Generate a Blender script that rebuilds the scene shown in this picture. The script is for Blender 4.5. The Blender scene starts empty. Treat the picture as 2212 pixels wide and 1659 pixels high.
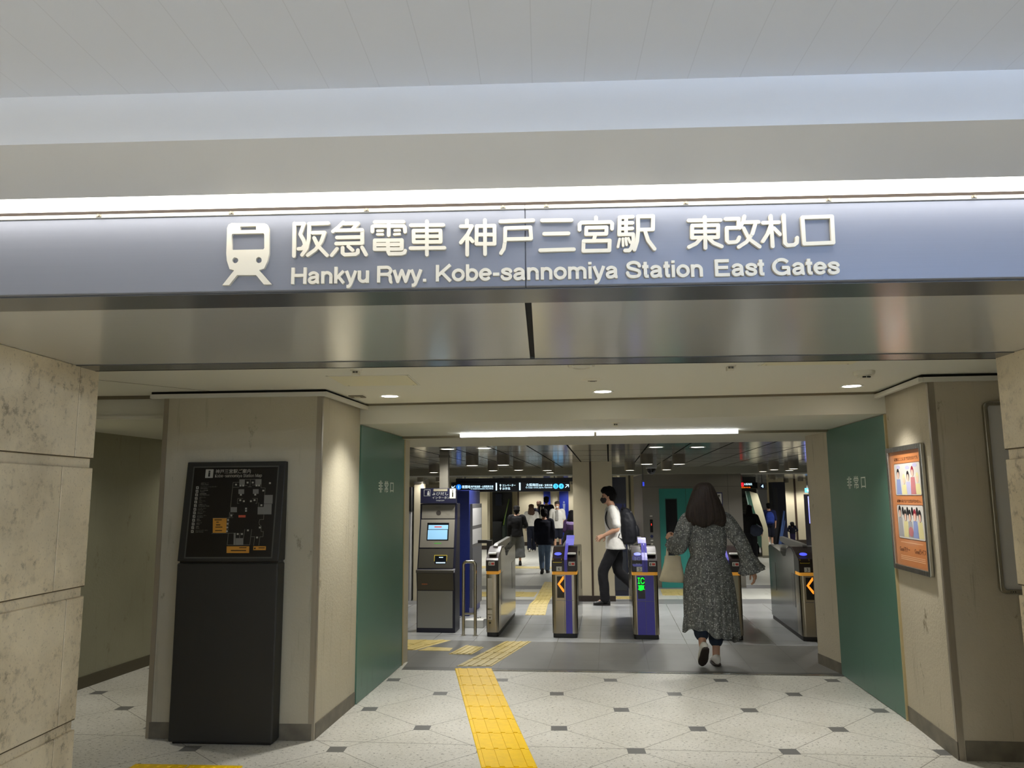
import bpy, bmesh, math, random
from mathutils import Vector, Matrix
random.seed(7)
SC = bpy.context.scene
COL = SC.collection
# ------------------------------------------------------------------ camera
CAMERA_HEIGHT = 1.6
cam_data = bpy.data.cameras.new('camera')
cam = bpy.data.objects.new('camera', cam_data)
COL.objects.link(cam)
cam_data.sensor_width = 36.0
cam_data.lens = 1680.7 / 2212 * 36.0
cam_data.clip_start = 0.05
cam_data.clip_end = 200
def aim_camera(pitch, roll, yaw):
    f = Vector((0, math.cos(pitch), math.sin(pitch)))
    r0 = Vector((1, 0, 0)); u0 = r0.cross(f)
    r = r0 * math.cos(roll) + u0 * math.sin(roll)
    u = u0 * math.cos(roll) - r0 * math.sin(roll)
    R = Matrix.Rotation(yaw, 3, 'Z')
    r, u, f = R @ r, R @ u, R @ f
    m = Matrix((r, u, -f)).transposed().to_4x4()
    m.translation = Vector((0, 0, CAMERA_HEIGHT))
    cam.matrix_world = m
aim_camera(math.radians(8.2236), math.radians(-0.42357), math.radians(2.2291))
SC.camera = cam
# ------------------------------------------------------------------ view + world
SC.view_settings.view_transform = 'Standard'
SC.view_settings.look = 'None'
SC.view_settings.gamma = 1.0
SC.view_settings.use_curve_mapping = False
SC.view_settings.exposure = 0.0
world = bpy.data.worlds.new('world'); SC.world = world
world.use_nodes = True
world.node_tree.nodes['Background'].inputs[0].default_value = (0.02, 0.02, 0.022, 1)
world.node_tree.nodes['Background'].inputs[1].default_value = 0.5
# light levels, all in one place (watts, or emission strength)
STRIP_GLOW = 5.0         # the long light trough above the sign
CONCOURSE_FILL_W = 130.0         # each unseen warm downlight added to light the concourse
ALLEY_W = 24.0            # the side alley's downlight and the one added near the pillar
FILL_ROW_GLOW = 32.0            # the tube rows added as fill behind the viewer
PASSAGE_W = 115.0          # the three downlights of the passage
TUBE_GLOW = 9.0           # the two tubes under the lintel
HALL_W = 75.0             # each cylinder lamp of the ticket hall
SC.cycles.use_adaptive_sampling = True
SC.cycles.adaptive_threshold = 0.025
SC.cycles.max_bounces = 8
SC.cycles.diffuse_bounces = 4
SC.cycles.glossy_bounces = 4
SC.cycles.sample_clamp_indirect = 6.0
SC.cycles.use_denoising = True
SC.cycles.caustics_reflective = False
SC.cycles.caustics_refractive = False

# ------------------------------------------------------------------ helpers: colour, materials
def lin(c):
    return tuple(((v / 255) / 12.92 if v / 255 <= 0.04045 else ((v / 255 + 0.055) / 1.055) ** 2.4) for v in c[:3]) + (1.0,)
class Nodes:
    def __init__(self, m):
        m.use_nodes = True
        self.t = m.node_tree
        self.b = self.t.nodes['Principled BSDF']
        self._obj = None
    def n(self, kind, **kw):
        x = self.t.nodes.new(kind)
        for k, v in kw.items(): setattr(x, k, v)
        return x
    def link(self, a, b): self.t.links.new(a, b)
    def put(self, sock, v):
        if hasattr(v, 'is_linked') or isinstance(v, bpy.types.NodeSocket): self.link(v, sock)
        else: sock.default_value = v
    def m(self, op, a, b=None, c=None):
        x = self.n('ShaderNodeMath', operation=op)
        self.put(x.inputs[0], a)
        if b is not None: self.put(x.inputs[1], b)
        if c is not None: self.put(x.inputs[2], c)
        return x.outputs[0]
    def mix(self, f, a, b):
        x = self.n('ShaderNodeMix', data_type='RGBA')
        self.put(x.inputs[0], f); self.put(x.inputs[6], a); self.put(x.inputs[7], b)
        return x.outputs[2]
    def obj(self):
        if self._obj is None: self._obj = self.n('ShaderNodeTexCoord').outputs['Object']
        return self._obj
    def xyz(self):
        s = self.n('ShaderNodeSeparateXYZ'); self.link(self.obj(), s.inputs[0])
        return s.outputs
    def mapped(self, scale=(1, 1, 1), rot=(0, 0, 0)):
        x = self.n('ShaderNodeMapping'); self.link(self.obj(), x.inputs[0])
        x.inputs['Scale'].default_value = scale; x.inputs['Rotation'].default_value = rot
        return x.outputs[0]
    def noise(self, scale, detail=3, rough=0.5, vec=None):
        x = self.n('ShaderNodeTexNoise'); x.inputs['Scale'].default_value = scale
        x.inputs['Detail'].default_value = detail; x.inputs['Roughness'].default_value = rough
        self.link(vec if vec is not None else self.obj(), x.inputs['Vector'])
        return x.outputs['Fac']
    def ramp(self, f, lo, hi):
        x = self.n('ShaderNodeMapRange'); self.put(x.inputs[0], f)
        x.inputs[1].default_value = lo; x.inputs[2].default_value = hi
        return x.outputs[0]
    def bump(self, h, strength=0.2, dist=0.01):
        x = self.n('ShaderNodeBump'); x.inputs['Strength'].default_value = strength
        x.inputs['Distance'].default_value = dist
        self.link(h, x.inputs['Height']); self.link(x.outputs[0], self.b.inputs['Normal'])
MATS = {}
def mat(name, rgb, rough=0.5, metal=0.0, emit=None, glow=0.0, vary=0.0, vscale=6.0, bump=0.0, bscale=60.0, spec=None, coat=0.0):
    if name in MATS: return MATS[name]
    m = bpy.data.materials.new(name); k = Nodes(m); b = k.b
    c = lin(rgb)
    if vary:
        f = k.noise(vscale, 4)
        d = tuple(x * (1 - vary) for x in c[:3]) + (1,)
        l = tuple(min(1, x * (1 + vary)) for x in c[:3]) + (1,)
        k.link(k.mix(k.ramp(f, 0.3, 0.7), d, l), b.inputs['Base Color'])
    else: b.inputs['Base Color'].default_value = c
    b.inputs['Roughness'].default_value = rough
    b.inputs['Metallic'].default_value = metal
    if spec is not None: b.inputs['Specular IOR Level'].default_value = spec
    if coat: b.inputs['Coat Weight'].default_value = coat; b.inputs['Coat Roughness'].default_value = 0.08
    if glow:
        b.inputs['Emission Color'].default_value = lin(emit or rgb)
        b.inputs['Emission Strength'].default_value = glow
    if bump: k.bump(k.noise(bscale, 3), bump)
    MATS[name] = m
    return m
def brushed(name, rgb, rough=0.3, axis=2, metal=1.0, amount=0.12, tint=0.12):
    """metal with fine lines along one axis"""
    if name in MATS: return MATS[name]
    m = bpy.data.materials.new(name); k = Nodes(m); b = k.b
    sc = [260.0, 260.0, 260.0]; sc[axis] = 1.5
    f = k.noise(1.0, 4, 0.6, k.mapped(tuple(sc)))
    c = lin(rgb)
    k.link(k.mix(f, tuple(x * (1 - tint) for x in c[:3]) + (1,), tuple(min(1, x * (1 + tint)) for x in c[:3]) + (1,)), b.inputs['Base Color'])
    b.inputs['Metallic'].default_value = metal
    k.link(k.m('ADD', k.m('MULTIPLY', f, amount), rough - amount / 2), b.inputs['Roughness'])
    MATS[name] = m
    return m
def plaster(name, rgb, stain=(92, 80, 55), bump=0.35, dirt=0.5, rough=0.75):
    m = bpy.data.materials.new(name); k = Nodes(m); b = k.b
    base = k.mix(k.ramp(k.noise(1.3, 4, 0.55), 0.3, 0.7), tuple(x * 0.92 for x in lin(rgb)[:3]) + (1,), tuple(min(1, x * 1.06) for x in lin(rgb)[:3]) + (1,))
    # scattered scuffs and drips with a shape of their own
    spots = k.ramp(k.noise(6.0, 7, 0.74, k.mapped((1, 1, 0.55))), 0.62, 0.72)
    streak = k.ramp(k.noise(3.0, 5, 0.65, k.mapped((7, 7, 0.4))), 0.60, 0.78)
    f = k.m('MULTIPLY', k.m('MAXIMUM', spots, k.m('MULTIPLY', streak, 0.6)), dirt)
    k.link(k.mix(f, base, lin(stain)), b.inputs['Base Color'])
    b.inputs['Roughness'].default_value = rough
    b.inputs['Specular IOR Level'].default_value = 0.3
    k.bump(k.noise(48, 5, 0.65), bump, 0.010)
    MATS[name] = m
    return m
def limestone(name, rgb=(238, 222, 188)):
    m = bpy.data.materials.new(name); k = Nodes(m); b = k.b
    c = lin(rgb)
    base = k.mix(k.ramp(k.noise(2.2, 5, 0.6), 0.3, 0.7), tuple(x * 0.82 for x in c[:3]) + (1,), tuple(min(1, x * 1.12) for x in c[:3]) + (1,))
    patch = k.ramp(k.noise(2.6, 4, 0.6), 0.44, 0.58)
    fleck = k.ramp(k.noise(19, 7, 0.74), 0.52, 0.63)
    f = k.m('MULTIPLY', k.m('MULTIPLY', fleck, patch), 0.58)
    base = k.mix(k.m('MULTIPLY', patch, 0.22), base, lin((164, 142, 100)))
    base = k.mix(f, base, lin((92, 74, 44)))
    fine = k.ramp(k.noise(90, 4, 0.65), 0.58, 0.72)
    k.link(k.mix(k.m('MULTIPLY', fine, 0.5), base, lin((138, 116, 78))), b.inputs['Base Color'])
    b.inputs['Roughness'].default_value = 0.42
    k.bump(k.noise(40, 4), 0.05, 0.004)
    MATS[name] = m
    return m

# ------------------------------------------------------------------ helpers: geometry
class MB:
    """collects shapes, then links them as ONE mesh object"""
    def __init__(self): self.v = []; self.f = []
    def add(self, vs, fs):
        o = len(self.v); self.v += [tuple(p) for p in vs]; self.f += [tuple(i + o for i in q) for q in fs]
        return self
    def box(self, a, b):
        x0, y0, z0 = a; x1, y1, z1 = b
        return self.add([(x0, y0, z0), (x1, y0, z0), (x1, y1, z0), (x0, y1, z0), (x0, y0, z1), (x1, y0, z1), (x1, y1, z1), (x0, y1, z1)],
                        [(0, 3, 2, 1), (4, 5, 6, 7), (0, 1, 5, 4), (1, 2, 6, 5), (2, 3, 7, 6), (3, 0, 4, 7)])
    def prism(self, poly, z0, z1):
        """poly: (x, y) counter-clockwise"""
        a = sum(poly[i][0] * poly[(i + 1) % len(poly)][1] - poly[(i + 1) % len(poly)][0] * poly[i][1] for i in range(len(poly)))
        if a < 0: poly = poly[::-1]
        n = len(poly)
        return self.add([(x, y, z0) for x, y in poly] + [(x, y, z1) for x, y in poly],
                        [tuple(range(n - 1, -1, -1)), tuple(range(n, 2 * n))] + [(i, (i + 1) % n, (i + 1) % n + n, i + n) for i in range(n)])
    def side(self, poly, x0, x1):
        """poly: (y, z) outline swept along x"""
        n = len(poly)
        a = sum(poly[i][0] * poly[(i + 1) % n][1] - poly[(i + 1) % n][0] * poly[i][1] for i in range(n))
        if a < 0: poly = poly[::-1]
        return self.add([(x0, y, z) for y, z in poly] + [(x1, y, z) for y, z in poly],
                        [tuple(range(n - 1, -1, -1)), tuple(range(n, 2 * n))] + [(i, (i + 1) % n, (i + 1) % n + n, i + n) for i in range(n)])
    def front(self, poly, y0, y1):
        """poly: (x, z) outline swept along y"""
        n = len(poly)
        a = sum(poly[i][0] * poly[(i + 1) % n][1] - poly[(i + 1) % n][0] * poly[i][1] for i in range(n))
        if a < 0: poly = poly[::-1]
        return self.add([(x, y0, z) for x, z in poly] + [(x, y1, z) for x, z in poly],
                        [tuple(range(n)), tuple(range(2 * n - 1, n - 1, -1))] + [((i + 1) % n, i, i + n, (i + 1) % n + n) for i in range(n)])
    def loft(self, rings, cap=True, closed=True):
        n = len(rings[0]); o = len(self.v)
        for r in rings: self.v += [tuple(p) for p in r]
        for k in range(len(rings) - 1):
            for i in range(n if closed else n - 1):
                j = (i + 1) % n
                self.f.append((o + k * n + i, o + k * n + j, o + (k + 1) * n + j, o + (k + 1) * n + i))
        if cap and closed:
            self.f.append(tuple(o + i for i in range(n - 1, -1, -1)))
            e = o + (len(rings) - 1) * n
            self.f.append(tuple(e + i for i in range(n)))
        return self
    def tube(self, path, r, seg=10, cap=True):
        path = [Vector(p) for p in path]; rings = []
        rr = r if isinstance(r, (list, tuple)) else [r] * len(path)
        d0 = (path[1] - path[0]).normalized()
        ref = Vector((0, 0, 1)) if abs(d0.z) < 0.9 else Vector((1, 0, 0))
        u = d0.cross(ref).normalized()
        for i, p in enumerate(path):
            if i == 0: d = path[1] - path[0]
            elif i == len(path) - 1: d = path[-1] - path[-2]
            else: d = (path[i + 1] - p).normalized() + (p - path[i - 1]).normalized()
            d.normalize()
            u = (u - d * u.dot(d)).normalized(); w = d.cross(u)
            rings.append([p + (u * math.cos(2 * math.pi * k / seg) + w * math.sin(2 * math.pi * k / seg)) * rr[i] for k in range(seg)])
        return self.loft(rings, cap)
    def cyl(self, p0, p1, r, seg=24, r1=None):
        return self.tube([p0, p1], [r, r if r1 is None else r1], seg)
    def lathe(self, prof, c=(0, 0, 0), seg=32, cap=True):
        """prof: (radius, z) from bottom to top"""
        return self.loft([[(c[0] + r * math.cos(2 * math.pi * k / seg), c[1] + r * math.sin(2 * math.pi * k / seg), c[2] + z) for k in range(seg)] for r, z in prof], cap)
    def ball(self, c, r, seg=16, rings=10, s=(1, 1, 1)):
        return self.loft([[(c[0] + s[0] * r * math.sin(t) * math.cos(2 * math.pi * k / seg), c[1] + s[1] * r * math.sin(t) * math.sin(2 * math.pi * k / seg), c[2] - s[2] * r * math.cos(t)) for k in range(seg)]
                          for t in [max(1e-3, min(math.pi - 1e-3, math.pi * i / rings)) for i in range(rings + 1)]])
    def build(self, name, m, parent=None, smooth=False, bevel=0.0, seg=2, angle=35):
        me = bpy.data.meshes.new(name)
        me.from_pydata(self.v, [], self.f); me.update()
        return link_mesh(name, me, m, parent, smooth, bevel, seg, angle)
def link_mesh(name, me, m, parent=None, smooth=False, bevel=0.0, seg=2, angle=35):
    o = bpy.data.objects.new(name, me); COL.objects.link(o)
    if m is not None:
        for x in (m if isinstance(m, (list, tuple)) else [m]): me.materials.append(x)
    if parent is not None: o.parent = parent
    if smooth:
        for p in me.polygons: p.use_smooth = True
        if angle < 180:
            me.set_sharp_from_angle(angle=math.radians(angle))
    if bevel:
        b = o.modifiers.new('bevel', 'BEVEL'); b.width = bevel; b.segments = seg; b.limit_method = 'ANGLE'; b.angle_limit = math.radians(40)
        b.harden_normals = False
    return o
def tag(o, label=None, cat=None, group=None, kind=None):
    if label: o['label'] = label
    if cat: o['category'] = cat
    if group: o['group'] = group
    if kind: o['kind'] = kind
    return o
def struct(o): o['kind'] = 'structure'; return o
def thing(name, label, cat, loc=(0, 0, 0), rz=0.0, group=None):
    o = bpy.data.objects.new(name, None); COL.objects.link(o)
    o.empty_display_size = 0.1
    o.location = loc; o.rotation_euler = (0, 0, rz)
    return tag(o, label, cat, group)
def kids(o): return [c for c in bpy.data.objects if c.parent == o]
def copy_tree(o, parent=None):
    c = o.copy(); COL.objects.link(c)
    if parent is not None: c.parent = parent; c.matrix_parent_inverse = o.matrix_parent_inverse.copy()
    for ch in kids(o): copy_tree(ch, c)
    return c
def lamp(kind, name, parent, loc, watts, color=(1, 1, 1), size=0.05, rot=(0, 0, 0), cone=2.6, blend=0.6):
    d = bpy.data.lights.new(name, kind); d.energy = watts; d.color = color
    if kind == 'SPOT': d.spot_size = cone; d.spot_blend = blend; d.shadow_soft_size = size
    elif kind == 'AREA': d.shape = 'DISK'; d.size = size
    else: d.shadow_soft_size = size
    o = bpy.data.objects.new(name, d); COL.objects.link(o); o.location = loc; o.rotation_euler = rot
    if parent is not None: o.parent = parent
    return o
# ---- lettering: a text is turned into one mesh, in the x-z plane facing -y, its lower edge on z = 0
FONT = None
try:
    import os
    FONT = bpy.data.fonts.load(os.path.join(bpy.utils.system_resource('DATAFILES'), 'fonts', 'Inter.woff2'))
except Exception:
    FONT = None
def text(name, s, m, parent, x, y, z, height=None, width=None, depth=0.002, bold=0.0, rot=None, latin=False, align='LEFT', line=1.0):
    """x, y, z: lower-left corner (or lower centre); height: of the ink; width: of the ink"""
    c = bpy.data.curves.new(name, 'FONT'); c.body = s; c.size = 1.0; c.extrude = 0.0; c.offset = bold; c.resolution_u = 3
    c.space_line = line
    if latin and FONT is not None: c.font = FONT
    o = bpy.data.objects.new(name, c); COL.objects.link(o)
    dg = bpy.context.evaluated_depsgraph_get(); dg.update()
    me = bpy.data.meshes.new_from_object(o.evaluated_get(dg))
    bpy.data.objects.remove(o); bpy.data.curves.remove(c)
    if not me.vertices: return None
    xs = [v.co.x for v in me.vertices]; ys = [v.co.y for v in me.vertices]
    w0, h0 = max(xs) - min(xs), max(ys) - min(ys)
    sy = height / h0 if height else width / w0
    sx = width / w0 if width else sy
    ox = min(xs) if align == 'LEFT' else (min(xs) + max(xs)) / 2
    for v in me.vertices:
        v.co = Vector(((v.co.x - ox) * sx, 0.0, (v.co.y - min(ys)) * sy))
    if depth:
        bm = bmesh.new(); bm.from_mesh(me)
        g = bmesh.ops.extrude_face_region(bm, geom=bm.faces[:])
        for e in g['geom']:
            if isinstance(e, bmesh.types.BMVert): e.co.y -= depth
        bmesh.ops.recalc_face_normals(bm, faces=bm.faces[:])
        bm.to_mesh(me); bm.free()
    o = link_mesh(name, me, m, parent)
    o.location = (x, y, z)
    if rot: o.rotation_euler = rot
    return o
def shape2d(name, splines, m, parent, depth):
    """outlines with holes in the x-z plane, given a thickness towards -y"""
    c = bpy.data.curves.new(name, 'CURVE'); c.dimensions = '2D'; c.fill_mode = 'BOTH'; c.extrude = depth / 2
    for pts in splines:
        s = c.splines.new('POLY'); s.points.add(len(pts) - 1); s.use_cyclic_u = True
        for p, q in zip(s.points, pts): p.co = (q[0], q[1], 0, 1)
    o = bpy.data.objects.new(name, c); COL.objects.link(o)
    dg = bpy.context.evaluated_depsgraph_get(); dg.update()
    me = bpy.data.meshes.new_from_object(o.evaluated_get(dg))
    bpy.data.objects.remove(o); bpy.data.curves.remove(c)
    for v in me.vertices: v.co = Vector((v.co.x, -v.co.z - depth / 2, v.co.y))
    return link_mesh(name, me, m, parent)
def rounded(x0, z0, x1, z1, r, n=5):
    out = []
    for cx, cz, a in ((x1 - r, z0 + r, -90), (x1 - r, z1 - r, 0), (x0 + r, z1 - r, 90), (x0 + r, z0 + r, 180)):
        for i in range(n + 1):
            t = math.radians(a + 90 * i / n); out.append((cx + r * math.cos(t), cz + r * math.sin(t)))
    return out
# ================================================================== the setting
def tile_floor(name):
    """pale terrazzo laid in squares turned by 45 degrees, a small dark square at each crossing"""
    m = bpy.data.materials.new(name); k = Nodes(m); b = k.b
    x, y, z = k.xyz()
    S, X0, Y0 = 0.4787, -1.348, 7.149
    u = k.m('DIVIDE', k.m('SUBTRACT', x, X0), S); v = k.m('DIVIDE', k.m('SUBTRACT', y, Y0), S)
    a = k.m('MULTIPLY', k.m('ADD', u, v), 0.5); c = k.m('MULTIPLY', k.m('SUBTRACT', u, v), 0.5)
    ar, cr = k.m('ROUND', a), k.m('ROUND', c)
    da, dc = k.m('ABSOLUTE', k.m('SUBTRACT', a, ar)), k.m('ABSOLUTE', k.m('SUBTRACT', c, cr))
    line = k.m('LESS_THAN', k.m('MINIMUM', da, dc), 0.0040)
    du = k.m('ABSOLUTE', k.m('SUBTRACT', u, k.m('ADD', ar, cr))); dv = k.m('ABSOLUTE', k.m('SUBTRACT', v, k.m('SUBTRACT', ar, cr)))
    dia = k.m('LESS_THAN', k.m('MAXIMUM', du, dv), 0.118)
    # one expansion joint across the whole floor
    j = k.m('ABSOLUTE', k.m('ADD', k.m('ADD', k.m('MULTIPLY', x, 0.068), y), -5.306))
    joint = k.m('LESS_THAN', j, 0.0035)
    line = k.m('MAXIMUM', line, joint)
    # terrazzo chips
    n1 = k.noise(1.0, 5, 0.66, k.mapped((44, 54, 48), (0, 0, 0.35)))
    n2 = k.noise(1.0, 4, 0.6, k.mapped((150, 150, 150)))
    n3 = k.noise(1.7, 3)
    base = k.mix(k.ramp(n3, 0.3, 0.7), lin((202, 200, 190)), lin((220, 218, 210)))
    base = k.mix(k.m('MULTIPLY', k.ramp(n2, 0.48, 0.68), 0.5), base, lin((168, 163, 148)))
    base = k.mix(k.m('MULTIPLY', k.ramp(n1, 0.58, 0.635), 0.85), base, lin((92, 89, 80)))
    base = k.mix(k.m('MULTIPLY', k.ramp(n1, 0.42, 0.34), 0.7), base, lin((238, 236, 228)))
    col = k.mix(k.m('MULTIPLY', line, 0.8), base, lin((92, 88, 78)))
    k.link(k.mix(dia, col, lin((112, 112, 110))), b.inputs['Base Color'])
    b.inputs['Roughness'].default_value = 0.38
    b.inputs['Specular IOR Level'].default_value = 0.4
    return m
def slab_floor(name, rgb, tile, rz, line=(70, 70, 70), rough=0.35, mark=0.010, origin=(0, 0)):
    """big stone slabs with dark joints, turned by rz"""
    m = bpy.data.materials.new(name); k = Nodes(m); b = k.b
    x, y, z = k.xyz()
    ca, sa = math.cos(rz), math.sin(rz)
    u = k.m('ADD', k.m('MULTIPLY', x, ca), k.m('MULTIPLY', y, sa)); v = k.m('ADD', k.m('MULTIPLY', x, -sa), k.m('MULTIPLY', y, ca))
    u = k.m('DIVIDE', k.m('SUBTRACT', u, origin[0]), tile[0]); v = k.m('DIVIDE', k.m('SUBTRACT', v, origin[1]), tile[1])
    fu, fv = k.m('ABSOLUTE', k.m('SUBTRACT', u, k.m('ROUND', u))), k.m('ABSOLUTE', k.m('SUBTRACT', v, k.m('ROUND', v)))
    l = k.m('MAXIMUM', k.m('LESS_THAN', fu, mark / tile[0] / 2), k.m('LESS_THAN', fv, mark / tile[1] / 2))
    w = k.n('ShaderNodeTexWhiteNoise', noise_dimensions='2D')
    cb = k.n('ShaderNodeCombineXYZ'); k.link(k.m('FLOOR', k.m('ADD', u, 0.5)), cb.inputs[0]); k.link(k.m('FLOOR', k.m('ADD', v, 0.5)), cb.inputs[1])
    k.link(cb.outputs[0], w.inputs['Vector'])
    c = lin(rgb)
    base = k.mix(w.outputs['Value'], tuple(q * 0.93 for q in c[:3]) + (1,), tuple(q * 1.06 for q in c[:3]) + (1,))
    base = k.mix(k.m('MULTIPLY', k.noise(90, 3), 0.25), base, tuple(q * 0.7 for q in c[:3]) + (1,))
    k.link(k.mix(l, base, lin(line)), b.inputs['Base Color'])
    k.link(k.m('ADD', k.m('MULTIPLY', k.noise(2.0, 3), 0.15), rough - 0.07), b.inputs['Roughness'])
    return m
HALL = math.radians(-4.75)
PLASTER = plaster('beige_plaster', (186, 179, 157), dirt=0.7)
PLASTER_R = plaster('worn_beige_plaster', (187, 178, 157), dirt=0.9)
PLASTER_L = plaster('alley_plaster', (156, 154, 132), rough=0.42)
STONE = limestone('pale_limestone')
SKIRT = mat('grey_skirting', (108, 102, 88), 0.55, vary=0.25, vscale=9)
CEIL = mat('cream_ceiling', (222, 220, 205), 0.7)
WHITE = mat('white_paint', (226, 226, 220), 0.6)
STEEL = brushed('stainless_strip', (158, 150, 134), 0.34, 2, 0.5)
DARK = mat('shadow_gap', (20, 19, 17), 0.9)
# floors
floor = struct(MB().prism([(-7, -5.2), (7, -5.2), (7, 7.03), (-1.35, 7.552), (-1.35, 7.9), (-2.6, 7.9), (-2.6, 9.2), (-7, 9.2)], -0.12, 0).build('floor', tile_floor('terrazzo')))
struct(MB().prism([(-1.349, 7.553), (7, 7.03), (7, 7.16), (-1.349, 7.683)], -0.12, -0.0005).build('trim_1', mat('dark_threshold', (84, 84, 80), 0.5, 0.3)))
struct(MB().prism([(-0.5, 7.4995 + 0.012), (2.55, 7.308 + 0.012), (2.55, 7.335 + 0.012), (-0.5, 7.527 + 0.012)], -0.01, 0.004).build('trim_2', brushed('threshold_steel', (190, 188, 178), 0.22, 0)))
struct(MB().prism([(-1.349, 7.683), (7, 7.16), (7, 8.36), (-1.349, 9.08), (-2.599, 9.199), (-2.599, 7.901), (-1.349, 7.901)], -0.12, 0).build('floor_lobby', slab_floor('dark_lobby_slabs', (108, 108, 104), (0.47, 2.6), HALL, (88, 87, 82), 0.4, 0.007, (0.33, 0.2))))
struct(MB().prism([(-9, 9.201), (-2.599, 9.2), (-1.349, 9.081), (7, 8.361), (14, 7.757), (14, 12), (-9, 12)], -0.12, 0).build('floor_gates', slab_floor('grey_gate_slabs', (166, 168, 168), (0.47, 0.9), HALL, (118, 117, 110), 0.22, 0.007, (0.33, 0.2))))
struct(MB().side([(12, -0.12), (12, 0), (14.5, -0.25), (14.5, -0.37)], -9, 14).build('floor_ramp', slab_floor('dark_ramp_slabs', (112, 113, 114), (4.0, 0.7), 0, (88, 88, 88), 0.35)))
struct(MB().box((-9, 14.5, -0.37), (14, 36, -0.25)).build('floor_hall', slab_floor('pale_hall_slabs', (188, 188, 180), (0.6, 0.6), HALL, (150, 150, 142), 0.3, 0.008)))
struct(MB().box((-9, 16.1, -0.2502), (14, 16.7, -0.249)).build('trim_3', mat('dark_floor_band', (104, 104, 104), 0.4)))
# left wall block with the map stand in front of it, and the sliding shutter door in its side
LW = [(-2.709, 5.443), (-1.555, 5.41), (-1.495, 6.305), (-1.389, 7.771), (-1.36, 7.93), (-2.72, 7.93)]
struct(MB().prism(LW, 0, 2.36).build('wall_left', PLASTER))
RW = [(2.493, 5.084), (2.577, 5.917), (2.66, 7.382), (2.609, 7.85), (2.66, 8.0), (7, 7.7), (7, 4.87), (2.9, 5.063)]
struct(MB().prism(RW, 0, 2.36).build('wall_right', PLASTER_R))
struct(MB().prism([(-4.2, 5.0), (-3.978 - 0.221, 5.0), (-4.4, 9.2), (-4.4, 5.0)], 0, 0.01).build('trim_4', SKIRT)) if False else None
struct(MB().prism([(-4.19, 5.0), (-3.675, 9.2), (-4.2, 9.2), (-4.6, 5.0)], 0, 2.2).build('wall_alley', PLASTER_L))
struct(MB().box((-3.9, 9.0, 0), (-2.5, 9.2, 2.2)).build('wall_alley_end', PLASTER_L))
def along(p, q, off, t0=0.0, t1=1.0):
    """a strip of the wall face p-q, moved outward (to the right of p->q) by off"""
    p, q = Vector(p), Vector(q); d = q - p; n = Vector((d.y, -d.x)).normalized()
    return [p + d * t0, p + d * t1, p + d * t1 + n * off, p + d * t0 + n * off]
def strip(name, p, q, off, z0, z1, m, t0=0.0, t1=1.0, bevel=0.0):
    return struct(MB().prism([tuple(v) for v in along(p, q, off, t0, t1)], z0, z1).build(name, m, bevel=bevel))
# skirtings
strip('baseboard_left_front', LW[0], LW[1], 0.006, 0, 0.105, SKIRT, 0.02, 0.99)
strip('baseboard_left_side', LW[1], LW[2], 0.006, 0, 0.10, SKIRT, 0.03, 1.0)
strip('baseboard_right_side', RW[1], RW[0], 0.006, 0, 0.105, SKIRT)
strip('baseboard_right_front', RW[0], RW[7], 0.006, 0, 0.115, SKIRT, 0.1)
strip('baseboard_right_end', RW[3], RW[2], 0.006, 0, 0.095, SKIRT)
strip('baseboard_alley', (-4.19, 5.0), (-3.675, 9.2), 0.008, 0, 0.1, mat('dark_skirting', (86, 80, 62), 0.6))
# metal edge strips at the wall corners
strip('trim_5', (-1.59, 5.411), LW[1], 0.004, 0, 2.33, STEEL)
strip('trim_6', LW[1], LW[2], 0.004, 0, 2.33, STEEL, 0.0, 0.03)
strip('trim_7', LW[0], LW[1], 0.004, 0, 2.33, STEEL, 0.0, 0.03)
strip('trim_8', RW[1], RW[0], 0.004, 0, 2.33, STEEL, 0.965, 1.0)
strip('trim_9', RW[0], RW[7], 0.004, 0, 2.33, STEEL, 0.0, 0.085)
# picture rails under the ceiling
RAIL = mat('pale_rail', (214, 212, 200), 0.4)
strip('trim_10', (-2.80, 5.446), (-1.545, 5.41), 0.035, 2.312, 2.341, RAIL)
strip('trim_11', (-1.545, 5.375), (-1.455, 6.30), 0.03, 2.312, 2.341, RAIL)
strip('trim_12', (2.532, 5.925), (2.455, 5.06), 0.03, 2.312, 2.341, RAIL)
strip('trim_13', (2.455, 5.084), (3.6, 5.02), 0.035, 2.312, 2.341, RAIL)
strip('trim_14', (-2.80, 5.446), (-1.545, 5.41), 0.016, 2.341, 2.36, DARK)
strip('trim_15', (-1.545, 5.40), (-1.47, 6.30), 0.012, 2.341, 2.36, DARK)
strip('trim_16', (2.545, 5.925), (2.462, 5.07), 0.012, 2.341, 2.36, DARK)
strip('trim_17', (2.455, 5.084), (3.6, 5.02), 0.016, 2.341, 2.36, DARK)
# the two green emergency panels
GREEN = None
def green_panel():
    m = bpy.data.materials.new('green_door_paint'); k = Nodes(m); b = k.b
    x, y, z = k.xyz()
    scuff = k.m('MULTIPLY', k.ramp(k.noise(4.0, 6, 0.7, k.mapped((3, 3, 0.7))), 0.58, 0.72), k.ramp(z, 0.7, 0.0))
    k.link(k.mix(k.m('MULTIPLY', scuff, 0.6), lin((76, 114, 99)), lin((48, 58, 46))), b.inputs['Base Color'])
    b.inputs['Roughness'].default_value = 0.33
    return m
GREEN = green_panel()
d1 = strip('door_1', LW[2], LW[3], 0.012, 0.004, 2.188, GREEN, 0.004, 0.97)
d2 = strip('door_2', RW[2], RW[1], 0.012, 0.004, 2.188, GREEN, 0.01, 0.985)
FRAME = mat('door_edge_paint', (176, 160, 118), 0.6)
strip('trim_18', LW[2], LW[3], 0.016, 0, 2.19, FRAME, 0.972, 0.995)
strip('trim_19', RW[2], RW[1], 0.016, 0, 2.19, FRAME, 0.987, 0.999)
DOOR_TEXT = mat('door_lettering', (226, 232, 222), 0.5)
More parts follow.
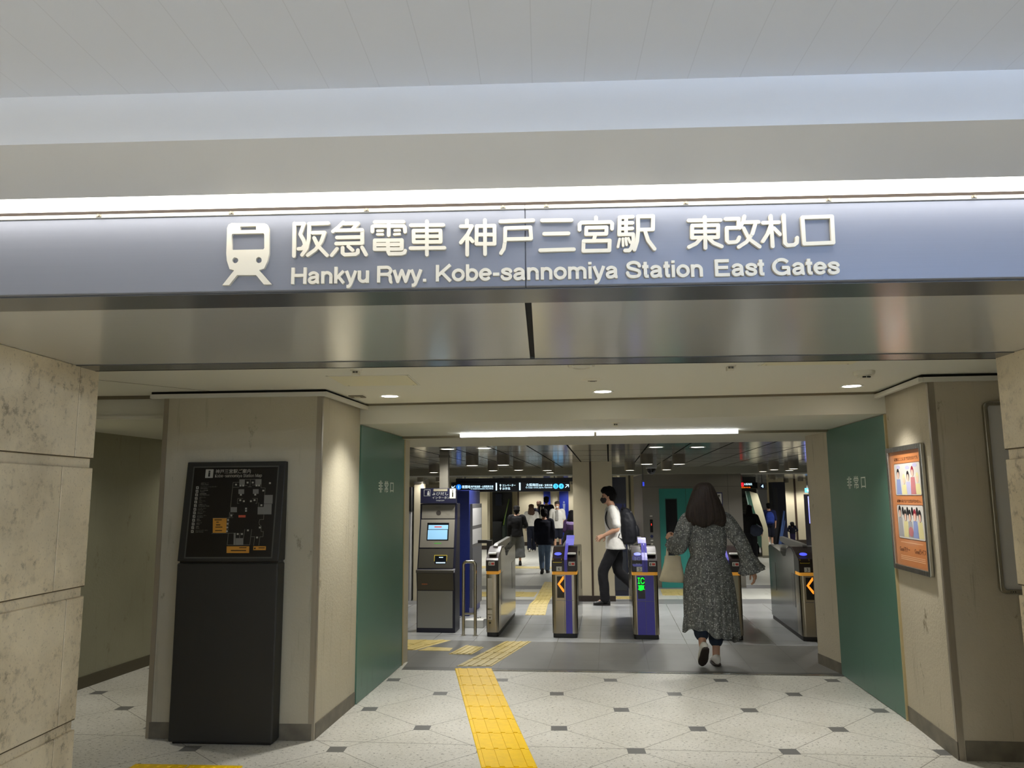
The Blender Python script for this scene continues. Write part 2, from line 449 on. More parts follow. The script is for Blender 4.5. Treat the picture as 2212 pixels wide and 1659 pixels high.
def on_face(p, q, off, t, z):
    p, q = Vector(p), Vector(q); d = q - p; n = Vector((d.y, -d.x)).normalized()
    v = p + d * t + n * off
    return (v.x, v.y, z), math.atan2(d.y, d.x)
for nm, p, q, dd, t in (('l', LW[2], LW[3], d1, 0.36), ('r', RW[2], RW[1], d2, 0.348)):
    (x, y, z), a = on_face(p, q, 0.0125, t, 1.643)
    text('emergency_exit_lettering', '非 常 口', DOOR_TEXT, dd, x, y, z, 0.105, 0.50 if nm == 'l' else 0.45, 0.001, 0.004, rot=(0, 0, a))
# passage ceiling, bulkheads and lintel
struct(MB().prism([(-7, 3.83), (7, 3.83), (7, 5.60), (-7, 6.94)], 2.36, 2.42).build('ceiling_passage', CEIL))
def slant(x, k, x0, y0): return y0 + k * (x - x0)
b0 = lambda x: slant(x, -0.0954, -1.479, 6.304)
b1 = lambda x: slant(x, -0.077, -1.36, 7.65)
b2 = lambda x: slant(x, -0.095, -1.5, 8.98)
struct(MB().prism([(-2.70, b0(-2.70)), (7, b0(7)), (7, b1(7)), (-2.70, b1(-2.70))], 2.195, 2.42).build('ceiling_bulkhead', mat('bulkhead_paint', (206, 204, 190), 0.7)))
struct(MB().prism([(-7, 5.62), (-2.70, 5.62), (-2.70, 9.3), (-7, 9.3)], 2.195, 2.42).build('ceiling_alley', mat('bulkhead_paint', (206, 204, 190), 0.7)))
struct(MB().prism([(-2.70, b1(-2.70)), (7, b1(7)), (7, b2(7)), (-2.70, b2(-2.70))], 2.172, 2.42).build('ceiling_lintel', mat('lintel_paint', (198, 194, 174), 0.65)))
strip('trim_20', (7, b0(7) - 0.001), (-2.7, b0(-2.7) - 0.001), 0.006, 2.340, 2.36, mat('ceiling_joint', (120, 112, 92), 0.8)) if False else struct(MB().prism([(-1.50, b0(-1.50) - 0.012), (2.56, b0(2.56) - 0.012), (2.56, b0(2.56)), (-1.50, b0(-1.50))], 2.344, 2.361).build('trim_20', mat('ceiling_joint', (120, 112, 92), 0.8)))
struct(MB().prism([(-1.40, b1(-1.40) - 0.008), (2.66, b1(2.66) - 0.008), (2.66, b1(2.66)), (-1.40, b1(-1.40))], 2.172, 2.196).build('trim_21', mat('ceiling_joint', (120, 112, 92), 0.8)))
struct(MB().box((-7, 5.608, 2.335), (-2.72, 5.62, 2.361)).build('trim_29', mat('ceiling_joint', (120, 112, 92), 0.8)))
struct(MB().box((-7, 5.610, 2.188), (-2.72, 5.66, 2.212)).build('trim_30', RAIL))
# stone pillars that carry the sign beam
def pillar(name, xi, s, y0, y1, joints):
    """xi: inner face, s: which way the stone lies; blocks parted by recessed bands and thin joints"""
    mb = MB(); zs = [(0.0, 0.505), (0.555, 1.13), (1.18, 1.757), (1.807, 2.25)]
    X = lambda d: xi + s * d
    def bx(xa, ya, za, xb, yb, zb): mb.box((min(xa, xb), ya, za), (max(xa, xb), yb, zb))
    for (z0, z1), j in zip(zs, joints):
        bx(X(0), y0, z0, X(1.6), j - 0.0015, z1); bx(X(0), j + 0.0015, z0, X(1.6), y1, z1)
    o = mb.build(name, STONE, bevel=0.003, seg=1)
    core = MB(); a, b = X(0.012), X(1.59)
    core.box((min(a, b), y0 + 0.012, 0.0), (max(a, b), y1 - 0.012, 2.25))
    core.build('core', STONE, o)
    jm = MB(); face = sorted((X(0.0025), X(0.02)))
    for (z0, z1), j in zip(zs, joints): jm.box((face[0], j - 0.0016, z0), (face[1], j + 0.0016, z1))
    for z in (0.553, 1.178, 1.805): pass
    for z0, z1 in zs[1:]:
        a, b = sorted((X(0.002), X(1.58))); jm.box((a, y0 + 0.004, z0 - 0.004), (b, y1 - 0.004, z0 + 0.001))  # dark line painted for the shadow under each upper block
    jm.build('joint', mat('stone_joint_and_shade', (92, 78, 54), 0.8), o)
    return struct(o)
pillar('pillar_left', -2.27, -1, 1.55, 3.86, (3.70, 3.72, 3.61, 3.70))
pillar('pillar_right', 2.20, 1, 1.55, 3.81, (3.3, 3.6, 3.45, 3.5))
# concourse shell
def planks():
    m = bpy.data.materials.new('plank_ceiling'); k = Nodes(m); b = k.b
    x, y, z = k.xyz()
    u = k.m('DIVIDE', k.m('ADD', x, 0.015), 0.1323)
    f = k.m('ABSOLUTE', k.m('SUBTRACT', u, k.m('ROUND', u)))
    k.link(k.mix(k.m('MULTIPLY', k.m('LESS_THAN', f, 0.009), 0.14), lin((216, 219, 225)), lin((112, 112, 116))), b.inputs['Base Color'])
    b.inputs['Roughness'].default_value = 0.5
    return m
struct(MB().box((-7, -5.2, 2.655), (7, 1.876, 2.76)).build('ceiling', planks()))
struct(MB().box((-7, 1.876, 2.522), (7, 2.24, 2.76)).build('ceiling_cove', mat('cove_paint', (228, 229, 230), 0.55)))
struct(MB().box((-7, 2.24, 2.575), (7, 2.385, 2.76)).build('ceiling_trough', WHITE))
struct(MB().box((-7, 2.385, 2.262), (7, 3.825, 2.76)).build('ceiling_beam', mat('beam_backing', (120, 110, 104), 0.7)))
CON = mat('concourse_wall', (206, 200, 184), 0.7)
struct(MB().box((-7.2, -5.2, 0), (-7, 9.2, 2.76)).build('wall_west', CON))
struct(MB().box((7, -5.2, 0), (7.2, 9.2, 2.76)).build('wall_east', CON))
struct(MB().box((-7.2, -5.4, 0), (7.2, -5.2, 2.76)).build('wall_south', CON))
# hall shell
def panel_ceiling():
    m = bpy.data.materials.new('hall_ceiling_panels'); k = Nodes(m); b = k.b
    x, y, z = k.xyz()
    ca, sa = math.cos(HALL), math.sin(HALL)
    u = k.m('ADD', k.m('MULTIPLY', x, ca), k.m('MULTIPLY', y, sa)); v = k.m('ADD', k.m('MULTIPLY', x, -sa), k.m('MULTIPLY', y, ca))
    u = k.m('DIVIDE', u, 0.46); v = k.m('DIVIDE', v, 1.25)
    fu, fv = k.m('ABSOLUTE', k.m('SUBTRACT', u, k.m('ROUND', u))), k.m('ABSOLUTE', k.m('SUBTRACT', v, k.m('ROUND', v)))
    l = k.m('MAXIMUM', k.m('LESS_THAN', fu, 0.022), k.m('LESS_THAN', fv, 0.014))
    k.link(k.mix(l, lin((156, 155, 147)), lin((40, 40, 38))), b.inputs['Base Color'])
    b.inputs['Metallic'].default_value = 0.35
    k.link(k.m('ADD', k.m('MULTIPLY', l, 0.8), 0.14), b.inputs['Roughness'])
    k.link(k.m('MULTIPLY', k.m('SUBTRACT', 1.0, l), 0.5), b.inputs['Specular IOR Level'])
    k.link(k.m('MULTIPLY', k.m('SUBTRACT', 1.0, l), 0.35), b.inputs['Metallic'])
    k.bump(k.noise(4.0, 2, 0.4), 0.05, 0.02)
    return m
struct(MB().prism([(-9, b2(-9)), (14, b2(14)), (14, 36), (-9, 36)], 2.174, 2.26).build('ceiling_hall', panel_ceiling()))
struct(MB().box((-9, 16.0, 2.03), (14, 17.0, 2.174)).build('ceiling_hall_beam', mat('hall_beam_paint', (126, 124, 112), 0.7)))
HW = plaster('hall_stone', (206, 196, 168), dirt=0.15, bump=0.08)
struct(MB().box((-9.2, 9.3, -0.37), (-9, 36, 2.26)).build('wall_hall_west', HW))
struct(MB().box((14, 7.7, -0.37), (14.2, 36, 2.26)).build('wall_hall_east', HW))
struct(MB().box((-9, 35.8, -0.25), (14, 36, 2.174)).build('wall_hall_north', HW))
struct(MB().box((-9, 9.2, 0), (-2.5, 9.4, 2.26)).build('wall_hall_south', HW))
# the light trough along the beam: a lamp of the place
trough = thing('light_trough', 'long glowing white light trough along the top of the grey sign beam', 'light', (0, 2.30, 2.522))
MB().box((-6.9, -0.059, 0.002), (6.9, 0.059, 0.008)).build('diffuser', mat('trough_glow', (255, 252, 246), 0.5, emit=(255, 250, 240), glow=STRIP_GLOW), trough)
MB().box((-6.9, -0.059, 0.009), (6.9, 0.059, 0.045)).build('housing', WHITE, trough)
# ================================================================== lamps
WARM = (1.0, 0.97, 0.91); COOL = (0.90, 0.95, 1.0)
GLOW = mat('lamp_glow', (255, 250, 238), 0.5, emit=(255, 248, 232), glow=14.0)
def downlight(x, y, z, label, watts, color, r=0.062, group=None, cone=2.5):
    t = thing('downlight', label, 'light', (x, y, z), group=group)
    MB().lathe([(r * 1.02, -0.001), (r * 1.28, -0.004), (r * 1.3, 0.0), (r * 1.05, 0.001)], cap=False).build('rim', WHITE, t, True)
    MB().lathe([(0.001, -0.0008), (r, -0.0008), (r, 0.0), (0.001, 0.0)]).build('lens', GLOW, t)
    lamp('SPOT', 'bulb', t, (0, 0, -0.012), watts, color, 0.05, cone=cone, blend=1.0 if cone < 2 else 0.75)
    return t
downlight(-1.156, 5.82, 2.36, 'round lit downlight nearest the dark map stand, in the cream passage ceiling', PASSAGE_W, WARM, cone=1.8)
downlight(0.447, 5.71, 2.36, 'round lit downlight in the middle of the cream passage ceiling', PASSAGE_W, WARM, cone=1.8)
downlight(2.204, 5.58, 2.36, 'round lit downlight beside the white smoke detector, above the orange poster', PASSAGE_W, WARM, cone=1.8)
for x in (-4.6, -2.3, 0.0):  # downlights added out of view to light the concourse
    for y in (-2.6, 0.3):
        downlight(x, y, 2.655, 'unseen fill downlight added in the plank ceiling behind the viewer', CONCOURSE_FILL_W, (1.0, 0.97, 0.92), 0.09, 'added concourse downlights', cone=2.8)
FILL_COOL = mat('cool_fill_glow', (245, 250, 255), 0.5, emit=(190, 215, 255), glow=FILL_ROW_GLOW * 1.6)
FILL_NEUTRAL = mat('neutral_fill_glow', (255, 252, 245), 0.5, emit=(255, 248, 236), glow=FILL_ROW_GLOW * 0.32)
for y in (-0.9, -3.4):  # tube rows added out of view to brighten the fascia and ceiling
    for x, w_, m in ((-4.2, 1.3, FILL_NEUTRAL), (-1.4, 1.3, FILL_NEUTRAL), (1.4, 1.3, FILL_COOL), (4.2, 1.3, FILL_COOL)):
        t = thing('fill_batten', 'unseen fill tube batten added under the plank ceiling behind the viewer', 'light', (x, y, 2.655), group='added concourse battens')
        MB().box((-w_, -0.02, -0.03), (w_, 0.02, 0.0)).build('housing', WHITE, t, bevel=0.004)
        for e in (-1, 1): MB().box((e * (w_ - 0.01) - 0.012, -0.02, -0.10), (e * (w_ - 0.01) + 0.012, 0.02, -0.03)).build('socket', WHITE, t)
        MB().cyl((-w_ + 0.02, 0, -0.075), (w_ - 0.02, 0, -0.075), 0.024, 16).build('tube', m, t)
for x, y, l in ((-3.30, 8.15, 'round downlight in the alley ceiling, hidden behind the map wall'), (-3.85, 5.85, 'added fill downlight in the alley ceiling, hidden behind the stone pillar')):
    downlight(x, y, 2.195, l, ALLEY_W * (1 if y > 7 else 2.4), (1.0, 0.96, 0.86), 0.06)  # the one by the pillar is added, hidden, to light the alley floor
# tubes under the lintel
tubes = thing('tube_light', 'double white tube light running along the lintel in front of the ticket hall', 'light', (0.49, 7.27, 2.172), math.atan(-0.05))
for s in (-1, 1):
    x0, x1 = (-1.27, -0.012) if s < 0 else (0.012, 1.30)
    MB().box((x0, -0.02, 0.004 - 0.018), (x1, 0.02, 0.022)).build('tube', mat('tube_glow', (255, 255, 250), 0.5, emit=(250, 252, 255), glow=TUBE_GLOW), tubes)
tubes.location.z = 2.172
# ================================================================== the station sign on the beam
GLYPHS = {'阪': [[(-781, 2465), (-779, 2358)], [(-781, 2464), (-750, 2464), (-761, 2429), (-749, 2408), (-745, 2394), (-753, 2382), (-765, 2381)], [(-734, 2463), (-673, 2464)], [(-733, 2462), (-733, 2413), (-739, 2382), (-753, 2361)], [(-722, 2433), (-683, 2433), (-693, 2403), (-711, 2377), (-735, 2360)], [(-716, 2416), (-704, 2391), (-673, 2358)]], '急': [[(-624, 2465), (-640, 2449), (-656, 2436)], [(-627, 2461), (-577, 2461), (-595, 2440)], [(-645, 2439), (-563, 2439), (-562, 2396)], [(-643, 2416), (-563, 2416)], [(-645, 2396), (-562, 2396)], [(-642, 2379), (-658, 2358)], [(-624, 2382), (-624, 2365), (-617, 2359), (-582, 2360), (-575, 2365), (-575, 2373)], [(-606, 2386), (-592, 2373)], [(-562, 2382), (-549, 2358)]], '電': [[(-523, 2464), (-432, 2463)], [(-478, 2463), (-478, 2420)], [(-530, 2433), (-530, 2449), (-525, 2451), (-430, 2449), (-427, 2445), (-426, 2430)], [(-514, 2435), (-497, 2435)], [(-514, 2423), (-497, 2423)], [(-459, 2435), (-443, 2435)], [(-460, 2422), (-443, 2423)], [(-436, 2374), (-436, 2403), (-522, 2404), (-522, 2375), (-436, 2374)], [(-522, 2390), (-436, 2389)], [(-480, 2402), (-479, 2366), (-475, 2359), (-436, 2359), (-427, 2362), (-425, 2368)]], '車': [[(-408, 2451), (-305, 2450)], [(-357, 2463), (-356, 2354)], [(-399, 2433), (-314, 2432), (-313, 2395), (-398, 2396), (-399, 2433)], [(-398, 2414), (-314, 2413)], [(-408, 2376), (-301, 2375)]], '神': [[(-230, 2463), (-230, 2446)], [(-249, 2444), (-214, 2444), (-228, 2417), (-249, 2391)], [(-229, 2412), (-229, 2351)], [(-220, 2404), (-212, 2394)], [(-199, 2444), (-143, 2444), (-143, 2385), (-200, 2386), (-199, 2444)], [(-199, 2416), (-143, 2415)], [(-173, 2463), (-173, 2352)]], '三': [[(7, 2458), (99, 2457)], [(13, 2414), (89, 2414)], [(0, 2361), (105, 2362)]], '宮': [[(176, 2464), (176, 2450)], [(124, 2425), (124, 2442), (130, 2448), (221, 2448), (226, 2443), (225, 2426)], [(145, 2431), (208, 2431), (207, 2410), (144, 2410), (145, 2431)], [(173, 2408), (167, 2390)], [(136, 2388), (217, 2388), (215, 2356), (134, 2356), (136, 2388)]], '駅': [[(290, 2464), (250, 2463), (247, 2407), (290, 2407), (291, 2390), (284, 2364), (277, 2355), (264, 2355)], [(270, 2462), (268, 2408)], [(249, 2444), (289, 2444)], [(249, 2425), (288, 2426)], [(248, 2392), (242, 2367)], [(258, 2393), (258, 2370)], [(267, 2394), (269, 2373)], [(275, 2394), (280, 2380)], [(293, 2357), (302, 2384), (306, 2416), (307, 2464), (354, 2464), (352, 2421), (307, 2421)], [(327, 2418), (336, 2386), (355, 2358)]], '東': [[(464, 2448), (562, 2447)], [(514, 2458), (512, 2358)], [(474, 2431), (554, 2431), (552, 2392), (472, 2392), (474, 2431)], [(473, 2411), (553, 2411)], [(500, 2390), (484, 2373), (461, 2362)], [(523, 2389), (537, 2374), (562, 2362)]], '改': [[(578, 2450), (618, 2450), (616, 2421), (580, 2421), (579, 2380), (584, 2374), (606, 2375), (613, 2380), (617, 2390)], [(636, 2457), (631, 2440), (620, 2420)], [(631, 2438), (678, 2438)], [(670, 2437), (658, 2401), (639, 2375), (614, 2359)], [(632, 2419), (646, 2385), (678, 2359)]], '札': [[(692, 2435), (741, 2436)], [(717, 2457), (718, 2359)], [(716, 2428), (705, 2400), (689, 2376)], [(725, 2417), (742, 2397)], [(757, 2458), (756, 2369), (763, 2361), (783, 2362), (792, 2369), (794, 2385)]], '口': [[(814, 2450), (904, 2451), (903, 2367), (814, 2365), (814, 2450)]], '戸': [[(-124, 2457), (-21, 2459)], [(-109, 2435), (-30, 2436), (-28, 2400)], [(-29, 2399), (-108, 2399)], [(-109, 2434), (-110, 2393), (-114, 2369), (-123, 2354)]]}
TRAIN = [[(-985, 2471), (-878, 2468), (-869, 2464), (-863, 2452), (-859, 2368), (-863, 2344), (-873, 2319), (-889, 2314), (-847, 2267), (-872, 2267), (-898, 2298), (-959, 2299), (-983, 2267), (-1005, 2267), (-969, 2315), (-984, 2319), (-994, 2347), (-997, 2371), (-998, 2455), (-994, 2466)], [(-955, 2459), (-905, 2459), (-904, 2447), (-955, 2447)], [(-979, 2435), (-880, 2435), (-877, 2431), (-875, 2386), (-878, 2382), (-976, 2382), (-980, 2385), (-982, 2432)], [(-957, 2347), (-958, 2344), (-960, 2341), (-963, 2339), (-966, 2338), (-970, 2339), (-973, 2341), (-975, 2344), (-976, 2348), (-976, 2351), (-974, 2354), (-971, 2357), (-967, 2357), (-964, 2356), (-960, 2354), (-958, 2351)], [(-882, 2347), (-882, 2343), (-884, 2340), (-887, 2338), (-891, 2337), (-894, 2338), (-897, 2340), (-900, 2344), (-900, 2347), (-900, 2351), (-898, 2354), (-895, 2356), (-891, 2357), (-888, 2356), (-885, 2354), (-883, 2351)]]
SIGN = brushed('sign_face_metal', (138, 142, 154), 0.45, 0, 0.55, 0.10, 0.05)
SOFFIT = brushed('soffit_mirror_metal', (200, 198, 192), 0.18, 0, 0.32, 0.06, 0.04)
EDGE = brushed('soffit_edge_metal', (112, 114, 116), 0.2, 0, 0.5, 0.06, 0.04)
IVORY = mat('ivory_letter_metal', (236, 230, 214), 0.45, 0.15)
sign = thing('station_sign', 'long grey metal station name sign with raised ivory lettering and train symbol', 'sign', (0, 2.36, 2.25))
def stadium(mb, p, q, r, y0, y1, n=7):
    a = math.atan2(q[1] - p[1], q[0] - p[0]); out = []
    for c, s in ((q, -90), (p, 90)):
        for i in range(n + 1):
            t = a + math.radians(s + 180 * i / n); out.append((c[0] + r * math.cos(t), c[1] + r * math.sin(t)))
    mb.front(out, y0, y1)
for x0, x1 in ((-6.9, -0.0472), (-0.0462, 6.9)):
    MB().box((x0, 0.0, 0.0), (x1, 0.024, 0.249)).build('face_panel', SIGN, sign, bevel=0.002, seg=1)
    MB().box((x0, -0.006, 0.2495), (x1, 0.02, 0.262)).build('lip', mat('lip_paint', (228, 226, 222), 0.35, 0.2), sign, bevel=0.002)
for x in (-1.422, -0.988, -0.551, -0.116, 0.021, 0.458, 0.899, 1.342, 1.79, -1.86):
    MB().box((x - 0.008, -0.010, 0.252), (x + 0.008, -0.0055, 0.260)).cyl((x, -0.014, 0.256), (x, -0.0055, 0.256), 0.004, 10).build('clip', STEEL, sign)
lift = 0; words_ = {}
for ch, strokes in GLYPHS.items():
    for s in strokes:
        small = (ch == '駅' and len(s) == 2 and s[0][1] < 2425) or (ch == '電' and len(s) == 2 and abs(s[0][0] - s[1][0]) < 20 and abs(s[0][1] - s[1][1]) < 5)
        for p, q in zip(s, s[1:]):
            lift = (lift + 1) % 23
            mb = words_.setdefault(0 if ch in '阪急電車' else 1 if ch in '神戸三宮駅' else 2, MB())
            stadium(mb, (p[0] / 1000, p[1] / 1000 - 2.25), (q[0] / 1000, q[1] / 1000 - 2.25), 0.0042 if small else 0.0059, -0.0115 - 0.00005 * lift, -0.001)
for mb in words_.values(): mb.build('japanese_lettering', IVORY, sign)
shape2d('train_symbol', [[(x / 1000, z / 1000 - 2.25) for x, z in s] for s in TRAIN], IVORY, sign, 0.011)
# roman letters as strokes with flat ends; cap height 1
def arc(cx, cz, rx, rz, a0, a1, n=14): return [(cx + rx * math.cos(math.radians(a0 + (a1 - a0) * i / n)), cz + rz * math.sin(math.radians(a0 + (a1 - a0) * i / n))) for i in range(n + 1)]
def soft(pts): return [(v.x, v.y) for v in curve_2d(pts)]
def curve_2d(P, sub=5):
    P = [Vector(p) for p in P]; out = []
    for i in range(len(P) - 1):
        p0, p1, p2, p3 = P[max(i - 1, 0)], P[i], P[i + 1], P[min(i + 2, len(P) - 1)]
        for k in range(sub):
            t = k / sub; out.append(0.5 * ((2 * p1) + (p2 - p0) * t + (2 * p0 - 5 * p1 + 4 * p2 - p3) * t * t + (3 * p1 - p0 - 3 * p2 + p3) * t ** 3))
    return out + [P[-1]]
ROMAN = {
    'H': (1.00, [[(.14, 0), (.14, 1)], [(.86, 0), (.86, 1)], [(.14, .52), (.86, .52)]]),
    'a': (.775, [arc(.37, .48, .23, .175, 165, 0) + [(.60, .14), (.63, .085), (.71, .085)], soft([(.60, .42), (.42, .39), (.24, .35), (.15, .27), (.15, .17), (.21, .09), (.33, .075), (.46, .11), (.56, .20), (.60, .32)])]),
    'n': (.775, [[(.15, 0), (.15, .74)], arc(.39, .42, .24, .235, 180, 0) + [(.63, 0)]]),
    'm': (1.15, [[(.15, 0), (.15, .74)], arc(.365, .45, .215, .205, 180, 0) + [(.58, 0)], arc(.795, .45, .215, .205, 180, 0) + [(1.01, 0)]]),
    'u': (.775, [[(.15, .74)] + arc(.39, .32, .24, .235, 180, 360), [(.63, .74), (.63, 0)]]),
    'k': (.70, [[(.14, 0), (.14, 1)], [(.60, .74), (.16, .27)], [(.29, .42), (.62, 0)]]),
    'y': (.68, [[(.06, .74), (.34, .02)], [(.62, .74), (.36, .02), (.29, -.14), (.21, -.20), (.09, -.20)]]),
    'R': (1.00, [[(.14, 0), (.14, 1)], [(.14, .915)] + arc(.60, .70, .24, .215, 90, -90) + [(.14, .485)], soft([(.58, .485), (.76, .43), (.82, .30), (.83, .12), (.88, 0)])]),
    'w': (1.00, [[(.04, .74), (.265, .03), (.50, .70), (.735, .03), (.96, .74)]]),
    '.': (.36, [[(.16, 0), (.16, .17)]]),
    'K': (.95, [[(.14, 0), (.14, 1)], [(.88, 1), (.16, .34)], [(.38, .56), (.90, 0)]]),
    'o': (.775, [arc(.39, .37, .285, .29, 0, 360, 28)]),
    'b': (.775, [[(.14, 0), (.14, 1)], arc(.405, .37, .265, .29, 0, 360, 28)]),
    'e': (.775, [[(.12, .38), (.66, .38)], arc(.39, .37, .28, .29, 2, 322, 26)]),
    '-': (.46, [[(.05, .37), (.41, .37)]]),
    's': (.70, [soft([(.60, .50), (.55, .61), (.36, .66), (.17, .60), (.16, .49), (.28, .42), (.47, .36), (.58, .27), (.56, .14), (.40, .075), (.22, .09), (.13, .17), (.11, .24)])]),
    'i': (.31, [[(.155, 0), (.155, .74)], [(.155, .85), (.155, 1)]]),
    'S': (.93, [soft([(.80, .68), (.75, .83), (.57, .915), (.34, .905), (.18, .80), (.18, .65), (.32, .56), (.60, .48), (.77, .39), (.80, .25), (.72, .12), (.52, .075), (.30, .09), (.16, .19), (.12, .33)])]),
    't': (.42, [[(.20, .94), (.20, .17), (.24, .09), (.38, .085)], [(.03, .66), (.38, .66)]]),
    'E': (.92, [[(.14, 0), (.14, 1)], [(.14, .915), (.84, .915)], [(.14, .52), (.78, .52)], [(.14, .085), (.86, .085)]]),
    'G': (1.08, [arc(.55, .5, .43, .42, 38, 318, 28), [(.57, .45), (.95, .45)], [(.92, .50), (.92, 0)]]),
    ' ': (.38, [])}
def roman(s, x, z, cap, width, weight=0.094):
    mb = MB(); adv = sum(ROMAN[c][0] for c in s); sx = width / (adv - 0.15); cur = -0.06; lift = 0
    for c in s:
        if c == ' ':
            mb.build('english_lettering', IVORY, sign); mb = MB()
        w_, strokes = ROMAN[c]
        for st_ in strokes:
            P = [((cur + a) * sx + x, b * cap + z) for a, b in st_]
            h = weight * cap
            for i, (p, q) in enumerate(zip(P, P[1:])):
                lift = (lift + 1) % 19; y0 = -0.0105 - 0.00006 * lift
                d = Vector((q[0] - p[0], q[1] - p[1]))
                if d.length < 1e-7: continue
                n = Vector((-d.y, d.x)).normalized() * h
                mb.front([(p[0] + n.x, p[1] + n.y), (p[0] - n.x, p[1] - n.y), (q[0] - n.x, q[1] - n.y), (q[0] + n.x, q[1] + n.y)], y0, -0.001)
                if 0 < i or (P[0] == P[-1]):
                    lift = (lift + 1) % 19; y0 = -0.0105 - 0.00006 * lift
                    mb.front([(p[0] + h * math.cos(2 * math.pi * k / 14), p[1] + h * math.sin(2 * math.pi * k / 14)) for k in range(14)], y0, -0.001)
        cur += w_
    return mb.build('english_lettering', IVORY, sign)
roman('Hankyu Rwy.', -0.785, 2.2668 - 2.25, 0.0535, 0.428)
roman('Kobe-sannomiya Station', -0.327, 2.2668 - 2.25, 0.0535, 0.826)
roman('East Gates', 0.539, 2.2672 - 2.25, 0.0535, 0.374)
# underside of the beam
for x0, x1 in ((-6.9, -0.055), (-0.032, 6.9)):
    struct(MB().box((x0, 2.56, 2.250), (x1, 3.655, 2.262)).build('ceiling_soffit', SOFFIT))
struct(MB().box((-6.9, 2.384, 2.246), (6.9, 2.558, 2.262)).build('trim_22', EDGE))
struct(MB().box((-6.9, 3.657, 2.246), (6.9, 3.828, 2.262)).build('trim_23', EDGE))
struct(MB().box((-6.9, 3.812, 2.246), (6.9, 3.83, 2.36)).build('trim_24', EDGE))
struct(MB().box((-0.056, 2.56, 2.2605), (-0.031, 3.655, 2.2622)).build('trim_31', DARK))
# ================================================================== things of the passage
CHAR = mat('charcoal_powder_coat', (36, 35, 31), 0.55, vary=0.08, vscale=3)
BLACK = mat('map_black', (17, 15, 13), 0.35)
PALE = mat('map_pale_print', (126, 123, 114), 0.5)
DIMWHITE = mat('map_white_print', (166, 163, 153), 0.5)
GREYP = mat('map_grey_print', (124, 122, 116), 0.5)
ORANGE = mat('map_orange_print', (192, 134, 44), 0.5)
REDP = mat('map_red_print', (190, 84, 60), 0.5)
stand = thing('map_stand', 'tall charcoal station map stand with tilted black map panel against the beige wall', 'information stand', (-2.142, 5.300, 0), math.radians(-2.2))
W2 = 0.354
MB().box((-W2, 0.0, 0.014), (W2, 0.125, 1.168)).build('pedestal', CHAR, stand, bevel=0.012, seg=3)
MB().box((-W2 + 0.02, 0.025, 0.0), (W2 - 0.02, 0.12, 0.02)).build('toe_kick', BLACK, stand)
tilt = math.atan(0.075 / 0.672)
head = MB().side([(0.0, 1.180), (0.125, 1.180), (0.125, 1.854), (0.077, 1.854)], -W2, W2).build('head', CHAR, stand, bevel=0.006)
MB().box((-W2 + 0.01, 0.02, 1.166), (W2 - 0.01, 0.12, 1.182)).build('neck', BLACK, stand)
pan = MB().box((-0.300, -0.003, 0.0), (0.300, 0.004, 0.612)).build('map_panel', BLACK, head)
pan.location = (0.002, 0.0045, 1.207); pan.rotation_euler = (-tilt, 0, 0)
fr = MB()
for a, b in (((-0.308, -0.004, -0.008), (-0.299, 0.003, 0.620)), ((0.299, -0.004, -0.008), (0.308, 0.003, 0.620)), ((-0.308, -0.004, -0.008), (0.308, 0.003, 0.001)), ((-0.308, -0.004, 0.611), (0.308, 0.003, 0.620))): fr.box(a, b)
fr.build('glazing_frame', mat('frame_grey', (72, 72, 68), 0.4), pan)
def mp(x, y):
    v = (1390 - y) / 1175.0; l = 290 + 130 * v; r = 1475 + 50 * v
    return ((x - l) / (r - l) - 0.5) * 0.600, v * 0.612
def mline(mb, pts, w=0.0021, y=-0.0036):
    for p, q in zip(pts, pts[1:]):
        a, b = mp(*p), mp(*q)
        d = Vector((b[0] - a[0], b[1] - a[1])); n = Vector((-d.y, d.x)).normalized() * w / 2 if d.length else Vector((0, 0)); e = d.normalized() * w / 2
        mb.front([(a[0] - e.x + n.x, a[1] - e.y + n.y), (a[0] - e.x - n.x, a[1] - e.y - n.y), (b[0] + e.x - n.x, b[1] + e.y - n.y), (b[0] + e.x + n.x, b[1] + e.y + n.y)], y, -0.0025)
def mbox(mb, x0, y0, x1, y1, y=-0.0036):
    mb.front([mp(x0, y1), mp(x1, y1), mp(x1, y0), mp(x0, y0)], y, -0.0025)
ml = MB()
for pts in ([(1018, 415), (935, 418), (905, 745)], [(935, 483), (1015, 483)], [(1018, 380), (1310, 380), (1308, 470), (1308, 493), (1365, 495), (1355, 690)], [(1165, 385), (1160, 478)], [(1135, 478), (1182, 478)],
            [(1030, 458), (1120, 458)], [(1190, 455), (1290, 455)], [(1285, 690), (1283, 745)], [(1357, 845), (1355, 908), (1302, 910), (1295, 945), (1300, 975), (1325, 992), (1325, 1062), (1358, 1064), (1355, 1130), (1312, 1132), (1303, 1240)],
            [(888, 888), (895, 810)], [(890, 835), (948, 835)], [(890, 882), (940, 882)], [(655, 1085), (985, 1082)], [(880, 1090), (868, 1235), (1178, 1233), (1198, 1035)], [(1105, 1035), (1088, 1150)], [(1040, 1082), (1036, 1145)],
            [(1193, 1130), (1242, 1130), (1232, 1240)], [(668, 888), (888, 888)], [(862, 940), (890, 940)], [(858, 985), (888, 985)], [(855, 1035), (885, 1035)],
            [(1070, 632), (1000, 632), (995, 697), (1020, 697)], [(1198, 632), (1265, 632), (1258, 697), (1240, 697)]): mline(ml, pts)
ml.build('map_outline_print', PALE, pan)
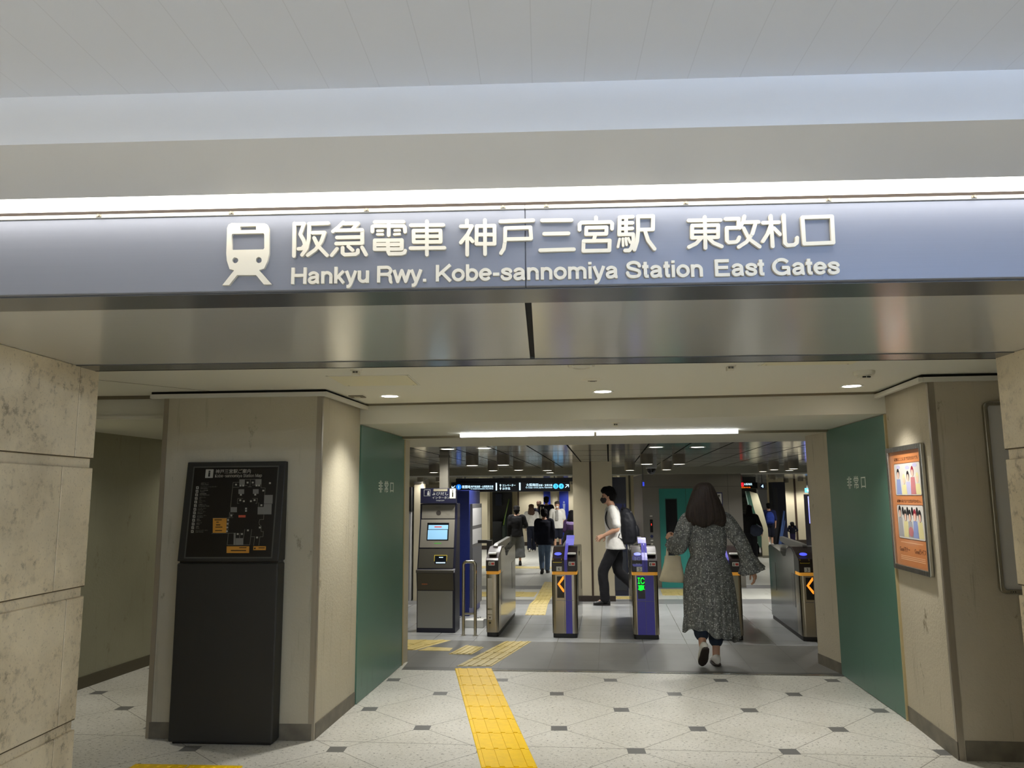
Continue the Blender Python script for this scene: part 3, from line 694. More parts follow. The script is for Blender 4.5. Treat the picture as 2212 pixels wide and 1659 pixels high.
for q in ((1018, 382, 1090, 450), (1230, 382, 1312, 450), (1008, 510, 1084, 572), (1202, 510, 1278, 572), (905, 745, 992, 812), (1355, 588, 1468, 703), (1352, 707, 1458, 842), (1272, 745, 1352, 842), (955, 1085, 982, 1232), (985, 1148, 1088, 1232)):
    mg = MB(); mbox(mg, *q); mg.build('map_room_print', mat('map_room_print', (118, 116, 111), 0.5), pan)
def icon(*q): mi = MB(); mbox(mi, *q); mi.build('map_icon_print', DIMWHITE, pan)
for x, y in ((1128, 422), (1197, 422), (975, 448), (1033, 462), (1070, 462), (1248, 462), (1282, 462), (1042, 583), (1234, 583), (1340, 530), (1320, 722), (1035, 655), (1226, 655), (1083, 668), (1178, 668), (1115, 765), (1115, 795), (918, 855), (875, 913), (870, 962), (866, 1010), (862, 1058), (1010, 1095), (1067, 1095), (1148, 1048), (1275, 1140), (1308, 1012), (1425, 432)): icon(x - 12, y - 11, x + 12, y + 11, -0.0042)
for i, y in enumerate((485, 532, 579, 627, 674, 722, 770, 817, 865, 913, 962, 1010, 1060)):
    x = 458 - 70 * (y - 485) / 575
    icon(x - 18, y - 18, x + 16, y + 18, -0.0042)
mk = MB()
for i, y in enumerate((485, 532, 579, 627, 674, 722, 770, 817, 865, 913, 962, 1010, 1060)):
    x = 458 - 70 * (y - 485) / 575
    if i in (3, 4, 5):
        mbox(mk, x - 4, y - 12, x + 3, y - 6, -0.0045); mbox(mk, x - 5, y - 4, x + 4, y + 12, -0.0045)
    elif i % 3 == 0:
        mbox(mk, x - 10, y - 4, x + 8, y + 4, -0.0045); mbox(mk, x - 4, y - 10, x + 3, y + 10, -0.0045)
    elif i % 3 == 1:
        mbox(mk, x - 11, y - 8, x - 3, y + 9, -0.0045); mbox(mk, x + 1, y - 8, x + 9, y + 9, -0.0045)
    else:
        mbox(mk, x - 10, y + 4, x + 8, y + 10, -0.0045); mbox(mk, x - 2, y - 8, x + 8, y + 6, -0.0045)
mk.build('icon_symbol_print', BLACK, pan)
for q in ((668, 890, 855, 1078), (862, 1252, 1172, 1338), (1228, 1252, 1400, 1302)):
    mo = MB(); mbox(mo, *q); mo.build('map_orange_print', ORANGE, pan)
for x0, y0, x1, y1 in ((690, 905, 790, 916), (715, 935, 750, 945), (712, 970, 770, 982), (705, 1000, 800, 1010), (700, 1045, 795, 1056), (1035, 1265, 1135, 1275), (920, 1300, 1130, 1312), (1240, 1270, 1260, 1290), (1300, 1268, 1385, 1278)):
    md = MB(); mbox(md, x0, y0, x1, y1, -0.0044); md.build('map_note_print', BLACK, pan)
mr = MB(); mbox(mr, 1015, 850, 1110, 880); mr.build('map_red_print', REDP, pan)
x, z = mp(560, 355); MB().front(rounded(x, z, x + 0.056, z + 0.060, 0.003), -0.0042, -0.0025).build('information_symbol_print', DIMWHITE, pan)
text('information_letter_print', 'i', BLACK, pan, x + 0.028, -0.0044, z + 0.009, 0.042, 0.015, 0.0005, 0.03, align='CENTER')
x, z = mp(697, 298); text('map_title_print', '神戸三宮駅ご案内', DIMWHITE, pan, x, -0.003, z, 0.030, 0.253, 0.001, 0.004)
x, z = mp(690, 360); text('map_title_print', 'Kobe-sannomiya Station Map', DIMWHITE, pan, x, -0.003, z, 0.028, 0.336, 0.001, 0.004, latin=True)
for s, y, s2 in (('お得プレート', 425, 'Ticket Gates'), ('インフォメーションセンター', 472, 'Information'), ('きっぷ券売機', 520, 'Tickets'), ('自動精算機', 566, 'Fare Adjustment'), ('男子トイレ', 614, 'Men'), ('女子トイレ', 661, 'Women'), ('多機能トイレ', 709, 'Accessible Toilet'), ('インターホン', 757, 'Intercom'), ('エレベーター', 803, 'Elevator'), ('エスカレーター', 852, 'Escalator'), ('階段', 900, 'Stairs'), ('スロープ', 948, 'Slope'), ('通路', 996, 'Route'), ('キャッシュサービス', 1046, 'Cash Service')):
    x, z = mp(505 - 72 * (y - 425) / 620, y + 8)
    text('legend_print', s, PALE, pan, x, -0.003, z, None, 0.0092 * len(s), 0.0005)
    text('legend_print', s2, GREYP, pan, x, -0.003, z - 0.0095, None, 0.0046 * len(s2), 0.0005)
# ------------------------------------------------ framed poster on the side wall
ALU = brushed('aluminium_frame', (178, 176, 168), 0.26, 2, 1.0, 0.1, 0.06)
def frame(t, w, h, bw, d, m, r=0.012, name='frame'):
    mb = MB()
    o, i = rounded(0, 0, w, h, r, 4), rounded(bw, bw, w - bw, h - bw, max(0.002, r - bw * 0.6), 4)
    n = len(o)
    V = [(x, -d, z) for x, z in o] + [(x, -d, z) for x, z in i] + [(x, 0, z) for x, z in o] + [(x, -d * 0.25, z) for x, z in i]
    F = []
    for k in range(n):
        j = (k + 1) % n
        F += [(k, j, n + j, n + k), (2 * n + k, 2 * n + j, j, k), (n + k, n + j, 3 * n + j, 3 * n + k), (3 * n + k, 3 * n + j, 2 * n + j, 2 * n + k)]
    mb.add(V, F)
    return mb.build(name, m, t, bevel=min(0.004, bw * 0.2), seg=2)
poster = thing('framed_poster', 'orange manners poster with two cartoon panels in silver frame beside the green door', 'poster', (2.5735, 5.913, 1.064), math.atan2(-0.692, -0.070))
PW, PH = 0.694, 0.868
frame(poster, PW, PH, 0.036, 0.026, ALU)
PO = mat('poster_orange', (206, 132, 78), 0.35, coat=0.6)
sheet = MB().box((0.03, -0.008, 0.03), (PW - 0.03, -0.001, PH - 0.03)).build('poster_sheet', PO, poster)
INK = mat('poster_brown_ink', (96, 52, 30), 0.4)
PWHITE = mat('poster_white', (214, 210, 204), 0.35, coat=0.6)
for z0, z1, xo in ((0.525, 0.745, 0.0), (0.225, 0.455, 0.0)):
    MB().front(rounded(0.112, z0 - 0.004, PW - 0.078, z1 + 0.004, 0.018), -0.009, -0.008).build('picture_border_print', INK, sheet)
    MB().front(rounded(0.116, z0, PW - 0.082, z1, 0.016), -0.0095, -0.008).build('picture_print', PWHITE, sheet)
text('poster_heading_print', '荷物はここにまで気を付けても', INK, sheet, 0.125, -0.0082, 0.765, 0.026, 0.46, 0.0006, 0.006)
text('poster_heading_print', '荷物の向きまでは気が付かない。', INK, sheet, 0.125, -0.0082, 0.472, 0.024, 0.46, 0.0006, 0.006)
text('poster_slogan_print', 'Goodマナー', INK, sheet, 0.105, -0.0082, 0.130, 0.036, 0.20, 0.0006, 0.01)
text('poster_slogan_print', 'Goodライフ', INK, sheet, 0.395, -0.0082, 0.130, 0.036, 0.20, 0.0006, 0.01)
pb = MB()
for x0, x1, z in ((0.14, 0.56, 0.195), (0.12, 0.58, 0.100), (0.12, 0.58, 0.088), (0.12, 0.58, 0.076)): pb.box((x0, -0.0086, z), (x1, -0.0081, z + 0.004))
pb.build('poster_small_print', mat('poster_pale_ink', (232, 190, 150), 0.4), sheet)
HAIRP = mat('poster_black_ink', (26, 22, 26), 0.4); SKINP = mat('poster_skin_ink', (226, 186, 166), 0.4)
def oval(mb, x, z, rx, rz, y0, n=16): mb.front([(x + rx * math.cos(2 * math.pi * k / n), z + rz * math.sin(2 * math.pi * k / n)) for k in range(n)], y0 - 0.0004, y0)
cols = {'b': mat('poster_blue_ink', (136, 150, 196), 0.4), 'y': mat('poster_yellow_ink', (214, 204, 150), 0.4), 'p': mat('poster_pink_ink', (186, 118, 122), 0.4), 'g': mat('poster_grey_ink', (160, 160, 164), 0.4), 'r': mat('poster_red_ink', (150, 36, 56), 0.4), 'v': mat('poster_lilac_ink', (178, 176, 206), 0.4)}
class Print:
    def __init__(self, name, m): self.name, self.m = name, m
    def front(self, poly, y0, y1): MB().front(poly, y0, y1).build(self.name, self.m, sheet)
ph, pk, pc = Print('figure_hair_print', HAIRP), Print('figure_face_print', SKINP), {k: Print('figure_clothing_print', cols[k]) for k in cols}
for x, z, c, hc in ((0.19, 0.665, 'b', 1), (0.30, 0.625, 'y', 0), (0.38, 0.645, 'v', 1), (0.47, 0.675, 'p', 2), (0.555, 0.63, 'y', 0)):
    top = z - 0.028
    pc[c].front([(x - 0.05, 0.53), (x + 0.05, 0.53), (x + 0.036, top), (x - 0.036, top)], -0.0100, -0.0095)
    (ph if hc == 1 else pc['r'] if hc == 2 else pc['y']).front([(x + 0.026 * math.cos(t), z + 0.012 + 0.036 * math.sin(t)) for t in [2 * math.pi * k / 16 for k in range(16)]], -0.0103, -0.0099)
    oval(pk, x, z, 0.018, 0.024, -0.0104)
for x, z in ((0.2, 0.722), (0.38, 0.715), (0.52, 0.728)): oval(pc['v'], x, z, 0.042, 0.014, -0.0096)
for x, z, c, hc in ((0.17, 0.40, 'g', 1), (0.275, 0.375, 'y', 1), (0.36, 0.375, 'g', 1), (0.455, 0.38, 'b', 2), (0.545, 0.375, 'y', 1)):
    top = z - 0.03
    pc[c].front([(x - 0.052, 0.235), (x + 0.052, 0.235), (x + 0.036, top), (x - 0.036, top)], -0.0100, -0.0095)
    (ph if hc == 1 else pc['r']).front([(x + 0.028 * math.cos(t), z + 0.01 + 0.042 * math.sin(t)) for t in [2 * math.pi * k / 16 for k in range(16)]], -0.0103, -0.0099)
    oval(pk, x, z - 0.004, 0.018, 0.026, -0.0104)
oval(pc['p'], 0.365, 0.275, 0.045, 0.034, -0.0104); oval(pc['b'], 0.47, 0.30, 0.03, 0.035, -0.0104)
for x in (0.23, 0.32, 0.41, 0.50): ph.front([(x + 0.02 * math.cos(t), 0.415 + 0.03 * math.sin(t)) for t in [2 * math.pi * k / 12 for k in range(12)]], -0.0098, -0.0096)
# ------------------------------------------------ empty notice frame on the front wall
board = thing('notice_frame', 'empty grey notice board in rounded silver frame, partly behind the stone pillar', 'notice board', (2.806, 5.066, 0.984), math.radians(-2.7))
frame(board, 1.25, 1.192, 0.026, 0.03, ALU, 0.035)
MB().box((0.02, -0.008, 0.02), (1.23, -0.001, 1.172)).build('panel', mat('notice_panel', (196, 194, 188), 0.4), board)
for k in range(3): MB().cyl((0.06 + 0.013 * k, -0.031, 0.013), (0.06 + 0.013 * k, -0.028, 0.013), 0.0035, 8).build('screw', DARK, board)
# ------------------------------------------------ fittings of the passage ceiling
OFFW = mat('fitting_white', (222, 218, 200), 0.5)
sd = thing('smoke_detector', 'round two-tier white smoke detector above the orange poster', 'smoke detector', (2.017, 4.90, 2.36))
MB().lathe([(0.001, -0.026), (0.058, -0.026), (0.064, -0.014), (0.064, 0.0), (0.001, 0.0)]).build('base', OFFW, sd, True)
MB().lathe([(0.001, -0.048), (0.030, -0.048), (0.036, -0.040), (0.036, -0.026), (0.001, -0.026)]).build('chamber', OFFW, sd, True)
MB().box((-0.024, -0.039, -0.044), (-0.004, -0.030, -0.036)).box((0.002, -0.039, -0.044), (0.024, -0.030, -0.036)).build('vent_slot', DARK, sd)
def sensor(x, y, z, label):
    t = thing('ceiling_sensor', label, 'sensor', (x, y, z))
    MB().lathe([(0.001, -0.008), (0.034, -0.008), (0.037, 0.0), (0.001, 0.0)]).build('base', OFFW, t, True)
    MB().box((-0.021, -0.021, -0.034), (0.021, 0.021, -0.008)).build('head', OFFW, t, bevel=0.004)
    MB().box((-0.015, -0.0225, -0.022), (-0.001, -0.019, -0.011)).box((0.002, -0.0225, -0.022), (0.015, -0.019, -0.011)).build('vent_slot', mat('slot_grey', (92, 88, 76), 0.7), t)
sensor(-1.116, 4.577, 2.36, 'small white ceiling sensor above the square access panel by the map stand')
sensor(1.115, 4.60, 2.36, 'small white ceiling sensor between the two flat discs and the smoke detector')
sensor(0.60, 6.42, 2.195, 'tiny white sensor under the bulkhead above the tube light')
ring = thing('ceiling_speaker', 'flat white ceiling ring with a recessed middle, next to the metal beam', 'speaker', (0.232, 4.53, 2.36))
MB().lathe([(0.048, -0.006), (0.050, -0.016), (0.074, -0.012), (0.080, 0.0), (0.048, 0.0)], cap=False).build('rim', OFFW, ring, True)
MB().lathe([(0.001, -0.009), (0.046, -0.009), (0.047, 0.0), (0.001, 0.0)]).build('grille', CEIL, ring, True)
for s in (-1, 1): MB().box((s * 0.053 - 0.005, -0.062, -0.017), (s * 0.053 + 0.005, -0.050, -0.009)).build('lug', mat('bright_lug', (236, 236, 226), 0.4), ring)
disc = thing('ceiling_disc', 'flat round cover plate on the cream ceiling, between the ring and the middle downlight', 'cover plate', (0.332, 5.10, 2.36))
MB().lathe([(0.001, -0.010), (0.055, -0.009), (0.070, 0.0), (0.001, 0.0)]).build('plate', OFFW, disc, True)
MB().box((-0.03, -0.012, -0.0125), (0.03, -0.004, -0.0095)).box((-0.014, 0.006, -0.0125), (0.02, 0.012, -0.0095)).build('slot', mat('slot_grey', (92, 88, 76), 0.7), disc)
def hatch(x0, y0, x1, y1, label):
    t = thing('access_panel', label, 'access panel', ((x0 + x1) / 2, (y0 + y1) / 2, 2.36))
    w, h = (x1 - x0) / 2, (y1 - y0) / 2
    fr = MB(); e = 0.012
    for a, b in (((-w, -h, -0.002), (-w + e, h, 0)), ((w - e, -h, -0.002), (w, h, 0)), ((-w, -h, -0.002), (w, -h + e, 0)), ((-w, h - e, -0.002), (w, h, 0))): fr.box(a, b)
    fr.build('frame', CEIL, t)
    MB().box((-w + e + 0.002, -h + e + 0.002, -0.003), (w - e - 0.002, h - e - 0.002, 0)).build('door', mat('hatch_cream', (226, 220, 188), 0.6), t)
    g = MB(); e2 = e + 0.002
    for a, b in (((-w + e, -h + e, -0.0005), (-w + e2, h - e, 0)), ((w - e2, -h + e, -0.0005), (w - e, h - e, 0)), ((-w + e, -h + e, -0.0005), (w - e, -h + e2, 0)), ((-w + e, h - e2, -0.0005), (w - e, h - e, 0))): g.box(a, b)
    g.build('seam', DARK, t)
    for s in (-1, 1): MB().cyl((s * (w - 0.04), h - 0.03, -0.004), (s * (w - 0.04), h - 0.03, -0.002), 0.006, 10).build('latch', STEEL, t)
hatch(-1.36, 4.79, -0.835, 5.25, 'cream square access panel in the ceiling beside the map stand')
hatch(1.285, 4.12, 1.84, 4.62, 'cream access panel half hidden behind the metal beam, near the smoke detector')
vt = thing('ceiling_vent', 'small dark square vent in the ceiling at the wall corner by the lit downlight', 'vent', (-1.40, 5.80, 2.36))
MB().box((-0.055, -0.06, -0.006), (0.055, 0.06, 0)).build('frame', mat('vent_grey', (118, 110, 92), 0.6), vt, bevel=0.002)
MB().box((-0.022, -0.02, -0.008), (0.022, 0.02, -0.0055)).build('louvre', mat('vent_pale', (206, 200, 176), 0.6), vt)
struct(MB().prism([(-2.95, 4.7), (-2.944, 4.7), (-2.35, 5.43), (-2.356, 5.43)], 2.3585, 2.3605).build('trim_25', mat('ceiling_joint', (120, 112, 92), 0.8)))
# ------------------------------------------------ tactile paving
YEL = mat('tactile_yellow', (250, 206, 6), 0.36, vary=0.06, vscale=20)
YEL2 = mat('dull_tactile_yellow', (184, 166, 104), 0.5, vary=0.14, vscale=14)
def tactile(name, label, a, b, c, d, n, m, bars=True, z=0.0, dots=False, group=None, zf=None, wid=4):
    """a-b: the near edge from left to right, d-c: the far edge; n tiles along it"""
    a, b, c, d = [Vector((*p, 0)) for p in (a, b, c, d)]
    mb = MB(); zf = zf or (lambda y: z)
    P = lambda u, v: (a * (1 - u) + b * u) * (1 - v) + (d * (1 - u) + c * u) * v
    def patch(u0, v0, u1, v1, h0, h1, ins=0.0):
        q = [P(u0, v0), P(u1, v0), P(u1, v1), P(u0, v1)]; cc = sum(q, Vector()) / 4
        mb.add([(p.x, p.y, zf(p.y) + h0) for p in q] + [(p.x + (cc.x - p.x) * 0.03, p.y, zf(p.y) + h1) for p in q], [(3, 2, 1, 0), (4, 5, 6, 7), (0, 1, 5, 4), (1, 2, 6, 5), (2, 3, 7, 6), (3, 0, 4, 7)])
    patch(0, 0, 1, 1, -0.001, 0.0015)
    for i in range(n):
        v0, v1 = i / n, (i + 1) / n; g = (v1 - v0) * 0.012
        patch(0, v0 + g, 1, v1 - g, 0.001, 0.0035)
        if bars and not dots:
            for k in range(wid):
                u = (k + 0.5) / wid
                patch(u - 0.05 * 4 / wid * 0.9, v0 + g * 2.5, u + 0.05 * 4 / wid * 0.9, v1 - g * 2.5, 0.0035, 0.008)
        if dots:
            for kx in range(5):
                for ky in range(5):
                    p = P((kx + 0.5) / 5, v0 + (v1 - v0) * (ky + 0.5) / 5)
                    mb.lathe([(0.014, 0.003), (0.012, 0.0065), (0.007, 0.008), (0.001, 0.0082)], (p.x, p.y, zf(p.y)), 10)
    return tag(mb.build(name, m), label, 'tactile paving', group)
tactile('tactile_strip', 'bright yellow ribbed guide strip running up the terrazzo floor to the threshold', (-0.390 + 0.0, 4.904), (-0.054, 4.904), (-0.509, 7.605), (-0.855, 7.605), 8, YEL)
tactile('tactile_strip', 'yellow studded end tile of the guide strip at the bottom edge of view', (-0.330, 4.555), (0.005, 4.555), (-0.056, 4.898), (-0.392, 4.898), 1, YEL, dots=True)
tactile('tactile_strip', 'yellow studded tile before the map stand, the one farther from the guide strip', (-2.525, 4.58), (-2.19, 4.57), (-2.175, 4.925), (-2.51, 4.935), 1, YEL, dots=True)
tactile('tactile_strip', 'yellow studded tile before the map stand, the one nearer the guide strip', (-2.183, 4.57), (-1.845, 4.56), (-1.832, 4.913), (-2.168, 4.925), 1, YEL, dots=True)
# ================================================================== the ticket hall
def hall_thing(name, label, cat, x, y, z=0.0, rz=HALL, group=None): return thing(name, label, cat, (x, y, z), rz, group)
STAIN = brushed('gate_stainless', (168, 160, 144), 0.24, 2, 1.0, 0.12, 0.08)
SIDE = brushed('gate_side_panel', (84, 86, 86), 0.13, 2, 1.0, 0.05, 0.04)
HEAD = mat('gate_brown_black', (34, 25, 24), 0.28)
PLINTH = mat('gate_plinth', (22, 20, 19), 0.5)
PURPLE = mat('gate_purple', (88, 82, 186), 0.4)
LILAC = mat('gate_lilac', (124, 124, 220), 0.35)
AMBER = mat('amber_band', (206, 150, 60), 0.35, emit=(220, 150, 50), glow=0.35)
ARROW = mat('orange_arrow_glow', (255, 150, 50), 0.5, emit=(255, 140, 36), glow=1.3)
GREENLED = mat('green_led_glow', (20, 255, 70), 0.5, emit=(12, 255, 60), glow=1.2)
READER = mat('blue_reader_glow', (90, 100, 240), 0.4, emit=(80, 90, 255), glow=0.9)
PLATE = mat('white_plate', (222, 220, 210), 0.5)
STICK = mat('red_sticker_print', (206, 70, 60), 0.5)
SCREEN = mat('gate_display_black', (10, 9, 9), 0.2)
YLINE = mat('yellow_reader_line', (196, 172, 40), 0.5)
def half_round(x0, x1, y0, y1, r, n=6):
    """plan with the two front corners rounded"""
    out = [(x1, y1), (x0, y1)]
    for cx, a in ((x0 + r, 180), (x1 - r, 270)):
        for i in range(n + 1):
            t = math.radians(a + 90 * i / n); out.append((cx + r * math.cos(t), y0 + r + r * math.sin(t)))
    return out
GL = 1.66
def gate(x, y, label, w, number=None, lanes='both', show='arrow', seen='both'):
    t = hall_thing('ticket_gate', label, 'ticket gate', x, y, group='ticket gates')
    h = w / 2
    MB().prism(half_round(-h + 0.008, h - 0.008, 0.012, GL - 0.02, 0.03), 0.0, 0.05).build('plinth', PLINTH, t)
    MB().prism(half_round(-h, h, 0.0, 0.22, 0.045), 0.05, 0.703).build('front_column', STAIN, t, True)
    MB().side([(0.22, 0.05), (GL, 0.05), (GL, 0.93), (GL - 0.12, 0.955), (0.95, 0.905), (0.80, 0.86), (0.66, 0.872), (0.60, 0.94), (0.48, 0.985), (0.34, 0.985), (0.23, 0.93)], -h, h).build('body', SIDE, t)
    MB().prism(half_round(-h + 0.002, h - 0.002, 0.002, 0.21, 0.044), 0.703, 0.738).build('amber_band', AMBER, t, True)
    MB().side([(0.004, 0.738), (0.225, 0.738), (0.235, 0.93), (0.34, 0.988), (0.49, 0.989), (0.60, 0.945), (0.60, 0.955), (0.49, 1.005), (0.32, 1.002), (0.16, 0.945), (0.03, 0.885), (0.006, 0.86)], -h + 0.001, h - 0.001).build('reader_head', HEAD, t, bevel=0.006)
    # rail along the top
    MB().side([(0.30, 1.0), (0.62, 0.945), (0.95, 0.95), (GL - 0.15, 1.0), (GL - 0.15, 1.06), (0.9, 1.045), (0.40, 1.035), (0.31, 1.02)], -0.028, 0.028).build('top_rail', mat('gate_top_grey', (108, 107, 104), 0.35, 0.5), t, bevel=0.006)
    # dark windows in the sides
    for s in (-1, 1):
        for ya, yb, za, zb in ((0.26, 0.40, 0.33, 0.70), (1.28, 1.52, 0.40, 0.74)):
            a, b = sorted((s * (h - 0.002), s * (h + 0.0025)))
            MB().box((a, ya, za), (b, yb, zb)).build('side_window', mat('gate_window', (42, 40, 38), 0.15), t)
    pl = (lambda *q: MB().box(*q))
    half = w > 0.2
    xa = -h + 0.036
    if half:
        MB().box((0.012, -0.003, 0.05), (h - 0.062, 0.02, 0.70)).build('purple_panel', PURPLE, t) if show == 'arrow' and number else None
        if show == 'green': MB().box((-h + 0.05, -0.003, 0.05), (h - 0.05, 0.02, 0.70)).build('purple_panel', PURPLE, t)
        MB().box((-0.004, -0.0045, 0.05), (-0.001, 0.0, 0.70)).box((-h + 0.05, -0.0045, 0.415), (h - 0.045, 0.0, 0.419)).build('panel_seam', mat('seam_grey', (120, 118, 130), 0.4), t)
    if number:
        dx0, dx1 = (xa + 0.025, -0.004) if half else (-0.04, 0.05)
        MB().box((dx0, -0.006, 0.445 if half else 0.44), (dx1, -0.002, 0.685)).build('display', SCREEN, t)
        if show == 'arrow':
            d = MB(); zc = 0.598; cx = dx0 + 0.006
            for s in (-1, 1):
                d.front([(cx, zc), (cx + 0.026, zc), (dx1 - 0.002, zc + s * 0.058), (dx1 - 0.002, zc + s * 0.088), (dx1 - 0.012, zc + s * 0.088)], -0.0085, -0.006)
            d.build('arrow_light', ARROW, t)
        else:
            text('led_lettering', 'IC', GREENLED, t, dx0 + 0.003, -0.006, 0.607, 0.072, dx1 - dx0 - 0.006, 0.003, 0.01, latin=True)
            text('led_lettering', '\u5c02', GREENLED, t, dx0 + 0.003, -0.006, 0.528, 0.070, dx1 - dx0 - 0.006, 0.003, 0.012)
        px = (-h + 0.055) if half else -0.045
        MB().box((px, -0.0015, 0.744), (px + 0.064, 0.004, 0.795)).build('number_plate', PLATE, t)
        text('number_print', number, SCREEN, t, px + 0.032, -0.0017, 0.752, 0.034, None, 0.0006, 0.0, align='CENTER')
    # sloping reader with a lit blue oval, at the lane that is open
    if number:
        for cx in ((-h + 0.072,) if half else (0.0,)):
            if show == 'green':
                ic = MB().front(rounded(-0.062, 0.0, 0.052, 0.125, 0.022), -0.003, 0.002).build('reader_panel', LILAC, t, bevel=0.001)
                ic.location = (cx, 0.0015, 0.80); ic.rotation_euler = (math.radians(-14), 0, 0)
                text('reader_lettering', 'IC', mat('reader_print', (200, 206, 250), 0.5), ic, -0.005, -0.003, 0.068, 0.034, 0.07, 0.001, 0.0, latin=True, align='CENTER')
                text('reader_lettering', '専用', mat('reader_print', (200, 206, 250), 0.5), ic, -0.0, -0.003, 0.02, 0.026, 0.05, 0.001, 0.0, align='CENTER')
            else:
                r = MB()
                for a, b in (((-0.056, -0.002, 0.0), (0.046, 0.001, 0.006)), ((-0.056, -0.002, 0.0), (-0.051, 0.001, 0.048)), ((0.041, -0.002, 0.0), (0.046, 0.001, 0.048))): r.box(a, b)
                rr = r.build('reader_outline', YLINE, t); rr.location = (cx, 0.004, 0.838); rr.rotation_euler = (math.radians(-20), 0, 0)
            ov = MB().front([(0.042 * math.cos(2 * math.pi * k / 24), 0.024 * math.sin(2 * math.pi * k / 24)) for k in range(24)], -0.003, 0.0).build('touch_light', READER, t)
            ov.location = (cx, 0.085, 0.932); ov.rotation_euler = (math.radians(-52), 0, 0)
    # entry side of the other lane: slot cap and sticker
    sx = h - 0.058 if half else (-0.005 if number is None else None)
    if sx is not None:
        MB().box((sx - 0.050, 0.045, 0.925), (sx + 0.046, 0.13, 0.945)).build('slot_cap', mat('slot_white', (226, 224, 220), 0.3), t, bevel=0.006)
        MB().box((sx - 0.036, -0.0015, 0.805), (sx + 0.036, 0.006, 0.848)).build('sticker', PLATE, t)
        MB().box((sx - 0.004, -0.0025, 0.813), (sx + 0.030, -0.001, 0.838)).build('sticker_print', STICK, t)
        MB().cyl((sx - 0.020, -0.0025, 0.834), (sx - 0.020, -0.001, 0.834), 0.006, 10).box((sx - 0.026, -0.0025, 0.812), (sx - 0.014, -0.001, 0.826)).build('sticker_figure_print', SCREEN, t)
    return t
def band(t, pts, x0, x1, m, name='purple_band', th=0.012):
    """a strip that follows a y-z line over the head"""
    P = [Vector((0, *p)) for p in pts]; up, dn = [], []
    for i, p in enumerate(P):
        d = (P[min(i + 1, len(P) - 1)] - P[max(i - 1, 0)]).normalized(); n = Vector((0, -d.z, d.y))
        up.append(p + n * th); dn.append(p)
    mb = MB()
    q = [(p.y, p.z) for p in up] + [(p.y, p.z) for p in reversed(dn)]
    n = len(q)
    vs = [(x0, a, b) for a, b in q] + [(x1, a, b) for a, b in q]
    fs = [(i, (i + 1) % n, (i + 1) % n + n, i + n) for i in range(n)]
    k = len(up)
    for i in range(k - 1):
        fs.append((i, n - 1 - i, n - 2 - i, i + 1)); fs.append((i + n, i + 1 + n, 2 * n - 2 - i, 2 * n - 1 - i))
    mb.add(vs, fs)
    return mb.build(name, m, t)
ga = gate(-0.610, 9.270, 'narrow end gate with bare steel front and red sticker, beside the low steel rail', 0.150)
MB().box((-0.052, -0.003, 0.19), (0.0, 0.0, 0.245)).box((-0.052, -0.003, 0.255), (0.0, 0.0, 0.30)).build('lock_plate', mat('lock_steel', (196, 190, 180), 0.3, 0.9), ga)
MB().cyl((-0.026, -0.006, 0.215), (-0.026, 0.0, 0.215), 0.008, 12).cyl((-0.026, -0.006, 0.157), (-0.026, 0.0, 0.157), 0.011, 12).build('lock', SCREEN, ga)
MB().box((-0.052, -0.0015, 0.32), (0.0, 0.0, 0.66)).build('front_panel', mat('panel_steel', (186, 178, 164), 0.34, 0.9), ga)
g6 = gate(0.228, 9.198, 'double gate numbered 6 with one purple stripe and lit orange arrow', 0.292, '6')
band(g6, [(0.0, 0.738), (-0.001, 0.87), (0.03, 0.893), (0.16, 0.955), (0.30, 1.01), (0.48, 1.055)], 0.002, 0.036, PURPLE)
band(g6, [(0.30, 1.012), (0.52, 1.075), (0.60, 1.115)], 0.002, 0.10, LILAC, 'purple_arm', 0.008)
g5 = gate(1.139, 9.103, 'double gate numbered 5 with purple front and lit green letters', 0.292, '5', show='green')
band(g5, [(0.0, 0.738), (-0.001, 0.87), (0.03, 0.893), (0.10, 0.94), (0.14, 1.0), (0.17, 1.045)], -0.028, 0.002, PURPLE)
band(g5, [(0.0, 0.738), (-0.001, 0.87), (0.03, 0.893), (0.10, 0.94), (0.14, 1.0), (0.17, 1.045)], 0.006, 0.034, PURPLE)
arm = band(g5, [(0.17, 1.045), (0.21, 1.085), (0.26, 1.10)], -0.062, 0.03, LILAC, 'purple_arm', 0.010)
g4 = gate(2.063, 9.052, 'double gate half hidden behind the woman in the floral dress', 0.292, None)
band(g4, [(0.0, 0.738), (-0.001, 0.87), (0.03, 0.893), (0.16, 0.955), (0.30, 1.01), (0.44, 1.04)], -0.025, 0.015, PURPLE)
g3 = gate(2.976, 8.965, 'gate numbered 3 with lit orange arrow, cut off by the beige wall end', 0.292, '3')
# ------------------------------------------------ intercom ticket machine
NAVY = mat('machine_navy', (18, 20, 42), 0.4)
MGREY = mat('machine_grey', (112, 109, 100), 0.5)
MDARK = mat('machine_taupe', (76, 71, 61), 0.45)
MWHITE = mat('machine_pale', (138, 137, 131), 0.55)
mc = hall_thing('fare_machine', 'tall navy and grey fare machine with lit blue screen under an intercom sign', 'ticket machine', -1.305, 9.555)
w = 0.235
prof = [(0.0, 0.0), (0.0, 0.49), (-0.02, 0.60), (-0.035, 0.70), (0.005, 0.745), (0.06, 0.98), (0.13, 1.33), (0.14, 1.52), (0.30, 1.52), (0.30, 0.0)]
MB().side(prof, -w, w).build('body', NAVY, mc, bevel=0.006)
def slab(p, q, x0, x1, m, name, th=0.006, lift=0.0):
    d = Vector((q[0] - p[0], q[1] - p[1])).normalized(); n = Vector((-d.y, d.x))
    a, b = Vector(p) + n * lift, Vector(q) + n * lift
    return MB().side([tuple(a), tuple(b), tuple(b + n * th), tuple(a + n * th)], x0, x1).build(name, m, mc)
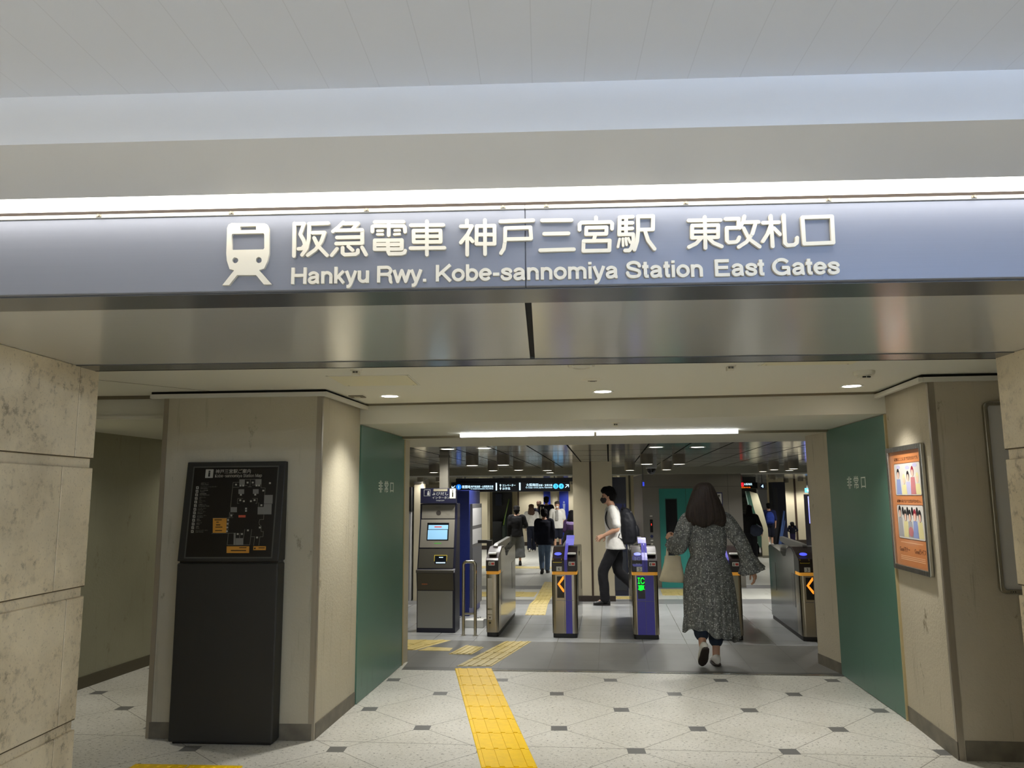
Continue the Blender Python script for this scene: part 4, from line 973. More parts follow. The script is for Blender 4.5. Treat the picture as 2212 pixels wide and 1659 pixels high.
slab((0.0, 0.055), (0.0, 0.485), -w + 0.012, w - 0.03, MWHITE, 'lower_door')
slab((0.0, 0.495), (-0.034, 0.695), -w + 0.012, w - 0.02, MDARK, 'tray_panel')
MB().box((-w - 0.004, -0.05, 0.695), (w - 0.012, 0.0, 0.735)).build('shelf', mat('machine_shelf', (72, 69, 64), 0.4), mc, bevel=0.01, seg=3)
slab((0.006, 0.75), (0.059, 0.975), -w + 0.015, w - 0.028, mat('machine_slate', (62, 60, 53), 0.45), 'slot_panel')
slab((0.061, 0.99), (0.129, 1.325), -w + 0.018, w - 0.03, MGREY, 'screen_panel')
slab((0.131, 1.338), (0.139, 1.505), -w + 0.025, w - 0.032, MGREY, 'speaker_panel')
slab((0.078, 1.075), (0.120, 1.285), -0.135, 0.135, mat('screen_black', (10, 12, 16), 0.25), 'screen', 0.002, 0.0062)
SCR = mat('screen_glow', (120, 160, 190), 0.4, emit=(120, 168, 200), glow=0.75)
slab((0.080, 1.085), (0.103, 1.20), -0.125, 0.12, SCR, 'screen_window', 0.001, 0.0084)
slab((0.105, 1.207), (0.115, 1.258), -0.12, 0.125, SCR, 'screen_window', 0.001, 0.0084)
slab((0.1095, 1.228), (0.112, 1.242), -0.045, 0.045, mat('screen_red_print', (200, 80, 80), 0.5), 'screen_print', 0.0006, 0.0095)
slab((0.069, 1.022), (0.0755, 1.054), -0.09, 0.085, mat('green_label', (22, 50, 24), 0.4), 'label_strip', 0.001, 0.0062)
slab((0.0715, 1.034), (0.074, 1.045), -0.04, 0.05, mat('green_label_print', (70, 150, 60), 0.5), 'label_print', 0.0006, 0.0072)
yf = mat('slot_yellow', (180, 160, 60), 0.5)
for x0, x1, z0, z1 in ((-0.03, 0.13, 0.895, 0.903), (-0.03, -0.022, 0.83, 0.903), (0.122, 0.13, 0.83, 0.903)):
    slab((0.006 + 0.2356 * (z0 - 0.75), z0), (0.006 + 0.2356 * (z1 - 0.75), z1), x0, x1, yf, 'slot_outline', 0.003, 0.006)
slab((0.018, 0.80), (0.040, 0.893), -0.02, 0.12, mat('slot_dark_glass', (14, 20, 28), 0.15), 'coin_window', 0.001, 0.0062)
slab((0.0195, 0.807), (0.022, 0.818), -0.005, 0.11, mat('slot_light', (200, 226, 240), 0.4, emit=(190, 225, 245), glow=1.0), 'slot_light', 0.001, 0.0074)
slab((0.0345, 0.871), (0.036, 0.879), 0.03, 0.08, mat('slot_light', (200, 226, 240), 0.4, emit=(190, 225, 245), glow=1.0), 'slot_light', 0.001, 0.0074)
slab((0.036, 0.86), (0.037, 0.864), -0.17, -0.07, PLATE, 'ticket_slot', 0.001, 0.0062)
slab((-0.012, 0.560), (-0.0135, 0.572), -0.17, -0.10, mat('tray_red_print', (170, 96, 60), 0.5), 'tray_print', 0.001, 0.0065)
for x, r, m in ((-0.0, 0.030, mat('speaker_dark', (44, 40, 36), 0.6)), (0.12, 0.024, MGREY)):
    MB().cyl((x, 0.126, 1.405), (x, 0.136, 1.405), r, 20).build('speaker_grille', m, mc)
text('machine_print', 'よびだし', mat('machine_ink', (60, 58, 54), 0.5), mc, 0.0, 0.1275, 1.465, 0.018, 0.06, 0.0006, align='CENTER')
# sign above the machine
isg = hall_thing('intercom_sign', 'dark navy intercom sign with white number 1 plate on top of the fare machine', 'sign', -1.285, 9.64, 1.522)
MB().box((-0.235, 0.0, 0.0), (0.215, 0.05, 0.185)).build('panel', NAVY, isg, bevel=0.003)
IW = mat('intercom_print', (150, 152, 150), 0.5)
text('sign_lettering', 'よびだし', IW, isg, -0.085, -0.0005, 0.098, 0.038, 0.20, 0.0008, 0.004)
text('sign_lettering', 'インターホン', IW, isg, -0.085, -0.0005, 0.055, 0.030, 0.22, 0.0008, 0.003)
text('sign_lettering', 'Intercom', IW, isg, -0.035, -0.0005, 0.028, 0.014, 0.10, 0.0008, 0.0, latin=True)
MB().box((-0.07, -0.0015, 0.148), (0.105, 0.0, 0.178)).build('label_plate', mat('label_beige', (120, 116, 100), 0.5), isg)
MB().box((0.135, -0.0025, 0.060), (0.208, 0.0, 0.176)).build('number_plate', mat('plate_ivory', (190, 186, 170), 0.5), isg)
text('number_print', '1', SCREEN, isg, 0.172, -0.003, 0.078, 0.080, None, 0.0006, 0.012, align='CENTER')
ic = MB()
for a, b in (((-0.19, 0.09), (-0.11, 0.094)), ((-0.19, 0.166), (-0.11, 0.17)), ((-0.19, 0.09), (-0.186, 0.17)), ((-0.114, 0.09), (-0.11, 0.17))): ic.box((a[0], -0.0012, a[1]), (b[0], 0.0, b[1]))
ic.box((-0.148, -0.0012, 0.10), (-0.122, 0.0, 0.135)).cyl((-0.135, -0.0012, 0.145), (-0.135, 0.0, 0.145), 0.009, 12)
ic.build('person_symbol_print', IW, isg)
post = hall_thing('hanging_post', 'square grey post hanging from the metal ceiling behind the intercom sign', 'post', -1.240, 9.80)
MB().box((-0.055, -0.045, 1.60), (0.055, 0.045, 2.174)).build('shaft', mat('post_grey', (96, 93, 84), 0.6), post, bevel=0.004)
MB().box((-0.062, -0.052, 2.09), (0.062, 0.052, 2.12)).build('collar', mat('post_collar', (74, 71, 64), 0.6), post)
# blue advertising pillar
bp = hall_thing('advert_pillar', 'tall royal blue advertising pillar with poster racks on its sides behind the fare machine', 'advert pillar', -1.14, 10.86)
MB().box((-0.115, 0.0, 0.0), (0.115, 0.9, 1.69)).build('body', mat('royal_blue', (20, 34, 100), 0.4), bp, bevel=0.004)
for s in (-1, 1):
    a, b = sorted((s * 0.116, s * 0.150)); MB().box((a, 0.05, 0.1), (b, 0.85, 1.50)).build('rack', mat('rack_grey', (92, 92, 94), 0.5), bp)
    for z0, z1 in ((1.20, 1.44), (0.95, 1.15), (0.66, 0.9), (0.35, 0.6)):
        a, b = sorted((s * 0.1505, s * 0.1545)); MB().box((a - 0.0 if s > 0 else a, 0.05, z0), (b, 0.8, z1)).build('leaflet', mat('leaflet_white', (196, 196, 196), 0.5) if z0 > 0.9 else mat('leaflet_dark', (90, 92, 100), 0.5), bp)
# low steel rail
hr = hall_thing('guard_rail', 'low stainless hoop rail standing between the fare machine and the end gate', 'rail', -0.884, 9.37)
def arc_pts(cx, cz, r, a0, a1, n=6): return [(cx + r * math.cos(math.radians(a0 + (a1 - a0) * i / n)), 0, cz + r * math.sin(math.radians(a0 + (a1 - a0) * i / n))) for i in range(n + 1)]
hoop = [(-0.07, 0, 0)] + arc_pts(-0.03, 0.80, 0.04, 180, 90) + arc_pts(0.03, 0.80, 0.04, 90, 0) + [(0.07, 0, 0)]
MB().tube(hoop, 0.018, 14).build('hoop', brushed('rail_steel', (170, 164, 146), 0.2, 2), hr, True, angle=80)
MB().cyl((-0.055, 0, 0.245), (0.055, 0, 0.245), 0.012, 12).build('crossbar', brushed('rail_steel', (170, 164, 146), 0.2, 2), hr, True)
for s in (-1, 1): MB().cyl((s * 0.07, 0, 0.0), (s * 0.07, 0, 0.006), 0.03, 16).build('foot_plate', STEEL, hr)
rp = hall_thing('barrier_post', 'dark upright barrier panel edge standing between the steel rail and the end gate', 'barrier', -0.735, 10.62)
MB().box((-0.035, 0.0, 0.0), (0.035, 0.10, 1.02)).build('upright', mat('barrier_dark', (40, 38, 36), 0.35, 0.5), rp, bevel=0.006)
MB().box((-0.16, 0.02, 0.98), (0.035, 0.08, 1.02)).build('top_bar', mat('barrier_dark', (40, 38, 36), 0.35, 0.5), rp)
pb_ = hall_thing('floor_ramp_plate', 'white folded floor plate on the ground behind the steel rail', 'floor plate', -0.86, 9.90)
MB().side([(0.0, 0.0), (0.62, 0.0), (0.62, 0.03), (0.05, 0.10), (0.0, 0.09)], -0.13, 0.10).build('plate', mat('plate_white', (190, 190, 184), 0.4), pb_, bevel=0.004)
for i in range(3): MB().cyl((-0.02, 0.14 + 0.18 * i, 0.078 - 0.02 * i), (-0.02, 0.14 + 0.18 * i, 0.095 - 0.02 * i), 0.012, 10).build('knob', SCREEN, pb_)
# ------------------------------------------------ stone column of the hall
MB_ = MB()
C0 = Vector((0.50, 13.35))
cx = Vector((math.cos(HALL), math.sin(HALL))); cy = Vector((-math.sin(HALL), math.cos(HALL)))
def crn(a, b): v = C0 + cx * a + cy * b; return (v.x, v.y)
struct(MB().prism([crn(0, 0), crn(0.665, 0), crn(0.665, 0.7), crn(0, 0.7)], -0.3, 2.174).build('pillar_hall', HW))
struct(MB().prism([crn(-0.012, -0.012), crn(0.677, -0.012), crn(0.677, 0.712), crn(-0.012, 0.712)], -0.3, -0.04).build('baseboard_hall', mat('brown_skirting', (52, 42, 34), 0.5)))
struct(MB().prism([crn(0.285, -0.004), crn(0.318, -0.004), crn(0.318, 0.0), crn(0.285, 0.0)], -0.04, 2.174).build('trim_26', mat('brown_joint', (62, 46, 34), 0.5)))
# ------------------------------------------------ cylinder lamps on the hall ceiling
LG = mat('hall_lamp_glow', (255, 250, 236), 0.5, emit=(255, 248, 228), glow=10.0)
CAN = mat('can_grey', (112, 106, 94), 0.55)
def can(x, y, lit=1.0, label=None, zb=1.985, spot=True):
    t = thing('cylinder_lamp', label, 'light', (x, y, 2.174), group='cylinder lamps of the ticket hall')
    h = 2.174 - zb
    MB().lathe([(0.086, -h + 0.004), (0.090, -h), (0.090, 0.0), (0.086, 0.0)]).build('shade', CAN, t, True)
    MB().lathe([(0.001, -h + 0.003), (0.086, -h + 0.003), (0.086, -h + 0.006), (0.001, -h + 0.006)]).build('lens', LG, t)
    if spot: lamp('SPOT', 'bulb', t, (0, 0, -h - 0.01), HALL_W * lit, (1.0, 0.98, 0.94), 0.06, cone=2.5, blend=0.5)
    return t
K = 1.075
for x, y, l in ((-0.922, 10.152, 'grey cylinder lamp nearest the square hanging post'), (-0.514, 10.091, 'grey cylinder lamp second from the square hanging post'), (1.345, 10.207, 'grey cylinder lamp above the dome camera'), (1.779, 10.303, 'grey cylinder lamp above the woman with long hair')):
    can(x * K, y * K, 1.0, l + ', front row of the hall ceiling', 2.03)
for x, y, l in ((-1.812, 12.916, 'grey cylinder lamp half hidden by the square hanging post, second row'), (-0.784, 12.241, 'grey cylinder lamp above the middle of the hanging blue sign'), (-0.381, 12.127, 'grey cylinder lamp above the dividing bar of the hanging blue sign'), (0.066, 12.40, 'grey cylinder lamp next to the stone column, nearer of its pair'), (0.12, 13.6, 'grey cylinder lamp next to the stone column, farther of its pair'), (1.962, 12.521, 'grey cylinder lamp in front of the elevator wall'), (1.40, 12.70, 'grey cylinder lamp just behind the dome camera'), (3.978, 12.606, 'grey cylinder lamp closest to the wall end with the green panel'), (3.785, 12.995, 'grey cylinder lamp in the middle of the three above gate 3'), (3.881, 13.998, 'grey cylinder lamp farthest of the three above gate 3')):
    can(x * K, y * K, 1.0, l, 2.03)
for x, y, l in ((-3.262, 20.712, 'distant cylinder lamp behind the fare machine sign, one nearest the side wall'), (-2.796, 20.92, 'distant cylinder lamp behind the fare machine sign, closest to the hanging post'), (-3.686, 24.523, 'distant cylinder lamp behind the fare machine sign, lowest in view'), (-2.40, 22.471, 'distant cylinder lamp over the circled 1 of the blue sign'), (-0.93, 19.818, 'distant cylinder lamp over the middle of the blue sign, first'), (-0.669, 21.18, 'distant cylinder lamp over the middle of the blue sign, second'), (-0.396, 21.989, 'distant cylinder lamp over the middle of the blue sign, third'), (0.439, 20.379, 'distant cylinder lamp over the circled 3 and 4 of the blue sign'), (7.956, 24.6, 'distant cylinder lamp over the boy with the blue backpack'), (2.40, 23.386, 'distant cylinder lamp in the gap beside the elevator'), (6.2, 21.5, 'distant cylinder lamp above the red destination display')):
    can(x * K, y * K, 1.5, l, 2.03)
for x, y, l in ((-1.15, 9.40, 'lit flush downlight nearest the fare machine in the metal ceiling'), (-0.70, 9.30, 'lit flush downlight second from the fare machine in the metal ceiling'), (1.36, 9.42, 'lit flush downlight above gate 5 in the metal ceiling'), (1.87, 9.50, 'lit flush downlight above the woman in the metal ceiling')):
    downlight(x, y, 2.174, l, HALL_W, (1.0, 0.97, 0.90), 0.075)
for x in (-4.5, 4.5, 8.0, 11.0):
    for y in (11.0, 14.5): can(x, y, 1.5, 'grey cylinder lamp of the side bays of the ticket hall, out of view', 2.03)
for x in (-6.0, 1.0, 4.5, 8.5, 12.0):
    for y in (19.5, 25.5, 31.0): can(x, y, 1.8, 'grey cylinder lamp of the far bays of the ticket hall, mostly out of view', 2.03)
for x, y in ((-2.3, 26.9), (-0.3, 29.2), (1.1, 29.2), (3.0, 29.2), (8.95, 29.3), (9.9, 29.3)):  # extra lamps added because the far wall needs light
    can(x, y, 1.2, 'added grey cylinder lamp to brighten the far stone wall of the ticket hall', 2.03)
# ------------------------------------------------ dome camera
dc = hall_thing('dome_camera', 'round dark dome security camera hanging from the metal hall ceiling', 'camera', 1.647, 12.0, 2.174)
MB().lathe([(0.001, -0.17), (0.075, -0.17), (0.085, -0.16), (0.085, 0.0), (0.001, 0.0)]).build('housing', mat('dome_white', (150, 150, 146), 0.4), dc, True)
MB().lathe([(0.001, -0.262), (0.03, -0.255), (0.055, -0.235), (0.068, -0.205), (0.070, -0.17), (0.001, -0.17)]).build('dome', mat('dome_smoke', (24, 25, 30), 0.06), dc, True)
# ------------------------------------------------ hanging blue direction sign
SBLUE = mat('sign_dark_blue', (10, 15, 40), 0.3)
SW = mat('sign_white_glow', (225, 245, 255), 0.4, emit=(205, 240, 255), glow=1.7)
SB = mat('sign_blue_glow', (40, 150, 255), 0.4, emit=(20, 120, 255), glow=1.2)
ds = hall_thing('direction_sign', 'long dark blue backlit direction sign hanging across the hall beside the stone column', 'sign', -2.05, 17.4, 1.705, math.radians(0.0))
MB().box((0.0, 0.0, 0.0), (2.64, 0.20, 0.215)).build('panel', SBLUE, ds, bevel=0.004)
MB().box((0.10, 0.05, 0.215), (2.70, 0.15, 0.300)).build('rail_box', SBLUE, ds)
for x in (0.3, 1.3, 2.3): MB().cyl((x, 0.1, 0.29), (x, 0.1, 0.469), 0.012, 10).build('hanger', mat('hanger_grey', (90, 90, 90), 0.5), ds)
def sgn(s, x, z, h, w, m=SW, **k): return text('sign_lettering', s, m, ds, x, -0.001, z, h, w, 0.001, 0.003, **k)
sgn('↙', 0.012, 0.085, 0.058, 0.085)
MB().cyl((0.170, -0.003, 0.112), (0.170, 0.0, 0.112), 0.058, 24).build('number_disc', SB, ds)
text('number_print', '1', SW, ds, 0.170, -0.0035, 0.078, 0.066, None, 0.001, 0.0, align='CENTER')
sgn('新開地', 0.245, 0.078, 0.070, 0.185)
sgn('神戸高速線・山陽電車方面', 0.44, 0.092, 0.050, 0.50)
sgn('for Shinkaichi, Kosoku Kobe, Sanyo Railway', 0.44, 0.052, 0.030, 0.50, latin=True)
MB().box((0.995, -0.002, 0.03), (1.022, 0.0, 0.195)).build('divider', SW, ds)
sgn('エレベーター', 1.145, 0.116, 0.050, 0.29); sgn('お手洗', 1.145, 0.042, 0.056, 0.17)
for z in (0.112, 0.042): MB().front([(1.100, z + 0.058), (1.076, z + 0.030), (1.092, z + 0.030), (1.092, z), (1.108, z), (1.108, z + 0.030), (1.124, z + 0.030)], -0.002, 0.0).build('arrow_print', SW, ds)
MB().box((1.515, -0.002, 0.03), (1.545, 0.0, 0.195)).build('divider', SW, ds)
sgn('大阪梅田', 1.67, 0.110, 0.068, 0.27); sgn('京都・宝塚方面', 1.95, 0.112, 0.048, 0.30)
sgn('for Osaka-umeda, Kyoto, Takarazuka', 1.66, 0.066, 0.034, 0.59, latin=True)
for x, n in ((2.325, '3'), (2.447, '4')):
    MB().cyl((x, -0.003, 0.112), (x, 0.0, 0.112), 0.056, 24).build('number_disc', mat('sign_cyan_glow', (90, 200, 255), 0.4, emit=(70, 190, 255), glow=1.6), ds)
    text('number_print', n, mat('sign_navy_print', (10, 40, 110), 0.5), ds, x, -0.0035, 0.078, 0.066, 0.042, 0.001, 0.0, align='CENTER')
sgn('↗', 2.53, 0.076, 0.075, 0.085)
# ------------------------------------------------ elevator
EF = brushed('elevator_steel', (128, 124, 116), 0.34, 2, 0.8, 0.1, 0.06)
TEAL = mat('elevator_teal', (40, 124, 116), 0.4)
el = hall_thing('elevator', 'steel fronted elevator with teal double doors and narrow window', 'elevator', 2.92, 16.29, -0.25, math.radians(-1.0))
MB().box((-0.88, 0.0, 0.0), (1.14, 1.8, 2.28)).build('front_wall', EF, el)
for x0 in (-0.545, 0.0):
    d = MB().box((x0 + 0.003, -0.012, 0.0), (x0 + 0.542, 0.0, 1.985)).build('door', TEAL, el)
    wx = x0 + 0.13
    MB().box((wx - 0.012, -0.0145, 0.62), (wx + 0.238, -0.012, 1.79)).build('window_frame', mat('teal_dark', (28, 84, 80), 0.4), d)
    MB().box((wx, -0.016, 0.64), (wx + 0.226, -0.0135, 1.77)).build('window', mat('elevator_glass', (30, 32, 36), 0.08), d)
MB().box((-0.002, -0.013, 0.0), (0.002, -0.0115, 1.985)).build('door_gap', DARK, el)
MB().box((-0.88, -0.004, 2.02), (1.14, 0.0, 2.026)).box((0.58, -0.004, 0.0), (0.586, 0.0, 2.02)).box((0.86, -0.004, 0.0), (0.866, 0.0, 2.28)).build('panel_seam', mat('elevator_seam', (74, 72, 66), 0.5), el)
cp = MB().box((-0.745, -0.006, 1.10), (-0.685, 0.0, 1.36)).build('call_panel', SCREEN, el)
MB().box((-0.722, -0.008, 1.24), (-0.710, -0.006, 1.28)).build('floor_light', mat('red_led_glow', (255, 60, 50), 0.4, emit=(255, 50, 40), glow=1.5), cp)
MB().cyl((-0.716, -0.008, 1.02), (-0.716, 0.0, 1.02), 0.032, 16).build('call_button', mat('button_navy', (24, 34, 80), 0.4), el)
MB().box((-0.74, -0.004, 0.93), (-0.69, 0.0, 0.95)).box((-0.735, -0.004, 0.86), (-0.695, 0.0, 0.88)).box((-0.742, -0.004, 1.42), (-0.692, 0.0, 1.44)).build('label_print', PLATE, el)
es = MB().box((0.545, -0.010, 1.62), (0.745, -0.004, 1.90)).build('elevator_sign', mat('sign_frame_navy', (28, 30, 84), 0.5), el)
MB().box((0.562, -0.012, 1.64), (0.728, -0.009, 1.88)).build('sign_face', mat('sign_face_white', (206, 206, 202), 0.5), es)
sy = MB()
for x in (0.605, 0.645, 0.685): sy.cyl((x, -0.014, 1.745), (x, -0.011, 1.745), 0.012, 12).box((x - 0.013, -0.014, 1.665), (x + 0.013, -0.011, 1.73))
sy.front([(0.61, 1.79), (0.64, 1.79), (0.625, 1.85)], -0.014, -0.011).front([(0.66, 1.85), (0.69, 1.85), (0.675, 1.79)], -0.014, -0.011)
sy.build('sign_symbol_print', SCREEN, es)
MB().box((0.62, -0.008, 1.46), (0.72, -0.004, 1.60)).build('notice', PLATE, el)
# ------------------------------------------------ things beside and behind the column
dp = hall_thing('navy_display', 'tall dark navy display panel standing just behind the stone column', 'display panel', 1.40, 15.0, -0.25)
MB().box((-0.15, 0.0, 0.0), (0.17, 0.12, 2.2)).build('body', mat('panel_navy', (18, 24, 44), 0.4), dp)
MB().box((-0.13, -0.008, 0.86), (0.15, 0.0, 1.70)).build('poster_face', mat('panel_blue', (16, 30, 92), 0.4), dp)
MB().box((-0.12, -0.006, 0.10), (0.14, 0.0, 0.80)).build('lower_face', mat('panel_slate', (38, 42, 50), 0.4), dp)
for x, y, w_, l in ((2.07, 19.5, 0.34, 'slim beige stone column between the navy panel and the elevator, nearer one'), (1.98, 23.5, 0.42, 'slim beige stone column between the navy panel and the elevator, farther one')):
    c = hall_thing('stone_column', l, 'column', x, y, -0.25)
    MB().box((-w_ / 2, 0.0, 0.0), (w_ / 2, 0.5, 2.42)).build('shaft', HW, c)
    MB().box((-w_ / 2 - 0.01, -0.01, 0.0), (w_ / 2 + 0.01, 0.51, 0.12)).build('base', mat('brown_skirting', (52, 42, 34), 0.5), c)
    MB().box((w_ * 0.1, -0.004, 0.12), (w_ * 0.1 + 0.05, 0.0, 2.42)).build('metal_strip', mat('post_grey', (96, 93, 84), 0.6), c)
bs = hall_thing('blue_lamp_sign', 'small glowing blue sign plate on the edge of the elevator', 'sign', 2.02, 15.98, 1.75, 0)
MB().cyl((0.0, 0.02, 0.15), (0.0, 0.02, 0.424), 0.01, 8).build('hanger', mat('hanger_grey', (90, 90, 90), 0.5), bs)
MB().box((-0.03, 0.0, 0.0), (0.03, 0.04, 0.16)).build('plate', mat('mauve_grey', (110, 108, 116), 0.5), bs)
MB().box((-0.008, -0.003, 0.04), (0.022, 0.0, 0.12)).build('glow', mat('small_blue_glow', (70, 90, 255), 0.4, emit=(60, 80, 255), glow=0.8), bs)
# far walls of the hall
wl = hall_thing('stone_pier', 'pale stone pier far in the hall behind the advertising pillar', 'column', -2.24, 28.0, -0.25)
MB().box((-0.24, 0.0, 0.0), (0.24, 0.6, 2.42)).build('shaft', HW, wl); MB().box((-0.25, -0.01, 0.0), (0.25, 0.6, 0.14)).build('base', mat('brown_skirting', (52, 42, 34), 0.5), wl)
eb = hall_thing('dark_escalator', 'dark escalator bay with green lit handrail between two pale stone walls', 'escalator', -1.68, 30.0, -0.25)
MB().box((-0.36, 0.6, 0.0), (0.40, 0.8, 2.42)).build('back_wall', mat('escalator_dark', (26, 27, 28), 0.5), eb)
MB().box((-0.22, 0.45, 1.5), (0.02, 0.6, 1.95)).build('hanging_panel', mat('escalator_panel', (34, 40, 60), 0.4), eb)
MB().side([(0.0, 0.0), (0.0, 0.75), (0.55, 1.15), (0.55, 0.0)], 0.10, 0.2).build('balustrade', mat('escalator_glass', (46, 58, 52), 0.2), eb)
MB().tube([(0.15, 0.0, 0.78), (0.15, 0.3, 1.0), (0.30, 0.55, 1.75)], 0.022, 8).build('handrail', mat('handrail_green', (96, 120, 40), 0.4), eb)
MB().box((-0.30, 0.2, 0.0), (0.06, 0.5, 0.9)).build('step_case', mat('escalator_grey', (58, 60, 62), 0.4), eb)
struct(MB().box((-1.27, 31.6, -0.25), (-0.98, 31.9, 2.174)).build('wall_hall_pier', HW))
struct(MB().box((-0.98, 30.0, -0.25), (6.0, 30.3, 2.174)).build('wall_hall_back', HW))
struct(MB().box((-0.98, 29.985, -0.25), (6.0, 30.0, -0.11)).build('baseboard_hall_back', mat('brown_skirting', (52, 42, 34), 0.5)))
struct(MB().box((-0.99, 29.98, -0.11), (-0.93, 30.0, 2.174)).build('trim_27', mat('brown_joint', (62, 46, 34), 0.5)))
TB = mat('toilet_blue', (18, 40, 140), 0.4)
for x0, x1, l in ((0.003, 0.265, 'tall blue restroom door panel, farther from the stone column'), (0.60, 0.95, 'tall blue restroom door panel right beside the stone column')):
    t = hall_thing('restroom_panel', l, 'restroom panel', (x0 + x1) / 2, 29.90, -0.25, 0)
    w_ = (x1 - x0) / 2
    MB().box((-w_, 0.0, 0.0), (w_, 0.06, 2.40)).build('panel', TB, t)
    s = MB(); s.cyl((0, -0.006, 1.62), (0, 0.0, 1.62), 0.035, 14); s.front([(-0.05, 1.56), (0.05, 1.56), (0.035, 1.38), (0.03, 1.22), (-0.03, 1.22), (-0.035, 1.38)], -0.006, 0.0)
    s.build('figure_symbol_print', mat('toilet_symbol', (120, 130, 160), 0.5), t)
# right side: escalator, walls, signs
esc = hall_thing('escalator', 'escalator with a sloping cream side wall and green glass, beside the elevator', 'escalator', 6.30, 23.8, -0.25, math.radians(-14))
MB().front([(0.16, 0.0), (0.36, 0.0), (0.34, 0.86), (0.22, 1.42), (0.10, 1.88), (-0.12, 1.95), (-0.02, 1.42), (0.16, 0.80)], 0.0, 2.2).build('side_wall', mat('escalator_cream', (196, 190, 160), 0.6), esc)
MB().box((-0.62, 1.8, 0.0), (0.1, 2.1, 2.42)).build('stair_well', mat('escalator_dark', (26, 27, 28), 0.5), esc)
st = MB()
for i in range(9): st.box((-0.60, 0.5 + 0.14 * i, 0.0), (-0.05, 1.9, 0.16 + 0.2 * i))
st.build('steps', mat('escalator_step', (60, 62, 60), 0.4, 0.5), esc)
MB().front([(0.14, 0.30), (0.16, 0.80), (-0.02, 1.42), (-0.12, 1.95), (-0.24, 1.95), (-0.06, 0.75), (0.08, 0.30)], -0.02, 0.0).build('glass_panel', mat('green_glass', (52, 84, 70), 0.12), esc)
MB().tube([(0.03, -0.04, 0.42), (-0.06, -0.04, 0.75), (-0.24, -0.04, 1.95)], 0.016, 8).build('handrail', mat('rail_pale', (150, 176, 166), 0.3, 0.4), esc)
MB().box((0.155, -0.01, 0.0), (0.365, 0.0, 0.07)).build('base', mat('cream_base', (120, 116, 100), 0.6), esc)
rs = hall_thing('departure_sign', 'hanging departure board with red and white lit lettering and number 4', 'sign', 4.93, 20.0, 1.735, 0)
MB().box((0.0, 0.0, 0.02), (0.46, 0.15, 0.17)).build('panel', SCREEN, rs)
MB().box((0.46, 0.0, -0.015), (0.70, 0.15, 0.16)).build('number_case', mat('case_grey', (104, 100, 96), 0.5), rs)
RG = mat('red_glow', (255, 30, 40), 0.4, emit=(255, 24, 40), glow=1.8)
MB().box((0.012, -0.003, 0.075), (0.115, 0.0, 0.165)).build('red_block', RG, rs)
text('sign_lettering', '大阪梅田', SW, rs, 0.125, -0.001, 0.10, 0.055, 0.20, 0.001, 0.0)
text('sign_lettering', '通勤特急', mat('orange_glow', (255, 120, 30), 0.4, emit=(255, 110, 20), glow=1.2), rs, 0.04, -0.001, 0.03, 0.035, 0.25, 0.001)
MB().cyl((0.58, -0.004, 0.075), (0.58, 0.0, 0.075), 0.062, 20).build('number_disc', mat('disc_navy', (30, 42, 96), 0.4), rs)
text('number_print', '4', SW, rs, 0.58, -0.005, 0.035, 0.08, 0.06, 0.001, 0.0, align='CENTER')
MB().box((0.005, 0.0, 0.17), (0.055, 0.15, 0.31)).build('red_side_lamp', mat('red_dim_glow', (200, 40, 50), 0.4, emit=(255, 30, 40), glow=0.5), rs)
for x in (0.1, 0.6): MB().cyl((x, 0.08, 0.16), (x, 0.08, 0.44), 0.012, 8).build('hanger', mat('hanger_grey', (90, 90, 90), 0.5), rs)
gp = hall_thing('pale_column', 'pale grey square column behind the boy with the blue backpack', 'column', 8.13, 29.5, -0.25, 0)
MB().box((-0.16, 0.0, 0.0), (0.16, 0.4, 2.42)).build('shaft', mat('pale_column_paint', (150, 150, 150), 0.6), gp); MB().box((-0.17, -0.01, 0.0), (0.17, 0.41, 0.1)).build('base', mat('cream_base', (120, 116, 100), 0.6), gp)
nv = hall_thing('navy_column', 'dark navy advertising column between the boy and the small child', 'column', 8.36, 29.0, -0.25, 0)
MB().box((0.0, 0.0, 0.0), (0.45, 0.5, 2.30)).build('shaft', mat('navy_column_paint', (18, 21, 34), 0.5), nv); MB().box((0.01, -0.01, 0.12), (0.16, 0.0, 2.1)).build('poster', mat('navy_poster', (34, 33, 36), 0.5), nv)
lb = hall_thing('leaning_frame', 'slanted pale blue frame leaning at the foot of the navy column', 'panel', 8.33, 28.6, -0.25, 0)
MB().front([(0.0, 0.0), (0.07, 0.0), (0.31, 1.25), (0.26, 1.28)], 0.0, 0.05).front([(0.03, 0.0), (0.40, 0.0), (0.40, 0.10), (0.05, 0.10)], 0.0, 0.05).front([(0.08, 0.1), (0.12, 0.1), (0.30, 0.9), (0.27, 0.95)], 0.0, 0.04).build('frame', mat('frame_blue', (70, 96, 150), 0.4), lb)
MB().front([(0.12, 0.1), (0.38, 0.1), (0.36, 1.0), (0.30, 1.0)], 0.02, 0.04).build('panel', mat('frame_navy', (20, 24, 50), 0.4), lb)
struct(MB().box((8.85, 30.0, -0.25), (14, 30.3, 2.174)).build('wall_hall_right', HW))
struct(MB().box((8.85, 29.985, -0.25), (14, 30.0, -0.08)).build('baseboard_hall_right', mat('brown_skirting', (52, 42, 34), 0.5)))
struct(MB().box((9.43, 29.98, -0.08), (9.50, 30.0, 2.174)).build('trim_28', mat('brown_joint', (62, 46, 34), 0.5)))
vs = hall_thing('blue_square_sign', 'small glowing sky blue square sign high by the wall end', 'sign', 8.75, 26.6, 1.66, 0)
MB().box((0.0, 0.0, 0.0), (0.15, 0.06, 0.14)).build('face', mat('sky_glow', (60, 170, 255), 0.4, emit=(50, 165, 255), glow=1.2), vs)
MB().box((0.055, 0.0, 0.14), (0.095, 0.06, 0.52)).build('hanger', mat('hanger_grey', (90, 90, 90), 0.5), vs)
